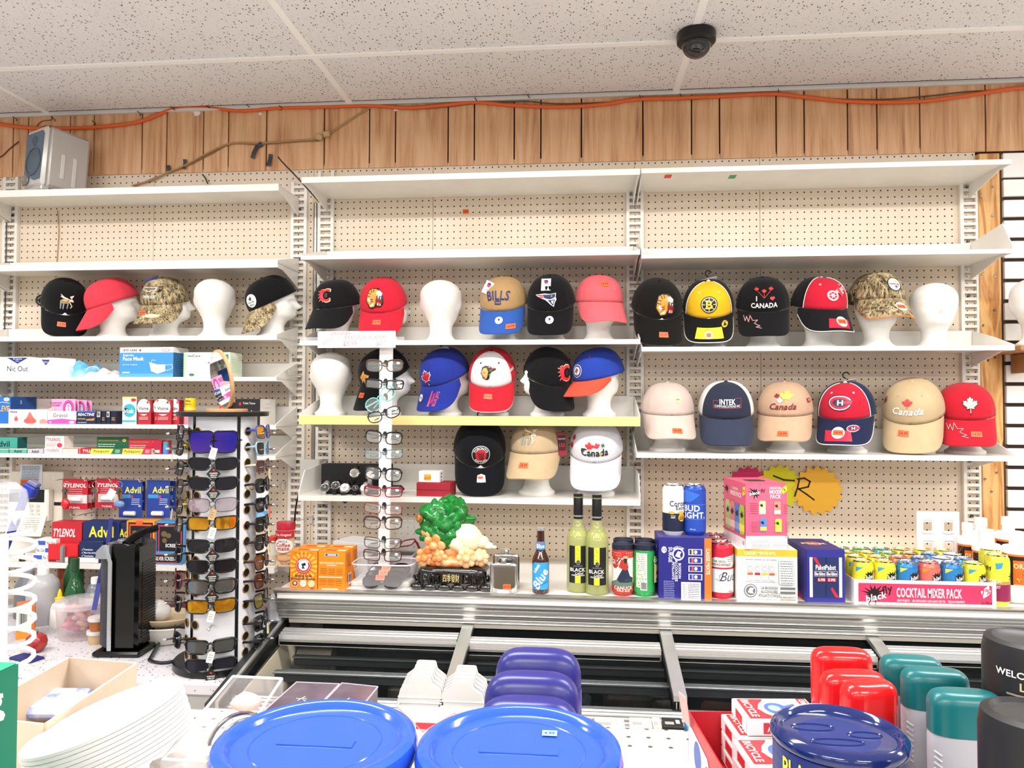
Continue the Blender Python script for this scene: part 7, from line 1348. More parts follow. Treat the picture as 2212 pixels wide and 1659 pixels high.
lg('display_tray', 'navy display tray listing ailments in front of the navy box', 171, 222, 1170, .03, '#142552', .0, front=[('T', 'Headache', .4, .62, .07, '#f0f0f4', {'mw': .4}), ('T', 'Minor Pain of Arthritis', .52, .47, .07, '#f0f0f4', {'mw': .6}), ('T', 'Toothache', .42, .32, .07, '#f0f0f4', {'mw': .4}), ('L', [(.12, .62), (.15, .58), (.2, .7)], .001, '#f0f0f4'), ('L', [(.12, .47), (.15, .43), (.2, .55)], .001, '#f0f0f4'), ('L', [(.12, .32), (.15, .28), (.2, .4)], .001, '#f0f0f4')])
lg('tablet_box', 'second navy tablet box half hidden by the heater', 258, 280, 1130, .05, '#18264e', .04, front=[('T', 'Ad', .45, .74, .2, '#ecdc3c', {'mw': .8})] + lines(.1, .9, .5, .3, 3, .03, '#c8ccd8', 3))
scr = lambda o_, i_, t1, t2: [('R', 0, 0, 1, 1, o_), ('R', .06, .04, .94, .96, '#141012'), ('R', .1, .08, .9, .92, i_), ('R', .14, .12, .86, .88, '#141012'), ('T', t1, .6, .42, .08, '#f0ece4', {'mw': .5}), ('T', t2, .5, .18, .07, '#f0ece4', {'mw': .7}), ('C', .3, .7, .1, .07, '#6a5a3a'), ('C', .45, .66, .09, .06, '#6a5a3a'), ('C', .32, .54, .08, .06, '#6a5a3a')]
lg('screens_box', 'black screens box with an orange border behind the heater', 274, 334, 1125, .05, '#e8902c', .02, front=scr('#e8902c', '#e0502c', 'BRASS', 'SCREENS') + [('R', .34, .9, .58, 1.0, '#f05a2c')])
lg('screens_box', 'black silver-screens box with a blue border', 336, 400, 1127, .05, '#4a8ac0', .03, front=scr('#4a8ac0', '#b83a5a', 'SCREENS', 'SILVER SCREENS'))
lg('screens_box', 'low silver-screens tray box with a blue border', 325, 392, 1194, .03, '#4a8ac0', .0, front=[('R', .05, .12, .95, .88, '#b83a5a'), ('R', .08, .2, .92, .8, '#141012'), ('T', 'SILVER SCREENS', .5, .5, .3, '#f0ece4', {'mw': .7})])
for k, (pt, pa, pb_, pv) in enumerate(((1168, 72, 116, 1184), (1184, 73, 114, 1199), (1200, 66, 108, 1216))):
 a_, b_ = pxw(pa, pb_, 1190, YB); z0_ = lsh['g'] + .0005 + (2 - k) * .0275
 carton('filter_box', ['top', 'middle', 'bottom'][k] + ' flat white filter box of the stack of three', 'box', (a_ + b_) / 2, YB + .01, z0_, b_ - a_, .06, .027, '#ece8ea', front=[('R', .06 if k != 1 else .5, .2, .5 if k != 1 else .96, .8, '#3a58b0'), ('T', 'Nic Out', .76 if k != 1 else .25, .5, .5, '#2a2a34', {'mw': .42, 'b': 0})], group='stacked filter boxes')
c0 = at(137, 1222, YB); o = MB().lathe([(0, 0), (.0105, 0), (.0105, .05), (.009, .062), (.004, .066), (0, .067)], 18).build('metal_vial', mat('#b0aeac', .25, .8), None, (c0.x, YB - .004, lsh['g']), None, 40); tag(o, 'small silver metal vial before the red display tray', 'vial')
o = MB().box(at(143, 1220, YB).x, YB - .01, lsh['g'], at(214, 1220, YB).x, YB + .0, lsh['g'] + .02, 0, .003).build('notepad', mat('#eae6e6', .5)); tag(o, 'white flat notepad on the lowest left shelf edge', 'notepad')
c0 = at(48, 1215, YB); o = MB().lathe([(0, 0), (.013, 0), (.0135, .012), (.012, .02), (0, .021)], 16, 0, 1, .5).build('padlock', mat('#4a3226', .4, .5), None, (c0.x, YB + .0, lsh['g']), None, 40); tag(o, 'small brown padlock on the lowest left shelf', 'padlock'); MB().tube([(-.008, 0, .018), (-.008, 0, .032), (0, 0, .038), (.008, 0, .032), (.008, 0, .018)], .0018, 6).build('shackle', CHROME, o)
# coffee whitener and shaker
c0 = at(609, 1225, YB); CR = '#e6c49a'
o = MB().lathe([(0, 0), (.036, 0), (.038, .004), (.034, .03), (.030, .07), (.031, .1), (.034, .125), (.034, .138)], 26, 0, 1, .8).build('whitener_bottle', m_noise('cream_brown', '#d8a878', '#f0d8b4', 12.0, .35), None, (c0.x, YB + .035, lsh['g']), None, 40); tag(o, 'curvy cream coffee whitener bottle with a red cap', 'bottle')
MB().lathe([(.0345, .134), (.0355, .14), (.0355, .16), (.034, .163), (0, .164)], 26, 0, 1, .8).build('cap', mat('#c02840', .3), o, None, None, 40)
art('label_print', o, [('R', 0, .8, 1, 1, '#c02a34'), ('T', 'The Original', .5, .89, .06, '#f4e8dc', {'mw': .7}), ('C', .5, .58, .42, .2, '#f4ece0'), ('T', 'NESTLE', .5, .7, .05, '#2a3a8a'), ('T', 'Coffee', .5, .6, .11, '#b0202c', {'mw': .6}), ('T', 'mate', .52, .5, .11, '#b0202c', {'mw': .56}), ('C', .55, .24, .34, .1, '#b87848'), ('C', .55, .24, .3, .08, '#e0b080'), ('T', 'The Original', .66, .08, .05, '#b0202c', {'mw': .5})], .09, .13, lambda u, v, q: ((.0375 + q) * math.sin(u / .036), -(.030 + q + .001) * math.cos(u / .036), .068 + v), .01, .0012)
c0 = at(578, 1225, YB); o = MB().lathe([(0, 0), (.025, 0), (.026, .003), (.026, .085)], 22).build('shaker_jar', mat('#e8e0d4', .15, 0, 0, .5), None, (c0.x, YB + .05, lsh['g']), None, 40); tag(o, 'clear plastic shaker jar with a red lid by the whitener', 'jar'); MB().lathe([(.027, .083), (.027, .105), (0, .106)], 22).build('lid', mat('#d83a34', .35), o, None, None, 40); MB().lathe([(0, .003), (.0235, .003), (.0235, .03), (0, .031)], 20).build('powder', mat('#ead6b4', .8), o, None, None, 40)
# ================================================================== revolving sunglasses rack
yrk = 2.24
rk0 = at(478, 1440, yrk); XK = at(477, 1300, yrk).x
ztk = at(470, 889, yrk).z
RK = empty('sunglasses_rack', (XK, yrk, ZCN)); tag(RK, 'revolving sunglasses tower with white panels, black strips and round holes', 'display rack')
Hk = ztk - ZCN
MB().lathe([(0, 0), (.132, 0), (.136, .004), (.136, .022), (.132, .026), (0, .026)], 48).build('base_disc', mat('#101012', .3), RK, None, None, 35)
MB().lathe([(0, Hk - .014), (.135, Hk - .014), (.137, Hk - .010), (.137, Hk - .002), (.135, Hk), (0, Hk)], 48).build('top_disc', mat('#131315', .35), RK, None, None, 35)
RA = .100
view_k = math.degrees(math.atan2(-XK, yrk))          # azimuth towards the camera
PAN = mat('#dcdde2', .35)
def ang(a): return math.radians(a + view_k)
def cylpt(a, r_, z): return (r_ * math.sin(ang(a)), -r_ * math.cos(ang(a)), z)
edges = [-128, -52, 26, 104, 182, 232]                # strip angles seen from the camera (0 = towards it)
mids = {}
for i in range(len(edges) - 1):
 a0_, a1_ = edges[i] + 2.5, edges[i + 1] - 2.5
 MB().grid(lambda u, v: cylpt(a0_ + (a1_ - a0_) * u, RA + .0015, .026 + (Hk - .04) * v), 16, 1).build('panel', PAN, RK, None, None, 60)
MB().lathe([(RA - .002, .026), (RA - .002, Hk - .014)], 40, cap=False).build('core', mat('#1a1a1c', .5), RK, None, None, 60)
for a in edges[:-1]:
 MB().grid(lambda u, v: cylpt(a - 2.8 + 5.6 * u, RA + .0035, .026 + (Hk - .04) * v), 3, 1).build('strip', mat('#0c0c0e', .3), RK, None, None, 60)
zrow_f = [932, 968, 1008, 1050, 1090, 1130, 1173, 1215, 1258, 1300, 1345, 1392, 1432]
nz = 15
for a in (edges[2] + 18, edges[1] - 16, edges[2] - 78 + 8):
 for k in range(nz):
  z = .05 + (Hk - .11) * k / (nz - 1); n = Vector(cylpt(a, 1, 0)); t = Vector((-n.y, n.x, 0)); c = Vector(cylpt(a, RA + .0028, z))
  ring = [c + (t * math.cos(q) + Vector((0, 0, 1)) * math.sin(q)) * .0125 for q in [2 * PI * i / 20 for i in range(20)]]
  h = MB().add(ring, [tuple(range(20))]).build('hole', mat('#0a0a0b', .8), RK)
  MB().tube([p + n * .0006 for p in ring], .0012, 5, 0, True).build('grommet', mat('#b8862c', .35, .4), h)
def zk(py): return at(440, py, yrk - .1).z - ZCN
def on_rack(label, a, z, yawx=0, tagk=None, **kw):
 n = Vector(cylpt(a, 1, 0)); p = RK.location + Vector(cylpt(a, RA + .030, z)); kw.setdefault('group', 'sunglasses on the revolving rack'); kw.setdefault('splay', .05)
 o = spectacles('sunglasses', label, p, (math.radians(-5), 0, ang(a) + math.radians(yawx)), kw.pop('fcol', '#121214'), kw.pop('lcol', '#141218'), **kw)
 MB().lathe([(.0028, 0), (.0028, -.05), (.0045, -.052), (.0045, -.058), (.0025, -.062), (0, -.062)], 10, 0, axis='Y').build('peg', CHROME, RK, Vector(cylpt(a, RA, z - .004)), (0, 0, ang(a)), 40)
 if tagk == 'black':
  t_ = MB().prism([(0, -.024), (.02, 0), (0, .024), (-.02, 0)], -.0005, .0005, 0, 'XZ').build('hang_tag', mat('#151515', .5), o, (.004, -.012, -.03)); art('tag_print', t_, [('P', splash(.5, .74, .12, .1, 8, 3), '#c8382c'), ('T', 'FASHION', .5, .54, .07, '#e8e4e0', {'mw': .7}), ('T', '100% UV', .5, .42, .07, '#e8e4e0', {'mw': .5}), ('T', 'PROTECTION', .5, .3, .06, '#e8e4e0', {'mw': .4})], .04, .048, lambda u, v, q: (u, -.0005 - q, v))
 elif tagk:
  t_ = MB().box(-.009, -.0005, -.032, .009, .0005, 0).build('hang_tag', mat(tagk, .5), o, (.006, -.012, -.012), (0, .25, 0)); art('tag_print', t_, lines(.2, .8, .7, .3, 3, .05, '#8a8680', 2), .018, .032, lambda u, v, q: (u, -.0006 - q, v - .016))
 return o
MIR = mat('#8a8e94', .04, .9); AMB = m_noise('amber_mirror', '#a86a10', '#e0a428', 20.0, .06, 2, 0, Metallic=.7); PUR = m_noise('violet_mirror', '#2a2496', '#5a3a9a', 9.0, .06, 1, 0, Metallic=.7); SMK = mat('#8a7a84', .05, 0, 0, .7, 0, 1.45, .5)
fa = -12
front_specs = [(958, 'purple mirrored shield sunglasses near the top of the rack', dict(lensm=PUR, shield=True, lw=.066, lh=.05, p=.45, wrapk=3.0, tagk='#eeece8')), (1000, 'glossy black wraparound sunglasses second from the top of the rack', dict(tagk='black', lh=.032)), (1042, 'glossy black sunglasses third from the top of the rack', dict(tagk='black', lh=.033)), (1088, 'rimless mauve-tinted sunglasses with a tan tag', dict(lensm=SMK, fr=.0012, fcol='#4a4248', tagk='#b89a68', lh=.036)),
 (1127, 'black sunglasses with amber mirror lenses in mid-rack', dict(lensm=AMB, p=.35, tagk='#e8e6e0', lh=.034)), (1175, 'matte black sunglasses below the upper amber pair', dict(tagk='black', lh=.034)), (1219, 'matte black sunglasses above the silver mirrored pair', dict(tagk='black', lh=.034)), (1262, 'black sunglasses with silver mirror lenses and a black tag', dict(lensm=MIR, tagk='black', p=.55, lh=.036, fr=.003)), (1304, 'black sunglasses with amber mirror lenses low on the rack', dict(lensm=AMB, p=.35, tagk='#e8e6e0', lh=.034)), (1390, 'black sunglasses with grey mirror lenses near the rack foot', dict(lensm=mat('#6e7276', .05, .8), p=.4, tagk='#e8e6e0', lh=.034, fr=.003)), (1430, 'black wraparound sunglasses at the foot of the rack', dict(tagk='black', lh=.034, lcol='#1a1a26'))]
for py, lab, kw in front_specs:
 kw = dict(kw); on_rack(lab, fa, zk(py), 6, kw.pop('tagk'), wrapk=kw.pop('wrapk', 2.4), lw=kw.pop('lw', .061), **{**kw, 'lh': kw.get('lh', .036) * 1.12})
MB().lathe([(.0028, 0), (.0028, -.05), (.0045, -.052), (.0045, -.058), (0, -.062)], 10, 0, axis='Y').build('peg', CHROME, RK, Vector(cylpt(fa, RA, zk(1348))), (0, 0, ang(fa)), 40)
right_specs = [(935, 'blue-framed sunglasses with gold mirror lenses on the rack side', dict(fcol='#2a4a9a', lensm=AMB, lh=.04)), (972, 'clear ice-blue framed sunglasses on the rack side', dict(fcol='#9ac0d8', lcol='#3a3430', lh=.042, tm=mat('#a8c8dc', .1, 0, 0, .6))), (1012, 'sunglasses with a beige linked arm on the rack side', dict(fcol='#6a4a44', tm=mat('#cbb8a4', .4), lcol='#4a3436', tagk='#e4dcb4')), (1055, 'black sunglasses with a gold medallion arm, upper right of the rack', dict(lcol='#1a1618', lh=.042, tm=mat('#17161a', .3))), (1098, 'black square sunglasses with an orange sticker on the rack side', dict(lh=.042, tagk='#f07a4a')), (1142, 'black sunglasses with a cream price tag on the rack side', dict(lh=.042, tagk='#eee2b8')), (1183, 'black and red accented sunglasses on the rack side', dict(fcol='#1a1214', lh=.042, tagk='#eee2b8')), (1226, 'brown gradient sunglasses on the rack side', dict(fcol='#3a2218', lcol='#5a3626', lh=.044)), (1268, 'dark tortoise sunglasses on the rack side', dict(fcol='#2a1410', lcol='#3a1614', lh=.042)), (1312, 'black sunglasses with olive lenses on the rack side', dict(lensm=m_noise('olive_lens', '#4a4210', '#7a6c1c', 8.0, .08), lh=.042)), (1362, 'black sunglasses with a yellow bar code tag on the rack side', dict(lh=.044, tagk='#efe6b4')), (1402, 'black thick-armed sunglasses lowest on the rack side', dict(lh=.04))]
for py, lab, kw in right_specs:
 kw = dict(kw); on_rack(lab, 74, zk(py) , -4, kw.pop('tagk', None), lw=.058, wrapk=1.8, p=kw.pop('p', .5), **kw)
lname = ['topmost', 'second', 'third', 'fourth', 'fifth', 'sixth', 'seventh', 'eighth', 'ninth', 'lowest']
for k, py in enumerate((935, 968, 1012, 1052, 1095, 1135, 1200, 1258, 1306, 1385)):
 on_rack('%s %s sunglasses on the left side of the rack' % (lname[k], ['black', 'black gold-trimmed', 'black silver-armed', 'dark', 'black gold-trimmed', 'leopard-armed', 'black', 'dark red', 'brown', 'black'][k]), -84, zk(py), 4, '#c8c8c8' if k in (1, 4) else None, lw=.058, lh=.044, wrapk=1.8, fcol=['#121214', '#15120f', '#141416', '#241c1c', '#15120f', '#1c1512', '#121214', '#5a1416', '#2a1a14', '#101012'][k], tm=mat('#b8963c', .3, .8) if k in (1, 4) else None)
# gold medallions on two right-hand arms
for a, py, lab in ((50, 1057, 0), (-66, 968, 0), (-66, 1095, 0)):
 p = Vector(cylpt(a, RA + .012, zk(py))); MB().tube([p + Vector((0, 0, 0)) + (Vector((-math.sin(ang(a) + PI / 2), math.cos(ang(a) + PI / 2), 0)) * math.cos(q) * -.008 + Vector((0, 0, .008 * math.sin(q)))) for q in [2 * PI * i / 16 for i in range(16)]], .0016, 6, 0, True).build('medallion', mat('#d0b050', .25, .9), RK)
# round mirror on top
mr = empty('round_mirror', (XK + .012, yrk, ztk)); tag(mr, 'round wooden-rimmed mirror standing on the rack top', 'mirror');
MB().lathe([(0, 0), (.062, 0), (.062, .007), (.06, .009), (0, .009)], 32).build('foot', mat('#b88a5c', .5), mr, (0, 0, .0), None, 35)
mz = (at(455, 755, yrk).z - ztk) - .008
mrot = (0, math.radians(-7), math.radians(view_k - 74))
MB().lathe([(0, -.006), (mz / 2 - .004, -.006), (mz / 2, -.004), (mz / 2, .004), (mz / 2 - .004, .006), (0, .006)], 48, 0, axis='Y').build('wooden_rim', mat('#c09468', .5), mr, (-.018, 0, mz / 2 + .008), (math.radians(10), 0, math.radians(view_k - 72)), 35)
MB().lathe([(mz / 2 - .006, -.0066), (0, -.0066)], 48, 0, axis='Y', cap=False).build('mirror_glass', mat('#e8ecee', .015, 1.0), mr, (-.018, 0, mz / 2 + .008), (math.radians(10), 0, math.radians(view_k - 72)))
MB().box(.005, -.008, .006, .026, .008, .03, 0, .003).build('support', BLACK, mr)
# ================================================================== things on the counter
# tower heater
yh = 2.27; xh = at(250, 1430, yh).x; hh_ = at(262, 1176, yh).z - ZCN
TH = empty('tower_heater', (xh, yh, ZCN), (0, 0, math.radians(4))); tag(TH, 'black and silver tower fan heater on the counter', 'heater')
BP = mat('#050506', .14)
MB().box(-.052, .0, .016, .066, .125, hh_, 0, .010).build('body', BP, TH, None, None, 40)
MB().box(-.07, -.02, 0, .085, .15, .018, 0, .006).build('foot', BP, TH, None, None, 40)
gm = m_noise('perforated_black', '#0a0a0b', '#3a3d42', 420.0, .5, 1)
MB().grid(lambda u, v: (-.066 + .046 * u, .022 - .032 * math.sin(PI * .5 * u), .03 + (hh_ - .075) * v), 10, 1).build('front_grille', gm, TH, None, None, 60)
MB().grid(lambda u, v: (-.024 + .014 * u - .02 * max(0, v - .85) / .15, -.012 - .002 * math.sin(PI * u), .02 + (hh_ - .02) * v), 6, 12).build('silver_edge', mat('#b8bcc2', .25, .7), TH, None, None, 60)
MB().prism([(-.066, hh_ - .045), (-.02, hh_ - .045), (-.02, hh_ - .001), (-.045, hh_ - .003), (-.062, hh_ - .02)], -.012, .02, 0, 'XZ').build('silver_crown', mat('#a8acb4', .28, .7), TH)
for k in range(26): MB().box(.0662, .03, .05 + k * .0095, .0682, .115, .0545 + k * .0095).build('louvre', mat('#1c1d20', .3), TH)
MB().tube([(.02, .01, hh_ - .002), (.03, .04, hh_ + .016), (.052, .08, hh_ + .03), (.07, .11, hh_ + .034)], .013, 8).build('carry_handle', BP, TH, None, None, 50)
for k in range(2): MB().lathe([(.018, 0), (.018, .008), (.015, .011), (0, .011)], 20).build('knob', mat('#9a9ca0', .25, .7), TH, (.0 + .012 * k, .035 + .05 * k, hh_), None, 40)
cb = MB().tube([TH.location + Vector((.085, .10, .012))] + [atz(px_, py_, ZCN) + Vector((0, 0, .006)) for px_, py_ in ((322, 1430), (334, 1434), (348, 1436), (362, 1435), (378, 1432))], .005, 8).build('power_cord', BLACK, None, None, None, 60); tag(cb, 'black power cord behind the tower heater', 'cord')
def cz(px, py): return atz(px, py, ZCN)
# apple
c0 = cz(78, 1408); ap_ = MB().lathe([(0, .006), (.010, .002), (.02, .004), (.031, .02), (.0325, .034), (.028, .05), (.016, .059), (.007, .057), (0, .052)], 28).build('apple', m_noise('apple_skin', '#7a1420', '#b83a34', 30.0, .25), None, c0, None, 60); tag(ap_, 'red apple on the counter', 'apple'); MB().tube([(0, 0, .052), (.002, 0, .06), (.006, 0, .068)], .0014, 6).build('stem', mat('#5a3a1c', .7), ap_)
# clear tub of sweets
c0 = cz(146, 1388); tb = empty('sweet_tub', (c0.x, c0.y + .07, ZCN)); tag(tb, 'clear plastic tub of pink wrapped sweets', 'tub'); ht_ = at(146, 1310, c0.y).z - ZCN
PT = mat('#e8d0d6', .08, 0, 0, .28, 0, 1.45, .7)
MB().lathe([(0, .002), (.066, .002), (.07, .006), (.08, ht_ * .9), (.083, ht_)], 36).build('wall', PT, tb, None, None, 40); MB().lathe([(.084, ht_ * .86), (.088, ht_ * .88), (.088, ht_), (.08, ht_ + .008), (0, ht_ + .01)], 36).build('lid', mat('#e8e4e8', .1, 0, 0, .35, 0, 1.45, .7), tb, None, None, 40)
r = random.Random(8)
for k in range(26):
 an = r.uniform(0, 2 * PI); rr = r.uniform(.01, .052); z_ = .015 + (ht_ * .8) * (k / 26); o = blob('sweet', (0, 0, 0), (.024, .010, .010), mat(['#d88a98', '#e0a4a8', '#c87888', '#d8a078', '#e4b8b0'][k % 5], .4), .12, 60, 12, 8, k, tb); o.location = (rr * math.cos(an), rr * math.sin(an), z_); o.rotation_euler = (r.uniform(-.6, .6), r.uniform(-.7, .7), r.uniform(0, 6))
# orange carton, blue wallet, little tubs
c0 = cz(55, 1380); carton('juice_carton', 'orange and white carton beside the apple', 'carton', c0.x, c0.y, ZCN, .055, .09, .11, '#c86a2c', yaw=38, front=[('R', 0, .3, .8, 1, '#f0e4d8'), ('R', 0, 0, 1, .25, '#e88a2c')] + barcode(.1, .4, .6, .9, 2), right=[('R', 0, 0, 1, 1, '#c0562c')] + lines(.1, .9, .9, .1, 12, .02, '#8a3a1c', 3))
c0 = cz(58, 1424); o = MB().box(-.05, -.025, 0, .05, .025, .008, 0, .003).build('blue_wallet', mat('#1c2464', .5), None, c0, (0, 0, -.3)); tag(o, 'flat dark blue wallet by the wire rack', 'wallet')
c0 = cz(196, 1395)
for k, (dz, lab) in enumerate(((0, 'lower small clear tub with lid beside the heater'), (.045, 'upper small clear tub of amber food beside the heater'))):
 o = MB().lathe([(0, 0), (.024, 0), (.029, .034)], 20).build('small_tub', mat('#d8b88a' if k == 0 else '#b86a34', .2, 0, 0, .8), None, (c0.x + .004 * k, c0.y + .03, ZCN + dz), None, 40); tag(o, lab, 'tub'); MB().lathe([(.031, .032), (.032, .036), (.031, .0435), (0, .0445)], 20).build('lid', mat('#e8e6e4', .15, 0, 0, .8), o, None, None, 40)
# bottles at the back
def simple_bottle(name, label, px, py, dy, prof, m, capprof, capm, extra=None):
 c0 = cz(px, py); o = MB().lathe(prof, 26).build(name, m, None, (c0.x, c0.y + dy, ZCN), None, 40); tag(o, label, 'bottle'); MB().lathe(capprof, 20).build('cap', capm, o, None, None, 40); return o
FR = mat('#b8b8bc', .3, 0, 0, .85)
yb2 = .0
o = simple_bottle('squeeze_bottle', 'large frosted squeeze bottle with a white nozzle cap', 92, 1345, .0, [(0, 0), (.052, 0), (.055, .005), (.055, .135), (.05, .155), (.03, .175), (.018, .18)], FR, [(.02, .176), (.0205, .2), (.012, .205), (.006, .212), (.003, .232), (0, .233)], WHITE)
simple_bottle('squeeze_bottle', 'grey squeeze bottle half hidden by the wire rack', 52, 1335, .02, [(0, 0), (.045, 0), (.048, .005), (.046, .12), (.03, .15), (.016, .155)], mat('#6a6c74', .3), [(.018, .152), (.018, .175), (0, .176)], mat('#8a8c94', .4))
o = simple_bottle('glue_bottle', 'white glue bottle with a yellow twist tip', 124, 1352, .01, [(0, 0), (.03, 0), (.032, .004), (.03, .06), (.024, .078), (.014, .084)], WHITE, [(.016, .082), (.0165, .1), (.009, .103), (.007, .118), (.003, .13), (0, .131)], mat('#e4c428', .35))
simple_bottle('green_bottle', 'dark green plastic bottle with a green label band', 160, 1345, .0, [(0, 0), (.032, 0), (.034, .004), (.034, .11), (.02, .15), (.0125, .17), (.012, .2)], mat('#1f5a34', .1, 0, 0, .85, 0, 1.45, .6), [(.0145, .19), (.0145, .235), (0, .236)], mat('#20482c', .35))
simple_bottle('green_bottle', 'tall dull green bottle behind the glue', 142, 1338, .04, [(0, 0), (.034, 0), (.035, .004), (.035, .15), (.028, .18), (.02, .2)], mat('#1c4a28', .3), [(.02, .198), (.02, .225), (0, .226)], mat('#16381e', .35))
simple_bottle('orange_jar', 'dark orange canister at the back of the counter', 120, 1332, .08, [(0, 0), (.045, 0), (.046, .004), (.046, .2), (.044, .205)], mat('#9a3a14', .4), [(.046, .204), (.046, .235), (0, .236)], mat('#b84418', .4))
o = simple_bottle('medicine_bottle', 'grey bottle with a white label behind the heater', 196, 1345, .02, [(0, 0), (.03, 0), (.032, .004), (.032, .11), (.02, .135), (.012, .14)], mat('#7a7e88', .25, 0, 0, .9), [(.014, .138), (.014, .162), (0, .163)], WHITE)
art('label_print', o, [('R', 0, 0, 1, 1, '#d4d6dc')] + lines(.1, .8, .85, .3, 6, .03, '#7a7e88', 3), .08, .08, wrapc(.0325, .05), .01, .0008)
# white oval dishes and a wrapped roll
c0 = cz(352, 1398); yd = c0.y + .07; xd = at(352, 1390, yd).x
o = MB().lathe([(0, 0), (.085, 0), (.1, .008), (.115, .05), (.122, .058), (.119, .061), (.108, .05), (.09, .012), (0, .01)], 40, 0, 1, .72).build('oval_dish', mat('#e4e0d8', .3), None, (xd, yd, ZCN), None, 40); tag(o, 'white oval plastic dish behind the heater', 'dish')
o2 = MB().lathe([(0, 0), (.08, 0), (.1, .006), (.118, .026), (.116, .029), (.1, .012), (0, .008)], 40, 0, 1, .72).build('oval_plate', mat('#d8c4a0', .4), None, (xd, yd, ZCN + .059), None, 40); tag(o2, 'tan oval plate resting on the white dish', 'dish')
o3 = blob('steamed_bun', (0, 0, .03), (.042, .035, .03), mat('#f0eeea', .4), .06, 30, 22, 14, 2, o2); o3.parent = None; o3.location = (xd - .01, yd - .01, ZCN + .069); tag(o3, 'white wrapped bun on the tan plate', 'food'); blob('bun_fold', (-.004, 0, .046), (.03, .025, .024), mat('#f4f2ee', .3), .06, 30, 18, 12, 5, o3)
c0 = cz(340, 1340); o = MB().box(-.1, 0, 0, .1, .02, .05, 0, .003).build('picture_card', mat('#6a2a34', .5), None, (at(352, 1330, 2.7).x, 2.72, ZCN), (0, 0, 0)); tag(o, 'dark red strip of card against the wall behind the dishes', 'card')
# blue lanyard from the keys down past the heater
p0, p1, p2, p3 = at(240, 1120, W - .19), at(232, 1180, W - .22), at(214, 1260, 2.3), at(203, 1318, 2.25)
def ribbon(name, pts, w_, m):
 mb = MB(); vs = [];
 for p in pts: vs += [p + Vector((-w_ / 2, 0, 0)), p + Vector((w_ / 2, 0, 0)), p + Vector((w_ / 2, .0012, 0)), p + Vector((-w_ / 2, .0012, 0))]
 fs = []
 for i in range(len(pts) - 1):
  for k in range(4): fs.append((i * 4 + k, i * 4 + (k + 1) % 4, i * 4 + 4 + (k + 1) % 4, i * 4 + 4 + k))
 return mb.add(vs, fs + [(3, 2, 1, 0), tuple(len(vs) - 4 + k for k in range(4))]).build(name, m)
o = ribbon('lanyard', [p0, p1, p2, p3], .017, mat('#1f2470', .6)); tag(o, 'dark blue lanyard with pale lettering hanging beside the heater', 'lanyard')
# blue plastic grabber handle leaning in front of the keypad
p0, p1 = at(62, 1052, 2.3), at(26, 1146, 2.3); d_ = (p1 - p0) * ((1052 and (at(62, 1052, 2.3).z - ZCN - .012)) / (p0.z - p1.z))
gh = empty('staple_gun', (0, 0, 0)); tag(gh, 'blue plastic tool handle slanting in front of the keypad', 'tool')
MB().tube([p0, p0 + d_ * .3, p0 + d_], [.013, .012, .011], 4).build('handle', mat('#1c2f9a', .35), gh); q_ = MB().box(-.022, -.016, -.02, .022, .016, .02, 0, .004).build('head', mat('#24389c', .35), gh, p0 + Vector((.004, 0, -.012)), (0, .45, 0)); MB().box(-.016, -.012, .02, .02, .012, .034, 0, .003).build('grey_tip', mat('#6a6e94', .4), gh, p0 + Vector((.006, 0, -.012)), (0, .45, 0))
# speckled paper behind rack on counter right
o = MB().box(-.05, 0, 0, .05, .003, .07).build('paper_note', mat('#dcdfe4', .6), None, (at(576, 1350, 2.5).x, 2.5, ZCN), (math.radians(-8), 0, .1)); tag(o, 'torn white paper standing between rack and freezer', 'paper')
# ================================================================== wall and ceiling fittings
dc0 = atz(1504, 72, CEILZ); dome = empty('dome_camera', (dc0.x, dc0.y - .0, CEILZ - .0015)); tag(dome, 'black dome security camera under the ceiling tiles', 'security camera')
rd = .062
MB().lathe([(0, 0), (rd, 0), (rd * 1.02, -.006), (rd, -.028), (rd * .9, -.034), (rd * .76, -.036), (.0, -.036)], 40).build('housing', mat('#0d0f12', .3), dome, None, None, 35)
MB().lathe([(rd * .76 * math.cos(t), -.034 - rd * .74 * math.sin(t)) for t in [i * PI / 2 / 14 for i in range(14)]] + [(0, -.034 - rd * .74)], 36).build('dome_cover', mat('#15171a', .03, 0, 0, .82, 0, 1.5, .8), dome, None, None, 60)
MB().lathe([(0, -.035), (rd * .45, -.038), (rd * .4, -.06), (.012, -.07), (0, -.07)], 20).build('lens_block', mat('#2a2c30', .4), dome, None, None, 40)
def cable(label, pts, r_, m, name='cable', cat='cord', y_=None, n=6):
 P = [at(px, py, (W - .0065 - r_ - .001) if y_ is None else y_) for px, py in pts]; out = []
 for i in range(len(P) - 1):
  a, b, c, d = P[max(0, i - 1)], P[i], P[i + 1], P[min(len(P) - 1, i + 2)]
  for k in range(n):
   t = k / n; out.append(.5 * ((2 * b) + (c - a) * t + (2 * a - 5 * b + 4 * c - d) * t * t + (3 * b - a - 3 * c + d) * t ** 3))
 out.append(P[-1]); o = MB().tube(out, r_, 8).build(name, m, None, None, None, 60); return tag(o, label, cat)
ORC = mat('#e06428', .45)
cable('thick orange extension cord tacked along the wood panelling', [(-90, 250), (0, 268), (60, 276), (120, 277), (205, 275), (300, 263), (372, 236), (440, 232), (520, 239), (600, 233), (690, 231), (800, 228), (880, 233), (960, 227), (1025, 221), (1100, 227), (1200, 231), (1300, 226), (1370, 215), (1460, 212), (1560, 208), (1670, 203), (1740, 210), (1830, 219), (1930, 221), (2010, 217), (2110, 203), (2200, 190), (2300, 186)], .0072, ORC, 'extension_cord')
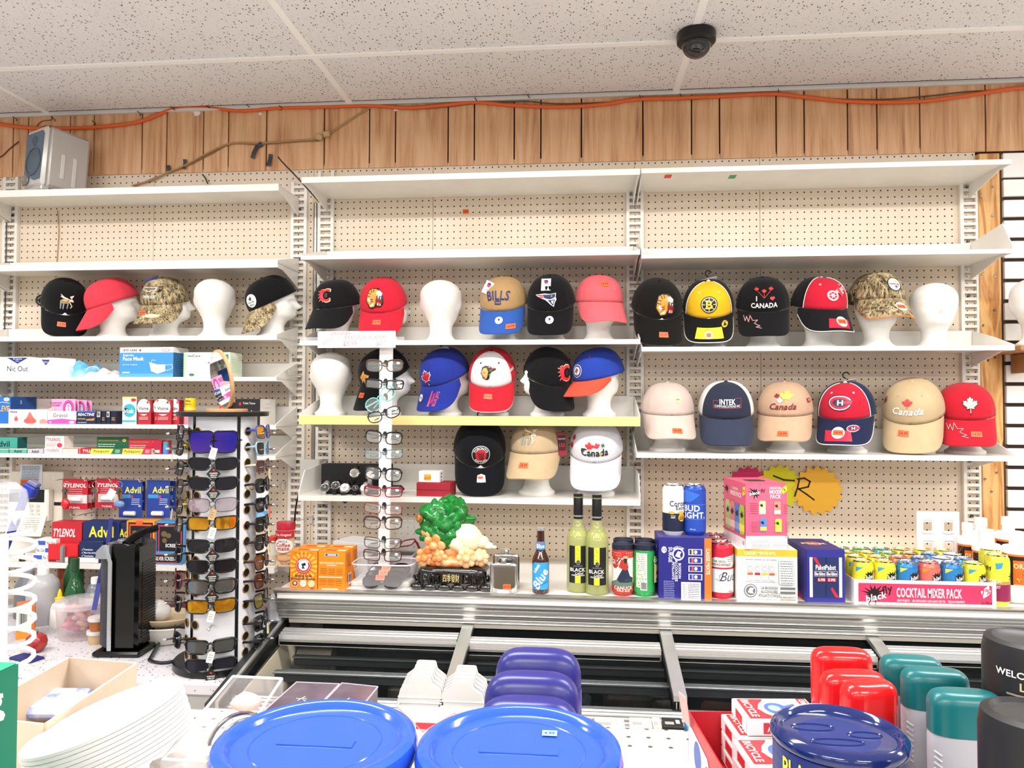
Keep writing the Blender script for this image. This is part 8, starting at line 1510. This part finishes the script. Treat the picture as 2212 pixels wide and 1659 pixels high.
cable('thin brown cable running beside the orange cord', [(690, 234), (800, 231), (880, 236), (960, 231), (1025, 224), (1130, 219), (1200, 224), (1290, 222), (1400, 216), (1500, 214), (1600, 207), (1670, 206), (1760, 212), (1900, 215), (2010, 207), (2090, 198), (2190, 194)], .0024, mat('#6a5038', .6))
BRN = mat('#b08a5c', .6)
cable('tan telephone cable slanting across the panelling', [(285, 401), (330, 388), (363, 372), (400, 357), (450, 330), (498, 310), (560, 309), (620, 305), (690, 299), (720, 283), (770, 250), (800, 232)], .0034, BRN)
cable('second strand of tan cable below the first', [(290, 402), (345, 380), (400, 360), (452, 334), (500, 311), (560, 312), (640, 306), (690, 304)], .0024, mat('#8a6c48', .6))
for k, (px_, py_) in enumerate(((690, 297), (706, 290))):
 c0 = at(px_, py_, W - .014); o = MB().box(-.013, -.01, -.011, .013, .006, .011, 0, .003).build('cable_connector', mat('#c8a878', .5), None, c0, (0, .3 - .5 * k, 0)); tag(o, ['left', 'right'][k] + ' tan plastic connector on the slanting cable', 'connector')
TP = mat('#3a3a3c', .45)
for k, (px_, py_, w_, h_, ro, lab) in enumerate(((551, 327, .018, .06, .35, 'crumpled duct tape hanging from the tan cable'), (583, 346, .018, .05, .12, 'duct tape strip stuck on the bare panelling'), (399, 355, .016, .04, .1, 'duct tape holding the slanting cable'), (364, 363, .018, .022, .0, 'short duct tape scrap by the panelling foot'), (562, 313, .02, .02, -.5, 'folded duct tape knot on the cable'))):
 c0 = at(px_, py_, W - .0115); o = MB().grid(lambda u, v: ((u - .5) * w_, -.003 * math.sin(v * 5 + k) - .001, (v - .5) * h_), 3, 6).build('duct_tape', TP, None, c0, (0, ro, 0), 60); tag(o, lab, 'tape', 'duct tape scraps')
for k, (px_, py_) in enumerate(((35, 261), (118, 262), (205, 270), (302, 250), (376, 242), (451, 238), (536, 236), (606, 238), (1025, 222), (1138, 216), (1377, 216), (1464, 213), (1674, 204), (1986, 220), (2205, 192))):
 c0 = at(px_, py_, W - .0065); o = MB().tube([(0, 0, 0), (.006, -.016, .002), (-.006, -.028, .008)], .0016, 6).build('bent_nail', mat('#2a2624', .5, .6), None, c0, (0, 0, .4)); tag(o, 'bent dark nail number %s from the left holding the orange cord' % ['one', 'two', 'three', 'four', 'five', 'six', 'seven', 'eight', 'nine', 'ten', 'eleven', 'twelve', 'thirteen', 'fourteen', 'fifteen'][k], 'nail', 'nails in the panelling')
cable('dark red speaker wire looping behind the speaker', [(-40, 345), (0, 339), (20, 322), (40, 306)], .0022, mat('#6a1c20', .5))
cable('red-brown wire dropping from the ceiling to the speaker', [(108, 244), (112, 258), (90, 262), (80, 275), (108, 272), (120, 290)], .0018, mat('#8a4a34', .5))
# torn paper scraps on the panelling
for k, (px_, py_, s_) in enumerate(((425, 244, .018), (562, 246, .009), (855, 236, .012))):
 c0 = at(px_, py_, W - .0075); o = MB().prism([(s_ * q * math.cos(t), s_ * q * math.sin(t) * .9) for t, q in zip([2 * PI * i / 9 for i in range(9)], (1, .7, .95, .8, 1, .6, .9, .75, .85))], -.0006, 0, 0, 'XZ').build('paper_scrap', mat('#e8e4e0', .8), None, c0); tag(o, ['largest', 'small middle', 'right-hand'][k] + ' torn white paper scrap on the panelling', 'paper scrap')
# antenna rod and conduit
cable('thin black antenna rod leaning against the top shelf end', [(601, 338), (607, 347), (650, 392), (690, 437)], .0028, mat('#26282c', .4), 'antenna_rod', 'rod', W - .05, 3)
cable('short black cable end below the panelling', [(437, 377), (443, 384), (449, 397)], .0024, BLACK)
mb = MB(); P = []
xcn, z1_, z0_ = at(682, 440, W - .012).x, at(682, 437, W - .012).z, at(676, 995, W - .012).z
mb2 = []
n_ = 90
MB().lathe([(.0062 + .0014 * (k % 2), z0_ + (z1_ - z0_) * k / (2 * n_)) for k in range(2 * n_ + 1)], 12).build('conduit', mat('#a09c98', .25, .8), None, (xcn, W - .010, 0), None, 30)
o = bpy.data.objects['conduit']; tag(o, 'flexible corrugated metal conduit running down the pegboard', 'conduit'); MB().box(-.012, -.006, z1_ - .004, .012, .008, z1_ + .03, 0, .003).build('clamp', mat('#c8b48a', .4), o)
jb = MB().box(at(647, 1000, W - .05).x, W - .05, at(660, 1057, W - .05).z, at(690, 1000, W - .05).x, W - .001, at(660, 993, W - .05).z, 0, .003).build('junction_box', mat('#dcdad6', .4)); tag(jb, 'pale grey electrical junction box beside the watch shelf', 'junction box')
cable('black power cable hanging down from the junction box', [(650, 1050), (640, 1090), (634, 1150), (628, 1210), (620, 1290), (585, 1330), (556, 1352)], .0032, BLACK, 'cable', 'cord', W - .16, 5)
cable('thin black cable along the far left upright', [(14, 480), (12, 600), (10, 700), (6, 800)], .002, BLACK, 'cable', 'cord', W - .02, 4)
cable('brown wire hanging down the left pegboard', [(124, 455), (127, 500), (124, 550), (120, 600)], .0016, mat('#b08050', .6), 'cable', 'cord', W - .004, 4)
# ================================================================== goods on the foreground gondola
def ztop_px(px, py, y_): return at(px, py, y_).z
def lidded_tub(label, px, py, y_, dia, lidc, bodym, name='food_canister', sk=.018):
 c = at(px, py, y_); r_ = dia / 2; h_ = c.z - ZG
 o = empty(name, (c.x, y_, ZG)); tag(o, label, 'canister')
 MB().lathe([(0, 0), (r_ * .9, 0), (r_ * .94, .006), (r_ * .94, h_ - sk + .004), (r_ * .9, h_ - sk + .006)], 48).build('body', bodym, o, None, None, 40)
 MB().lathe([(r_ * .95, h_ - sk), (r_ * .99, h_ - sk + .002), (r_, h_ - sk * .5), (r_ * .975, h_ - .0025), (r_ * .9, h_), (r_ * .84, h_ - .0015), (r_ * .80, h_ - .0055), (r_ * .5, h_ - .0062), (0, h_ - .006)], 64).build('lid', lidc, o, None, None, 50)
 return o, r_, h_
LB = mat('#2a56c8', .16, 0, 0, 1, 0, 1.45, .25)
for k, (px_, py_, lab) in enumerate(((683, 1588, 'left of the two canisters with wide blue plastic lids'), (1121, 1604, 'right of the two canisters with wide blue plastic lids'))):
 o, r_, h_ = lidded_tub(lab, px_, py_, .565, .157, LB, mat('#16246a', .3)); o['group'] = 'blue-lidded canisters'
 LE = mat('#5078d8', .3)
 MB().box(-.03, -.006, h_ - .0062, .03, .006, h_ - .0052, 0, .0004).build('moulded_mark', LB, o); MB().tube([(.05 * math.cos(t), .05 * math.sin(t), h_ - .006) for t in [2 * PI * i / 40 for i in range(40)]], .0007, 5, 0, True).build('moulded_ring', LB, o, None, None, 60)
 if k: art('price_sticker', o, [('R', 0, 0, 1, 1, '#8aa4e4'), ('T', '4.99', .5, .5, .4, '#3a5ab0', {'mw': .7})], .012, .01, lambda u, v, q: (u + .022, v + .03, h_ - .0055 + q))
o, r_, h_ = lidded_tub('peanut can with a glossy navy lid and yellow brand letters', 1811, 1571, .672, .113, mat('#14245e', .12, 0, 0, 1, 0, 1.45, .4), mat('#1c2c6a', .35), 'peanut_can', .012)
art('label_print', o, [('R', 0, 0, 1, 1, '#1f2f70'), ('R', 0, 0, 1, .68, '#ece8e6'), ('R', 0, .68, 1, .72, '#8a8690'), ('T', 'PLANTERS', .5, .885, .13, '#e8d838', {'mw': .48})], .15, .12, lambda u, v, q: ((r_ * .945 + q) * math.sin(u / r_ - .62), -(r_ * .945 + q) * math.cos(u / r_ - .62), h_ - .0125 - .06 + v), .012, .0006)
for k, (u, v, a, b) in enumerate(((-.018, .012, .018, .007), (-.006, -.016, .022, .006), (.022, .0, .014, .006))): MB().tube([(u + a * math.cos(t), v + b * math.sin(t), h_ - .006) for t in [2 * PI * i / 24 for i in range(24)]], .0009, 5, 0, True).build('moulded_ring', mat('#14245e', .12), o, None, None, 60)
for k, (px_, lab) in enumerate(((90, 'navy-topped can at the bottom left corner'), (282, 'second navy-topped can at the bottom edge'))):
 lidded_tub(lab, px_, 1712, .47, .052, mat('#14184a', .3), mat('#1a1e50', .4), 'small_can')
# stack of foam plates leaning on the open carton
c = at(224, 1543, .72); n_ = 10; base_r = .0755
tl = Matrix.Rotation(math.radians(3), 3, 'X') @ Matrix.Rotation(math.radians(-18), 3, 'Y')
pm = MB().lathe([(0, 0), (base_r * .985, 0), (base_r, .0008), (base_r, .0036), (base_r * .985, .0045), (0, .0048)], 56).mesh('foam_plate', mat('#d2d0ce', .55), 40)
oname = ['lowest', 'second lowest', 'third lowest', 'fourth lowest', 'fifth lowest', 'fifth highest', 'fourth highest', 'third highest', 'second highest', 'topmost']
for k in range(n_):
 off = tl @ Vector((0, 0, (k - n_) * .00432)); o = link('foam_plate', pm, None, (c.x + off.x + .0006 * math.sin(k * 3), .72 + off.y, c.z + off.z), tl.to_euler()); tag(o, oname[k] + ' white foam plate of the tilted stack', 'plate', 'stack of foam plates')
# open cream carton with blue packets
zt_ = 1.29; A, B, C = atz(150, 1421, zt_), atz(291, 1433, zt_), atz(96, 1562, zt_); D = A + (C - B)
cbx = empty('open_carton', ((A.x + C.x) / 2, (A.y + C.y) / 2, ZG)); tag(cbx, 'open cream cardboard carton behind the foam plates', 'carton'); CM = m_noise('cream_board', '#c2ae98', '#d0bea8', 9.0, .6); O_ = cbx.location
def wallq(p, q, z0_, z1_, t=.003):
 d = (q - p); d.z = 0; n = Vector((-d.y, d.x, 0)).normalized() * t; P, Q = p - O_, q - O_
 return MB().add([(P.x, P.y, z0_), (Q.x, Q.y, z0_), (Q.x + n.x, Q.y + n.y, z0_), (P.x + n.x, P.y + n.y, z0_), (P.x, P.y, z1_), (Q.x, Q.y, z1_), (Q.x + n.x, Q.y + n.y, z1_), (P.x + n.x, P.y + n.y, z1_)], [(0, 3, 2, 1), (4, 5, 6, 7), (0, 1, 5, 4), (1, 2, 6, 5), (2, 3, 7, 6), (3, 0, 4, 7)])
for p, q in ((A, B), (B, C), (C, D), (D, A)): wallq(p, q, 0, zt_ - ZG).build('carton_wall', CM, cbx)
MB().add([tuple(p - O_ - Vector((0, 0, zt_ - ZG - .002))) for p in (A, B, C, D)], [(0, 1, 2, 3)]).build('carton_floor', CM, cbx)
for k, (px_, py_, lab, dz) in enumerate(((85, 1520, 'blue and white flow-wrapped packet in the open carton', .062), (110, 1505, 'second blue flow-wrapped packet in the open carton', .045), (70, 1545, 'white ribbed packet under the blue ones in the open carton', .03))):
 p = atz(px_, py_, ZG + dz); o = MB().box(-.055, -.03, -.008, .055, .03, .008, 0, .006).build('wrapped_packet', m_noise('blue_wrap', '#2f5ac0' if k < 2 else '#e4dcd4', '#e8ecf4', 40.0, .25), None, p, (.1, .1 - .1 * k, .35 + .15 * k), 40); tag(o, lab, 'packet', 'packets in the open carton')
# clear acrylic bins
def clearbin(label, A, B, C, z0_, m, name='acrylic_bin'):
 o = empty(name, ((A.x + C.x) / 2, (A.y + C.y) / 2, ZG)); tag(o, label, 'bin'); D = A + (C - B); O2 = o.location; h_ = A.z - ZG
 for p, q in ((A, B), (B, C), (C, D), (D, A)):
  P, Q = p - O2, q - O2; d = Vector((Q.x - P.x, Q.y - P.y, 0)); n = Vector((-d.y, d.x, 0)).normalized() * .002
  MB().add([(P.x, P.y, 0), (Q.x, Q.y, 0), (Q.x + n.x, Q.y + n.y, 0), (P.x + n.x, P.y + n.y, 0), (P.x, P.y, h_), (Q.x, Q.y, h_), (Q.x + n.x, Q.y + n.y, h_), (P.x + n.x, P.y + n.y, h_)], [(0, 3, 2, 1), (4, 5, 6, 7), (0, 1, 5, 4), (1, 2, 6, 5), (2, 3, 7, 6), (3, 0, 4, 7)]).build('side', m, o)
  MB().tube([(P.x, P.y, h_), (Q.x, Q.y, h_)], .0016, 6).build('rim', mat('#eceaea', .1, 0, 0, .7), o)
 MB().add([tuple(p - O2 - Vector((0, 0, h_ - .003))) for p in (A, B, C, D)], [(0, 1, 2, 3)]).build('floor', m, o); return o
zt_ = 1.275; ACR = mat('#dad6d8', .04, 0, 0, .22, 0, 1.45, .9)
A, B = atz(503, 1461, zt_), atz(609, 1466, zt_); C = B + (atz(352, 1640, zt_) - A)
b1 = clearbin('long clear acrylic bin with bangles and pink goods', A, B, C, ZG, ACR)
mid = (A + C) / 2
for k in range(3):
 p = B.lerp(C, .5) + (A - B) * .3; o = MB().tube([(.034 * math.cos(t), .018 * math.sin(t) , .034 * math.sin(t)) for t in [2 * PI * i / 28 for i in range(28)]], .002 + .0008 * (k == 0), 6, 0, True).build('bangle', CHROME, None, (p.x + .012 * k, p.y - .012 * k, ZG + .045), (.3, .2 * k, .5), 60); tag(o, ['first', 'second', 'third'][k] + ' silver bangle standing in the clear bin', 'bangle', 'bangles in the clear bin')
p = A.lerp(C, .62); o = MB().box(-.012, -.09, 0, .018, .09, .02, 0, .004).build('pink_comb', mat('#e4b0b0', .35), None, (p.x - .012, p.y, ZG + .004), (0, 0, -.55)); tag(o, 'pink plastic comb pack lying in the clear bin', 'comb')
p = A.lerp(C, .45); o = MB().box(-.02, -.1, 0, .012, .1, .03, 0, .003).build('white_strip_card', mat('#f0e8e2', .4), None, (p.x + .012, p.y + .01, ZG + .026), (0, 0, -.55)); tag(o, 'white strip card with small holes in the clear bin', 'card')
p = A.lerp(B, .8); o = blob('pink_puff', (0, 0, 0), (.018, .014, .01), mat('#ecc4bc', .5), .2, 60, 14, 10, 3); o.parent = None; o.location = (p.x - .01, p.y - .05, ZG + .075); tag(o, 'small pale pink puff on top of the bangles', 'puff')
for k, (pa, pb_, pc_, lab) in enumerate((((640, 1474), (733, 1478), (560, 1545), 'left smoky clear-wrapped box with a small cross mark'), ((738, 1476), (816, 1484), (672, 1545), 'right smoky clear-wrapped box with a small cross mark'))):
 A, B = atz(*pa, zt_), atz(*pb_, zt_); C = B + (atz(*pc_, zt_) - A); D = A + (C - B); o = empty('wrapped_box', ((A.x + C.x) / 2, (A.y + C.y) / 2, ZG)); tag(o, lab, 'box', 'smoky clear-wrapped boxes'); O2 = o.location; h_ = zt_ - ZG
 pts = [p - O2 for p in (D, C, B, A)]; vs = [(p.x, p.y, 0) for p in pts] + [(p.x, p.y, h_) for p in pts]
 MB().add(vs, [(3, 2, 1, 0), (4, 5, 6, 7), (0, 1, 5, 4), (1, 2, 6, 5), (2, 3, 7, 6), (3, 0, 4, 7)]).build('carton_body', m_noise('smoky_wrap', '#473b45', '#6c606a', 14.0, .1, 3), o)
 c_ = sum((p for p in pts), Vector()) / 4; ux = (pts[1] - pts[0]).normalized(); uy = (pts[3] - pts[0]).normalized(); art('top_mark', o, [('L', [(.2, .5), (.8, .5)], .0012, '#e4e0e4'), ('L', [(.4, .2), (.6, .8)], .0012, '#e4e0e4'), ('L', [(.7, .3), (1.2, -.1), (1.3, .1)], .0012, '#d0ccd0')], .02, .02, lambda u, v, q: tuple(Vector((c_.x, c_.y, h_ + q)) + ux * u + uy * v))
 for a_, b_ in ((0, 1), (1, 2), (2, 3), (3, 0)): MB().tube([(pts[a_].x, pts[a_].y, h_), (pts[b_].x, pts[b_].y, h_)], .001, 5).build('wrap_edge', mat('#a89ca8', .15), o)
# white moulded hooks on cards in a display tray
yd_ = .90; a_, b_ = at(858, 1540, yd_).x, at(1046, 1540, yd_).x
dt = empty('hook_display', ((a_ + b_) / 2, yd_, ZG)); tag(dt, 'white card display tray with a red stripe holding white hooks', 'display tray'); w_ = b_ - a_; h_ = at(940, 1528, yd_).z - ZG
MB().box(-w_ / 2, 0, 0, w_ / 2, .0015, h_).build('front', mat('#f0eae8', .5), dt); MB().box(-w_ / 2, .07, 0, w_ / 2, .0715, h_ * .9).build('back', mat('#f0eae8', .5), dt)
for s_ in (-1, 1): MB().box(s_ * w_ / 2 - .00075, .0015, 0, s_ * w_ / 2 + .00075, .07, h_).build('side', mat('#e8e2e0', .5), dt)
art('tray_print', dt, [('R', .22, .55, .62, .68, '#d8404c'), ('L', [(.0, .98), (.3, .5), (.66, .9), (1, .5)], .001, '#d8b8b4')], w_, h_, lambda u, v, q: (u, -q, v + h_ / 2))
for s_ in range(2):
 cx_ = at((910, 1000)[s_], 1520, yd_ + .02).x
 for k in range(5):
  yk_ = yd_ + .012 + k * .009; zt2 = at(910, 1462 + 8 * s_ , yd_ + .012).z - ZG + .0015 * k; W2 = .029
  pl = [(-W2, 0), (W2, 0), (W2 * 1.02, zt2 * .62), (W2 * .86, zt2 * .82), (W2 * .5, zt2 * .9), (W2 * .42, zt2 * .99), (W2 * .34, zt2), (-W2 * .34, zt2), (-W2 * .42, zt2 * .99), (-W2 * .5, zt2 * .9), (-W2 * .86, zt2 * .82), (-W2 * 1.02, zt2 * .62)]
  o = MB().prism(pl, 0, .005, 0, 'XZ').build('hook_pack', mat('#d6d5d2', .3), None, (cx_, yk_, ZG + .0005)); tag(o, '%s white moulded hook pack in the %s pile' % (['front', 'second', 'third', 'fourth', 'rear'][k], ['left', 'right'][s_]), 'hook pack', 'white hook packs')
  if k == 0:
   for j in range(4): MB().box(-W2 * .95, -.0012, zt2 * (.5 + .07 * j), W2 * .95, 0, zt2 * (.52 + .07 * j)).build('ridge', mat('#ecebe8', .3), o)
   MB().tube([(-W2 * .7, -.001, zt2 * .2), (-W2 * .6, -.001, zt2 * .42), (W2 * .6, -.001, zt2 * .42), (W2 * .7, -.001, zt2 * .2)], .0012, 6).build('moulded_arch', mat('#d8c8c4', .4), o)
  else: pass
# squat bottles with domed violet-blue caps
VB = mat('#30308a', .22); VD = mat('#1f1f84', .25)
def domed(label, px, py, y_, w_, d_, capm, lowm, bodym, caph, h_off=0.0, yaw=0, group=None, name='lotion_bottle', dome=.32, arch=.4, text=None, grip=False):
 c = at(px, py, y_ + d_ / 2); h_ = c.z - ZG; o = empty(name, (c.x, y_ + d_ / 2, ZG), (0, 0, math.radians(yaw))); tag(o, label, 'bottle', group)
 def sec(k, z): return [(w_ / 2 * k * math.copysign(abs(math.cos(t)) ** .62, math.cos(t)), d_ / 2 * k * math.copysign(abs(math.sin(t)) ** .8, math.sin(t)), z) for t in [2 * PI * i / 40 for i in range(40)]]
 def loft(rings, capt=True):
  n = 40; vs = [p for r in rings for p in r]; fs = [(j * n + i, j * n + (i + 1) % n, (j + 1) * n + (i + 1) % n, (j + 1) * n + i) for j in range(len(rings) - 1) for i in range(n)]
  return MB().add(vs, fs + ([tuple((len(rings) - 1) * n + i for i in range(n))] if capt else []) + [tuple(reversed(range(n)))])
 zc_ = h_ - caph
 loft([sec(.95, 0), sec(.99, .004), sec(.99, zc_ * .97), sec(.95, zc_)]).build('body', bodym, o, None, None, 40)
 hd = caph * dome; zs_ = h_ - hd
 cap_rings = [sec(1.0, zc_ + .0005), sec(1.0, zc_ + .002), sec(1.0, zs_)]
 top = [[(x * math.cos(t) ** arch, y * math.cos(t) ** .55, zs_ + hd * math.sin(t)) for x, y, _ in sec(1.0, 0)] for t in [k * PI / 2 / 9 for k in range(1, 9)] + [PI / 2 * .985]]
 loft(cap_rings + top).build('cap', capm, o, None, None, 50)
 if lowm: loft([sec(1.012, zc_ - .016), sec(1.012, zc_ + caph * .35)], False).build('cap_skirt', lowm, o, None, None, 40)
 if text: art('label_print', o, text, w_ * .8, zc_ * .8, lambda u, v, q: (u, -d_ / 2 * (1 - .25 * abs(u / (w_ / 2)) ** 2.5) - q - .0008, zc_ * .5 + v))
 if grip:
  for j in range(8): MB().tube([(-w_ / 2 * .97, -d_ * .28, zc_ * .9 - j * .005), (-w_ / 2 * .8, -d_ * .40, zc_ * .9 - .003 - j * .005)], .0009, 5).build('grip_rib', mat('#c8c6ca', .4), o)
 return o
for k, (px_, py_, y_, lab) in enumerate(((1163, 1402, .822, 'rear bottle of three with domed violet-blue caps'), (1149, 1453, .735, 'middle bottle of three with domed violet-blue caps'), (1142, 1508, .682, 'front bottle of three with domed violet-blue caps'))):
 domed(lab, px_, py_, y_ - .022, .094, .044, mat('#2a2a76', .3), VD, mat('#e8e4dc', .4), .06, group='violet-capped bottles', dome=.5, arch=.42)
RDC = mat('#d8181c', .22, 0, 0, 1, 0, 1.45, .3)
for k, (px_, py_, y_, w_, yw, lab) in enumerate(((1817, 1400, .865, .066, 0, 'rear red-capped stick of the three'), (1843, 1449, .80, .067, 4, 'middle red-capped stick of the three'), (1876, 1470, .752, .056, 18, 'front red-capped stick of the three, turned sideways'))):
 domed(lab, px_, py_, y_, w_, .034, RDC, None, RDC, .06, yaw=yw, group='red deodorant sticks', name='deodorant_stick', dome=.24, arch=.32)
TL = mat('#0e6468', .3)
for k, (px_, py_, y_, lab) in enumerate(((1967, 1417, .815, 'rear grey stick of the three with teal caps'), (2018, 1444, .765, 'middle grey stick of the three with teal caps'), (2084, 1491, .685, 'front grey stick of the three with teal caps'))):
 domed(lab, px_, py_, y_, .062, .034, TL, None, mat('#a8a7ae', .4), .037, group='teal-capped sticks', name='deodorant_stick', dome=.36, arch=.32, yaw=-3, grip=True, text=[('R', .36, .15, .94, .78, '#b2b0b8')] + lines(.4, .92, .86, .2, 12, .012, '#55535c', k) + [('R', .38, .02, .6, .12, '#e8e6ea')])
# black spray cans at the right edge
for k, (px_, py_, y_, r_, lab) in enumerate(((2232, 1378, .72, .040, 'black body spray can with pale lettering at the right edge'), (2236, 1538, .55, .034, 'nearest matte black spray cap at the lower right corner'))):
 c = at(px_, py_, y_); h_ = c.z - ZG; o = empty('spray_can', (c.x, y_, ZG)); tag(o, lab, 'spray can')
 MB().lathe([(0, 0), (r_ * .96, 0), (r_, .004), (r_, h_ - .075), (r_ * .97, h_ - .07)], 40).build('body', mat('#161416', .35) if k == 0 else m_noise('bronze_label', '#1a1416', '#6a4a3a', 20.0, .35), o, None, None, 40)
 MB().lathe([(r_ * .99, h_ - .072), (r_ * 1.01, h_ - .066), (r_ * 1.01, h_ - .012), (r_ * .96, h_ - .002), (r_ * .8, h_), (r_ * .72, h_ - .003), (0, h_ - .003)], 40).build('cap', mat('#1b1b1d', .45), o, None, None, 45)
 if k == 0: art('label_print', o, [('T', 'WELCOME TO THE', .5, .78, .1, '#e8e6e0', {'mw': .9}), ('T', 'LEGEND', .52, .6, .12, '#c8b890', {'mw': .5}), ('R', .1, .1, .95, .14, '#b89a80')] + lines(.2, .9, .46, .24, 4, .03, '#8a8478', 2), .09, .055, lambda u, v, q: ((r_ * 1.012 + q) * math.sin(u / r_ - .35), -(r_ * 1.012 + q) * math.cos(u / r_ - .35), h_ - .04 + v), .01, .0006)
# playing cards
zt_ = 1.27; P00, P10, P11, P01 = atz(1617, 1547, zt_), atz(1765, 1536, zt_), atz(1738, 1503, zt_), atz(1582, 1505, zt_)
cw, cd = .089, .063; cc = (P00 + P11) / 2; yaw_ = math.degrees(math.atan2(P11.y - P01.y, P11.x - P01.x)) * .5 + 2
fx_, fy_ = at(1690, 1560, .86).x, .84
bxz = .058
db = empty('card_display', (cc.x - .012, cc.y - .075, ZG), (0, 0, math.radians(yaw_))); tag(db, 'open red and white display box of playing cards', 'display box')
for nm, q in (('front', (-.075, -.03, 0, .075, -.0285, .04)), ('back', (-.075, .11, 0, .075, .1115, bxz)), ('side', (-.075, -.0285, 0, -.0735, .11, bxz)), ('side', (.0735, -.0285, 0, .075, .11, bxz)), ('floor', (-.0735, -.0285, 0, .0735, .11, .002))): MB().box(*q).build(nm, mat('#b8202c', .4), db)
art('side_print', db, [('P', [(0, 0), (.9, 0), (.6, .7), (0, .8)], '#ece6e4'), ('C', .3, .4, .12, .3, '#3a58a8'), ('C', .62, .3, .1, .26, '#c83a44')], .135, bxz, lambda u, v, q: (-.075 - q, .0407 - u, v + bxz / 2))
fl = MB().box(-.0005, 0, 0, .0005, .02, .035).build('torn_flap', mat('#d8a8a4', .5), db, (-.078, .09, bxz - .01), (0, -.15, .2))
def deck(label, x_, y_, z_, yw):
 o = MB().box(-cw / 2, -cd / 2, 0, cw / 2, cd / 2, .0175, 0, .001).build('card_deck', mat('#f0ecec', .35), None, (x_, y_, z_), (0, 0, math.radians(yw))); tag(o, label, 'playing cards', 'decks of playing cards')
 art('top_print', o, [('R', .03, .04, .97, .96, '#ece8ea'), ('P', [(.05, .06), (.4, .06), (.24, .5), (.4, .94), (.05, .94)], '#c03038'), ('C', .46, .5, .2, .36, '#ece8ea'), ('C', .48, .5, .15, .26, '#4a68c0'), ('P', [(.58, .6), (.76, .72), (.74, .28), (.58, .4)], '#4a68c0'), ('C', .46, .5, .08, .14, '#8aa0dc'), ('T', 'BICYCLE', .14, .5, .13, '#f4ecec', {'rot': -90, 'mw': .62}), ('R', .84, .06, .96, .94, '#c03038'), ('T', 'STANDARD', .9, .5, .1, '#f4ecec', {'rot': 90, 'mw': .6})], cw, cd, lambda u, v, q: (u, v, .0175 + q))
 art('front_print', o, [('R', .2, .15, .98, .85, '#c03038'), ('T', 'AIR-CUSHION', .6, .5, .4, '#f0e4e4', {'mw': .7})], cw, .0175, lambda u, v, q: (u, -cd / 2 - q, v + .00875))
 art('end_print', o, [('R', .04, .1, .96, .9, '#e8e4e8'), ('R', .3, .2, .7, .8, '#c03038')], cd, .0175, lambda u, v, q: (-cw / 2 - q, -u, v + .00875)); return o
deck('playing card deck lying on top of the red display box', cc.x, cc.y, ZG + bxz + .0005, yaw_ - 1)
for r_ in range(2):
 for k in range(3): deck('%s playing card deck of the %s pile in the display box' % (['bottom', 'middle', 'upper'][k], ['rear', 'front'][r_]), cc.x - .012, cc.y - .067 * r_, ZG + .003 + .0183 * k, yaw_)
# green food box at the lower left
carton('food_box', 'green food box with a brown and cream picture at the left edge', 'box', at(-98, 1500, .56).x, .56, ZG, .06, .03, at(10, 1462, .56).z - ZG, '#0f8a68', yaw=0, front=[('R', 0, 0, 1, .34, '#e8e4e2'), ('R', 0, .34, 1, .56, '#2f9a7a'), ('R', 0, .5, 1, .56, '#6aa83a'), ('P', [(.2, .6), (.95, .72), (.95, .8), (.3, .7)], '#b84a2c'), ('P', [(.2, .78), (1, .86), (1, .98), (.3, .92)], '#ecc8a0'), ('T', 'Song', .7, .9, .1, '#f4e8d8', {'rot': 8})] + lines(.2, .95, .5, .36, 5, .012, '#c8e4d8', 2), right=[('R', 0, 0, 1, 1, '#0f7a5c')], top=[('R', 0, 0, 1, 1, '#0f9a74')])
# white coiled wire rack
yw_ = .93; wp = at(26, 1300, yw_); wz1 = at(26, 1150, yw_).z
wr = empty('wire_rack', (wp.x, yw_, ZG)); tag(wr, 'white coated wire card rack at the left edge', 'wire rack'); WM = mat('#d8d8d8', .25)
MB().tube([(0, -.014, 0), (-.002, -.014, wz1 - ZG)], .0055, 10).build('post', WM, wr, None, None, 60); MB().lathe([(0, 0), (.05, 0), (.05, .004), (0, .006)], 28).build('foot', WM, wr, (0, 0, 0), None, 40)
pts = []; turns = 9
for i in range(turns * 14 + 1):
 t = i / 14 * 2 * PI; pts.append((-.022 + .032 * math.cos(t), .02 + .030 * math.sin(t), .03 + (wz1 - ZG - .03) * i / (turns * 14)))
MB().tube(pts, .0032, 8).build('coil', WM, wr, None, None, 60)
mb = MB(); mb.lathe([(.0, 0), (.024, .0), (.03, .02), (.026, .05), (.012, .062), (0, .064)], 14); mb.v = [(x + .006 * noise.noise(Vector((x * 50, z * 50, 1))), y + .006 * noise.noise(Vector((y * 50, z * 40, 7))), z) for x, y, z in mb.v]
o = mb.build('clear_cellophane', mat('#dcdce4', .05, 0, 0, .3, 0, 1.45, .9), None, (wp.x - .012, yw_ + .0, wz1 + .004), None, None); tag(o, 'crumpled clear cellophane on top of the wire rack', 'cellophane')
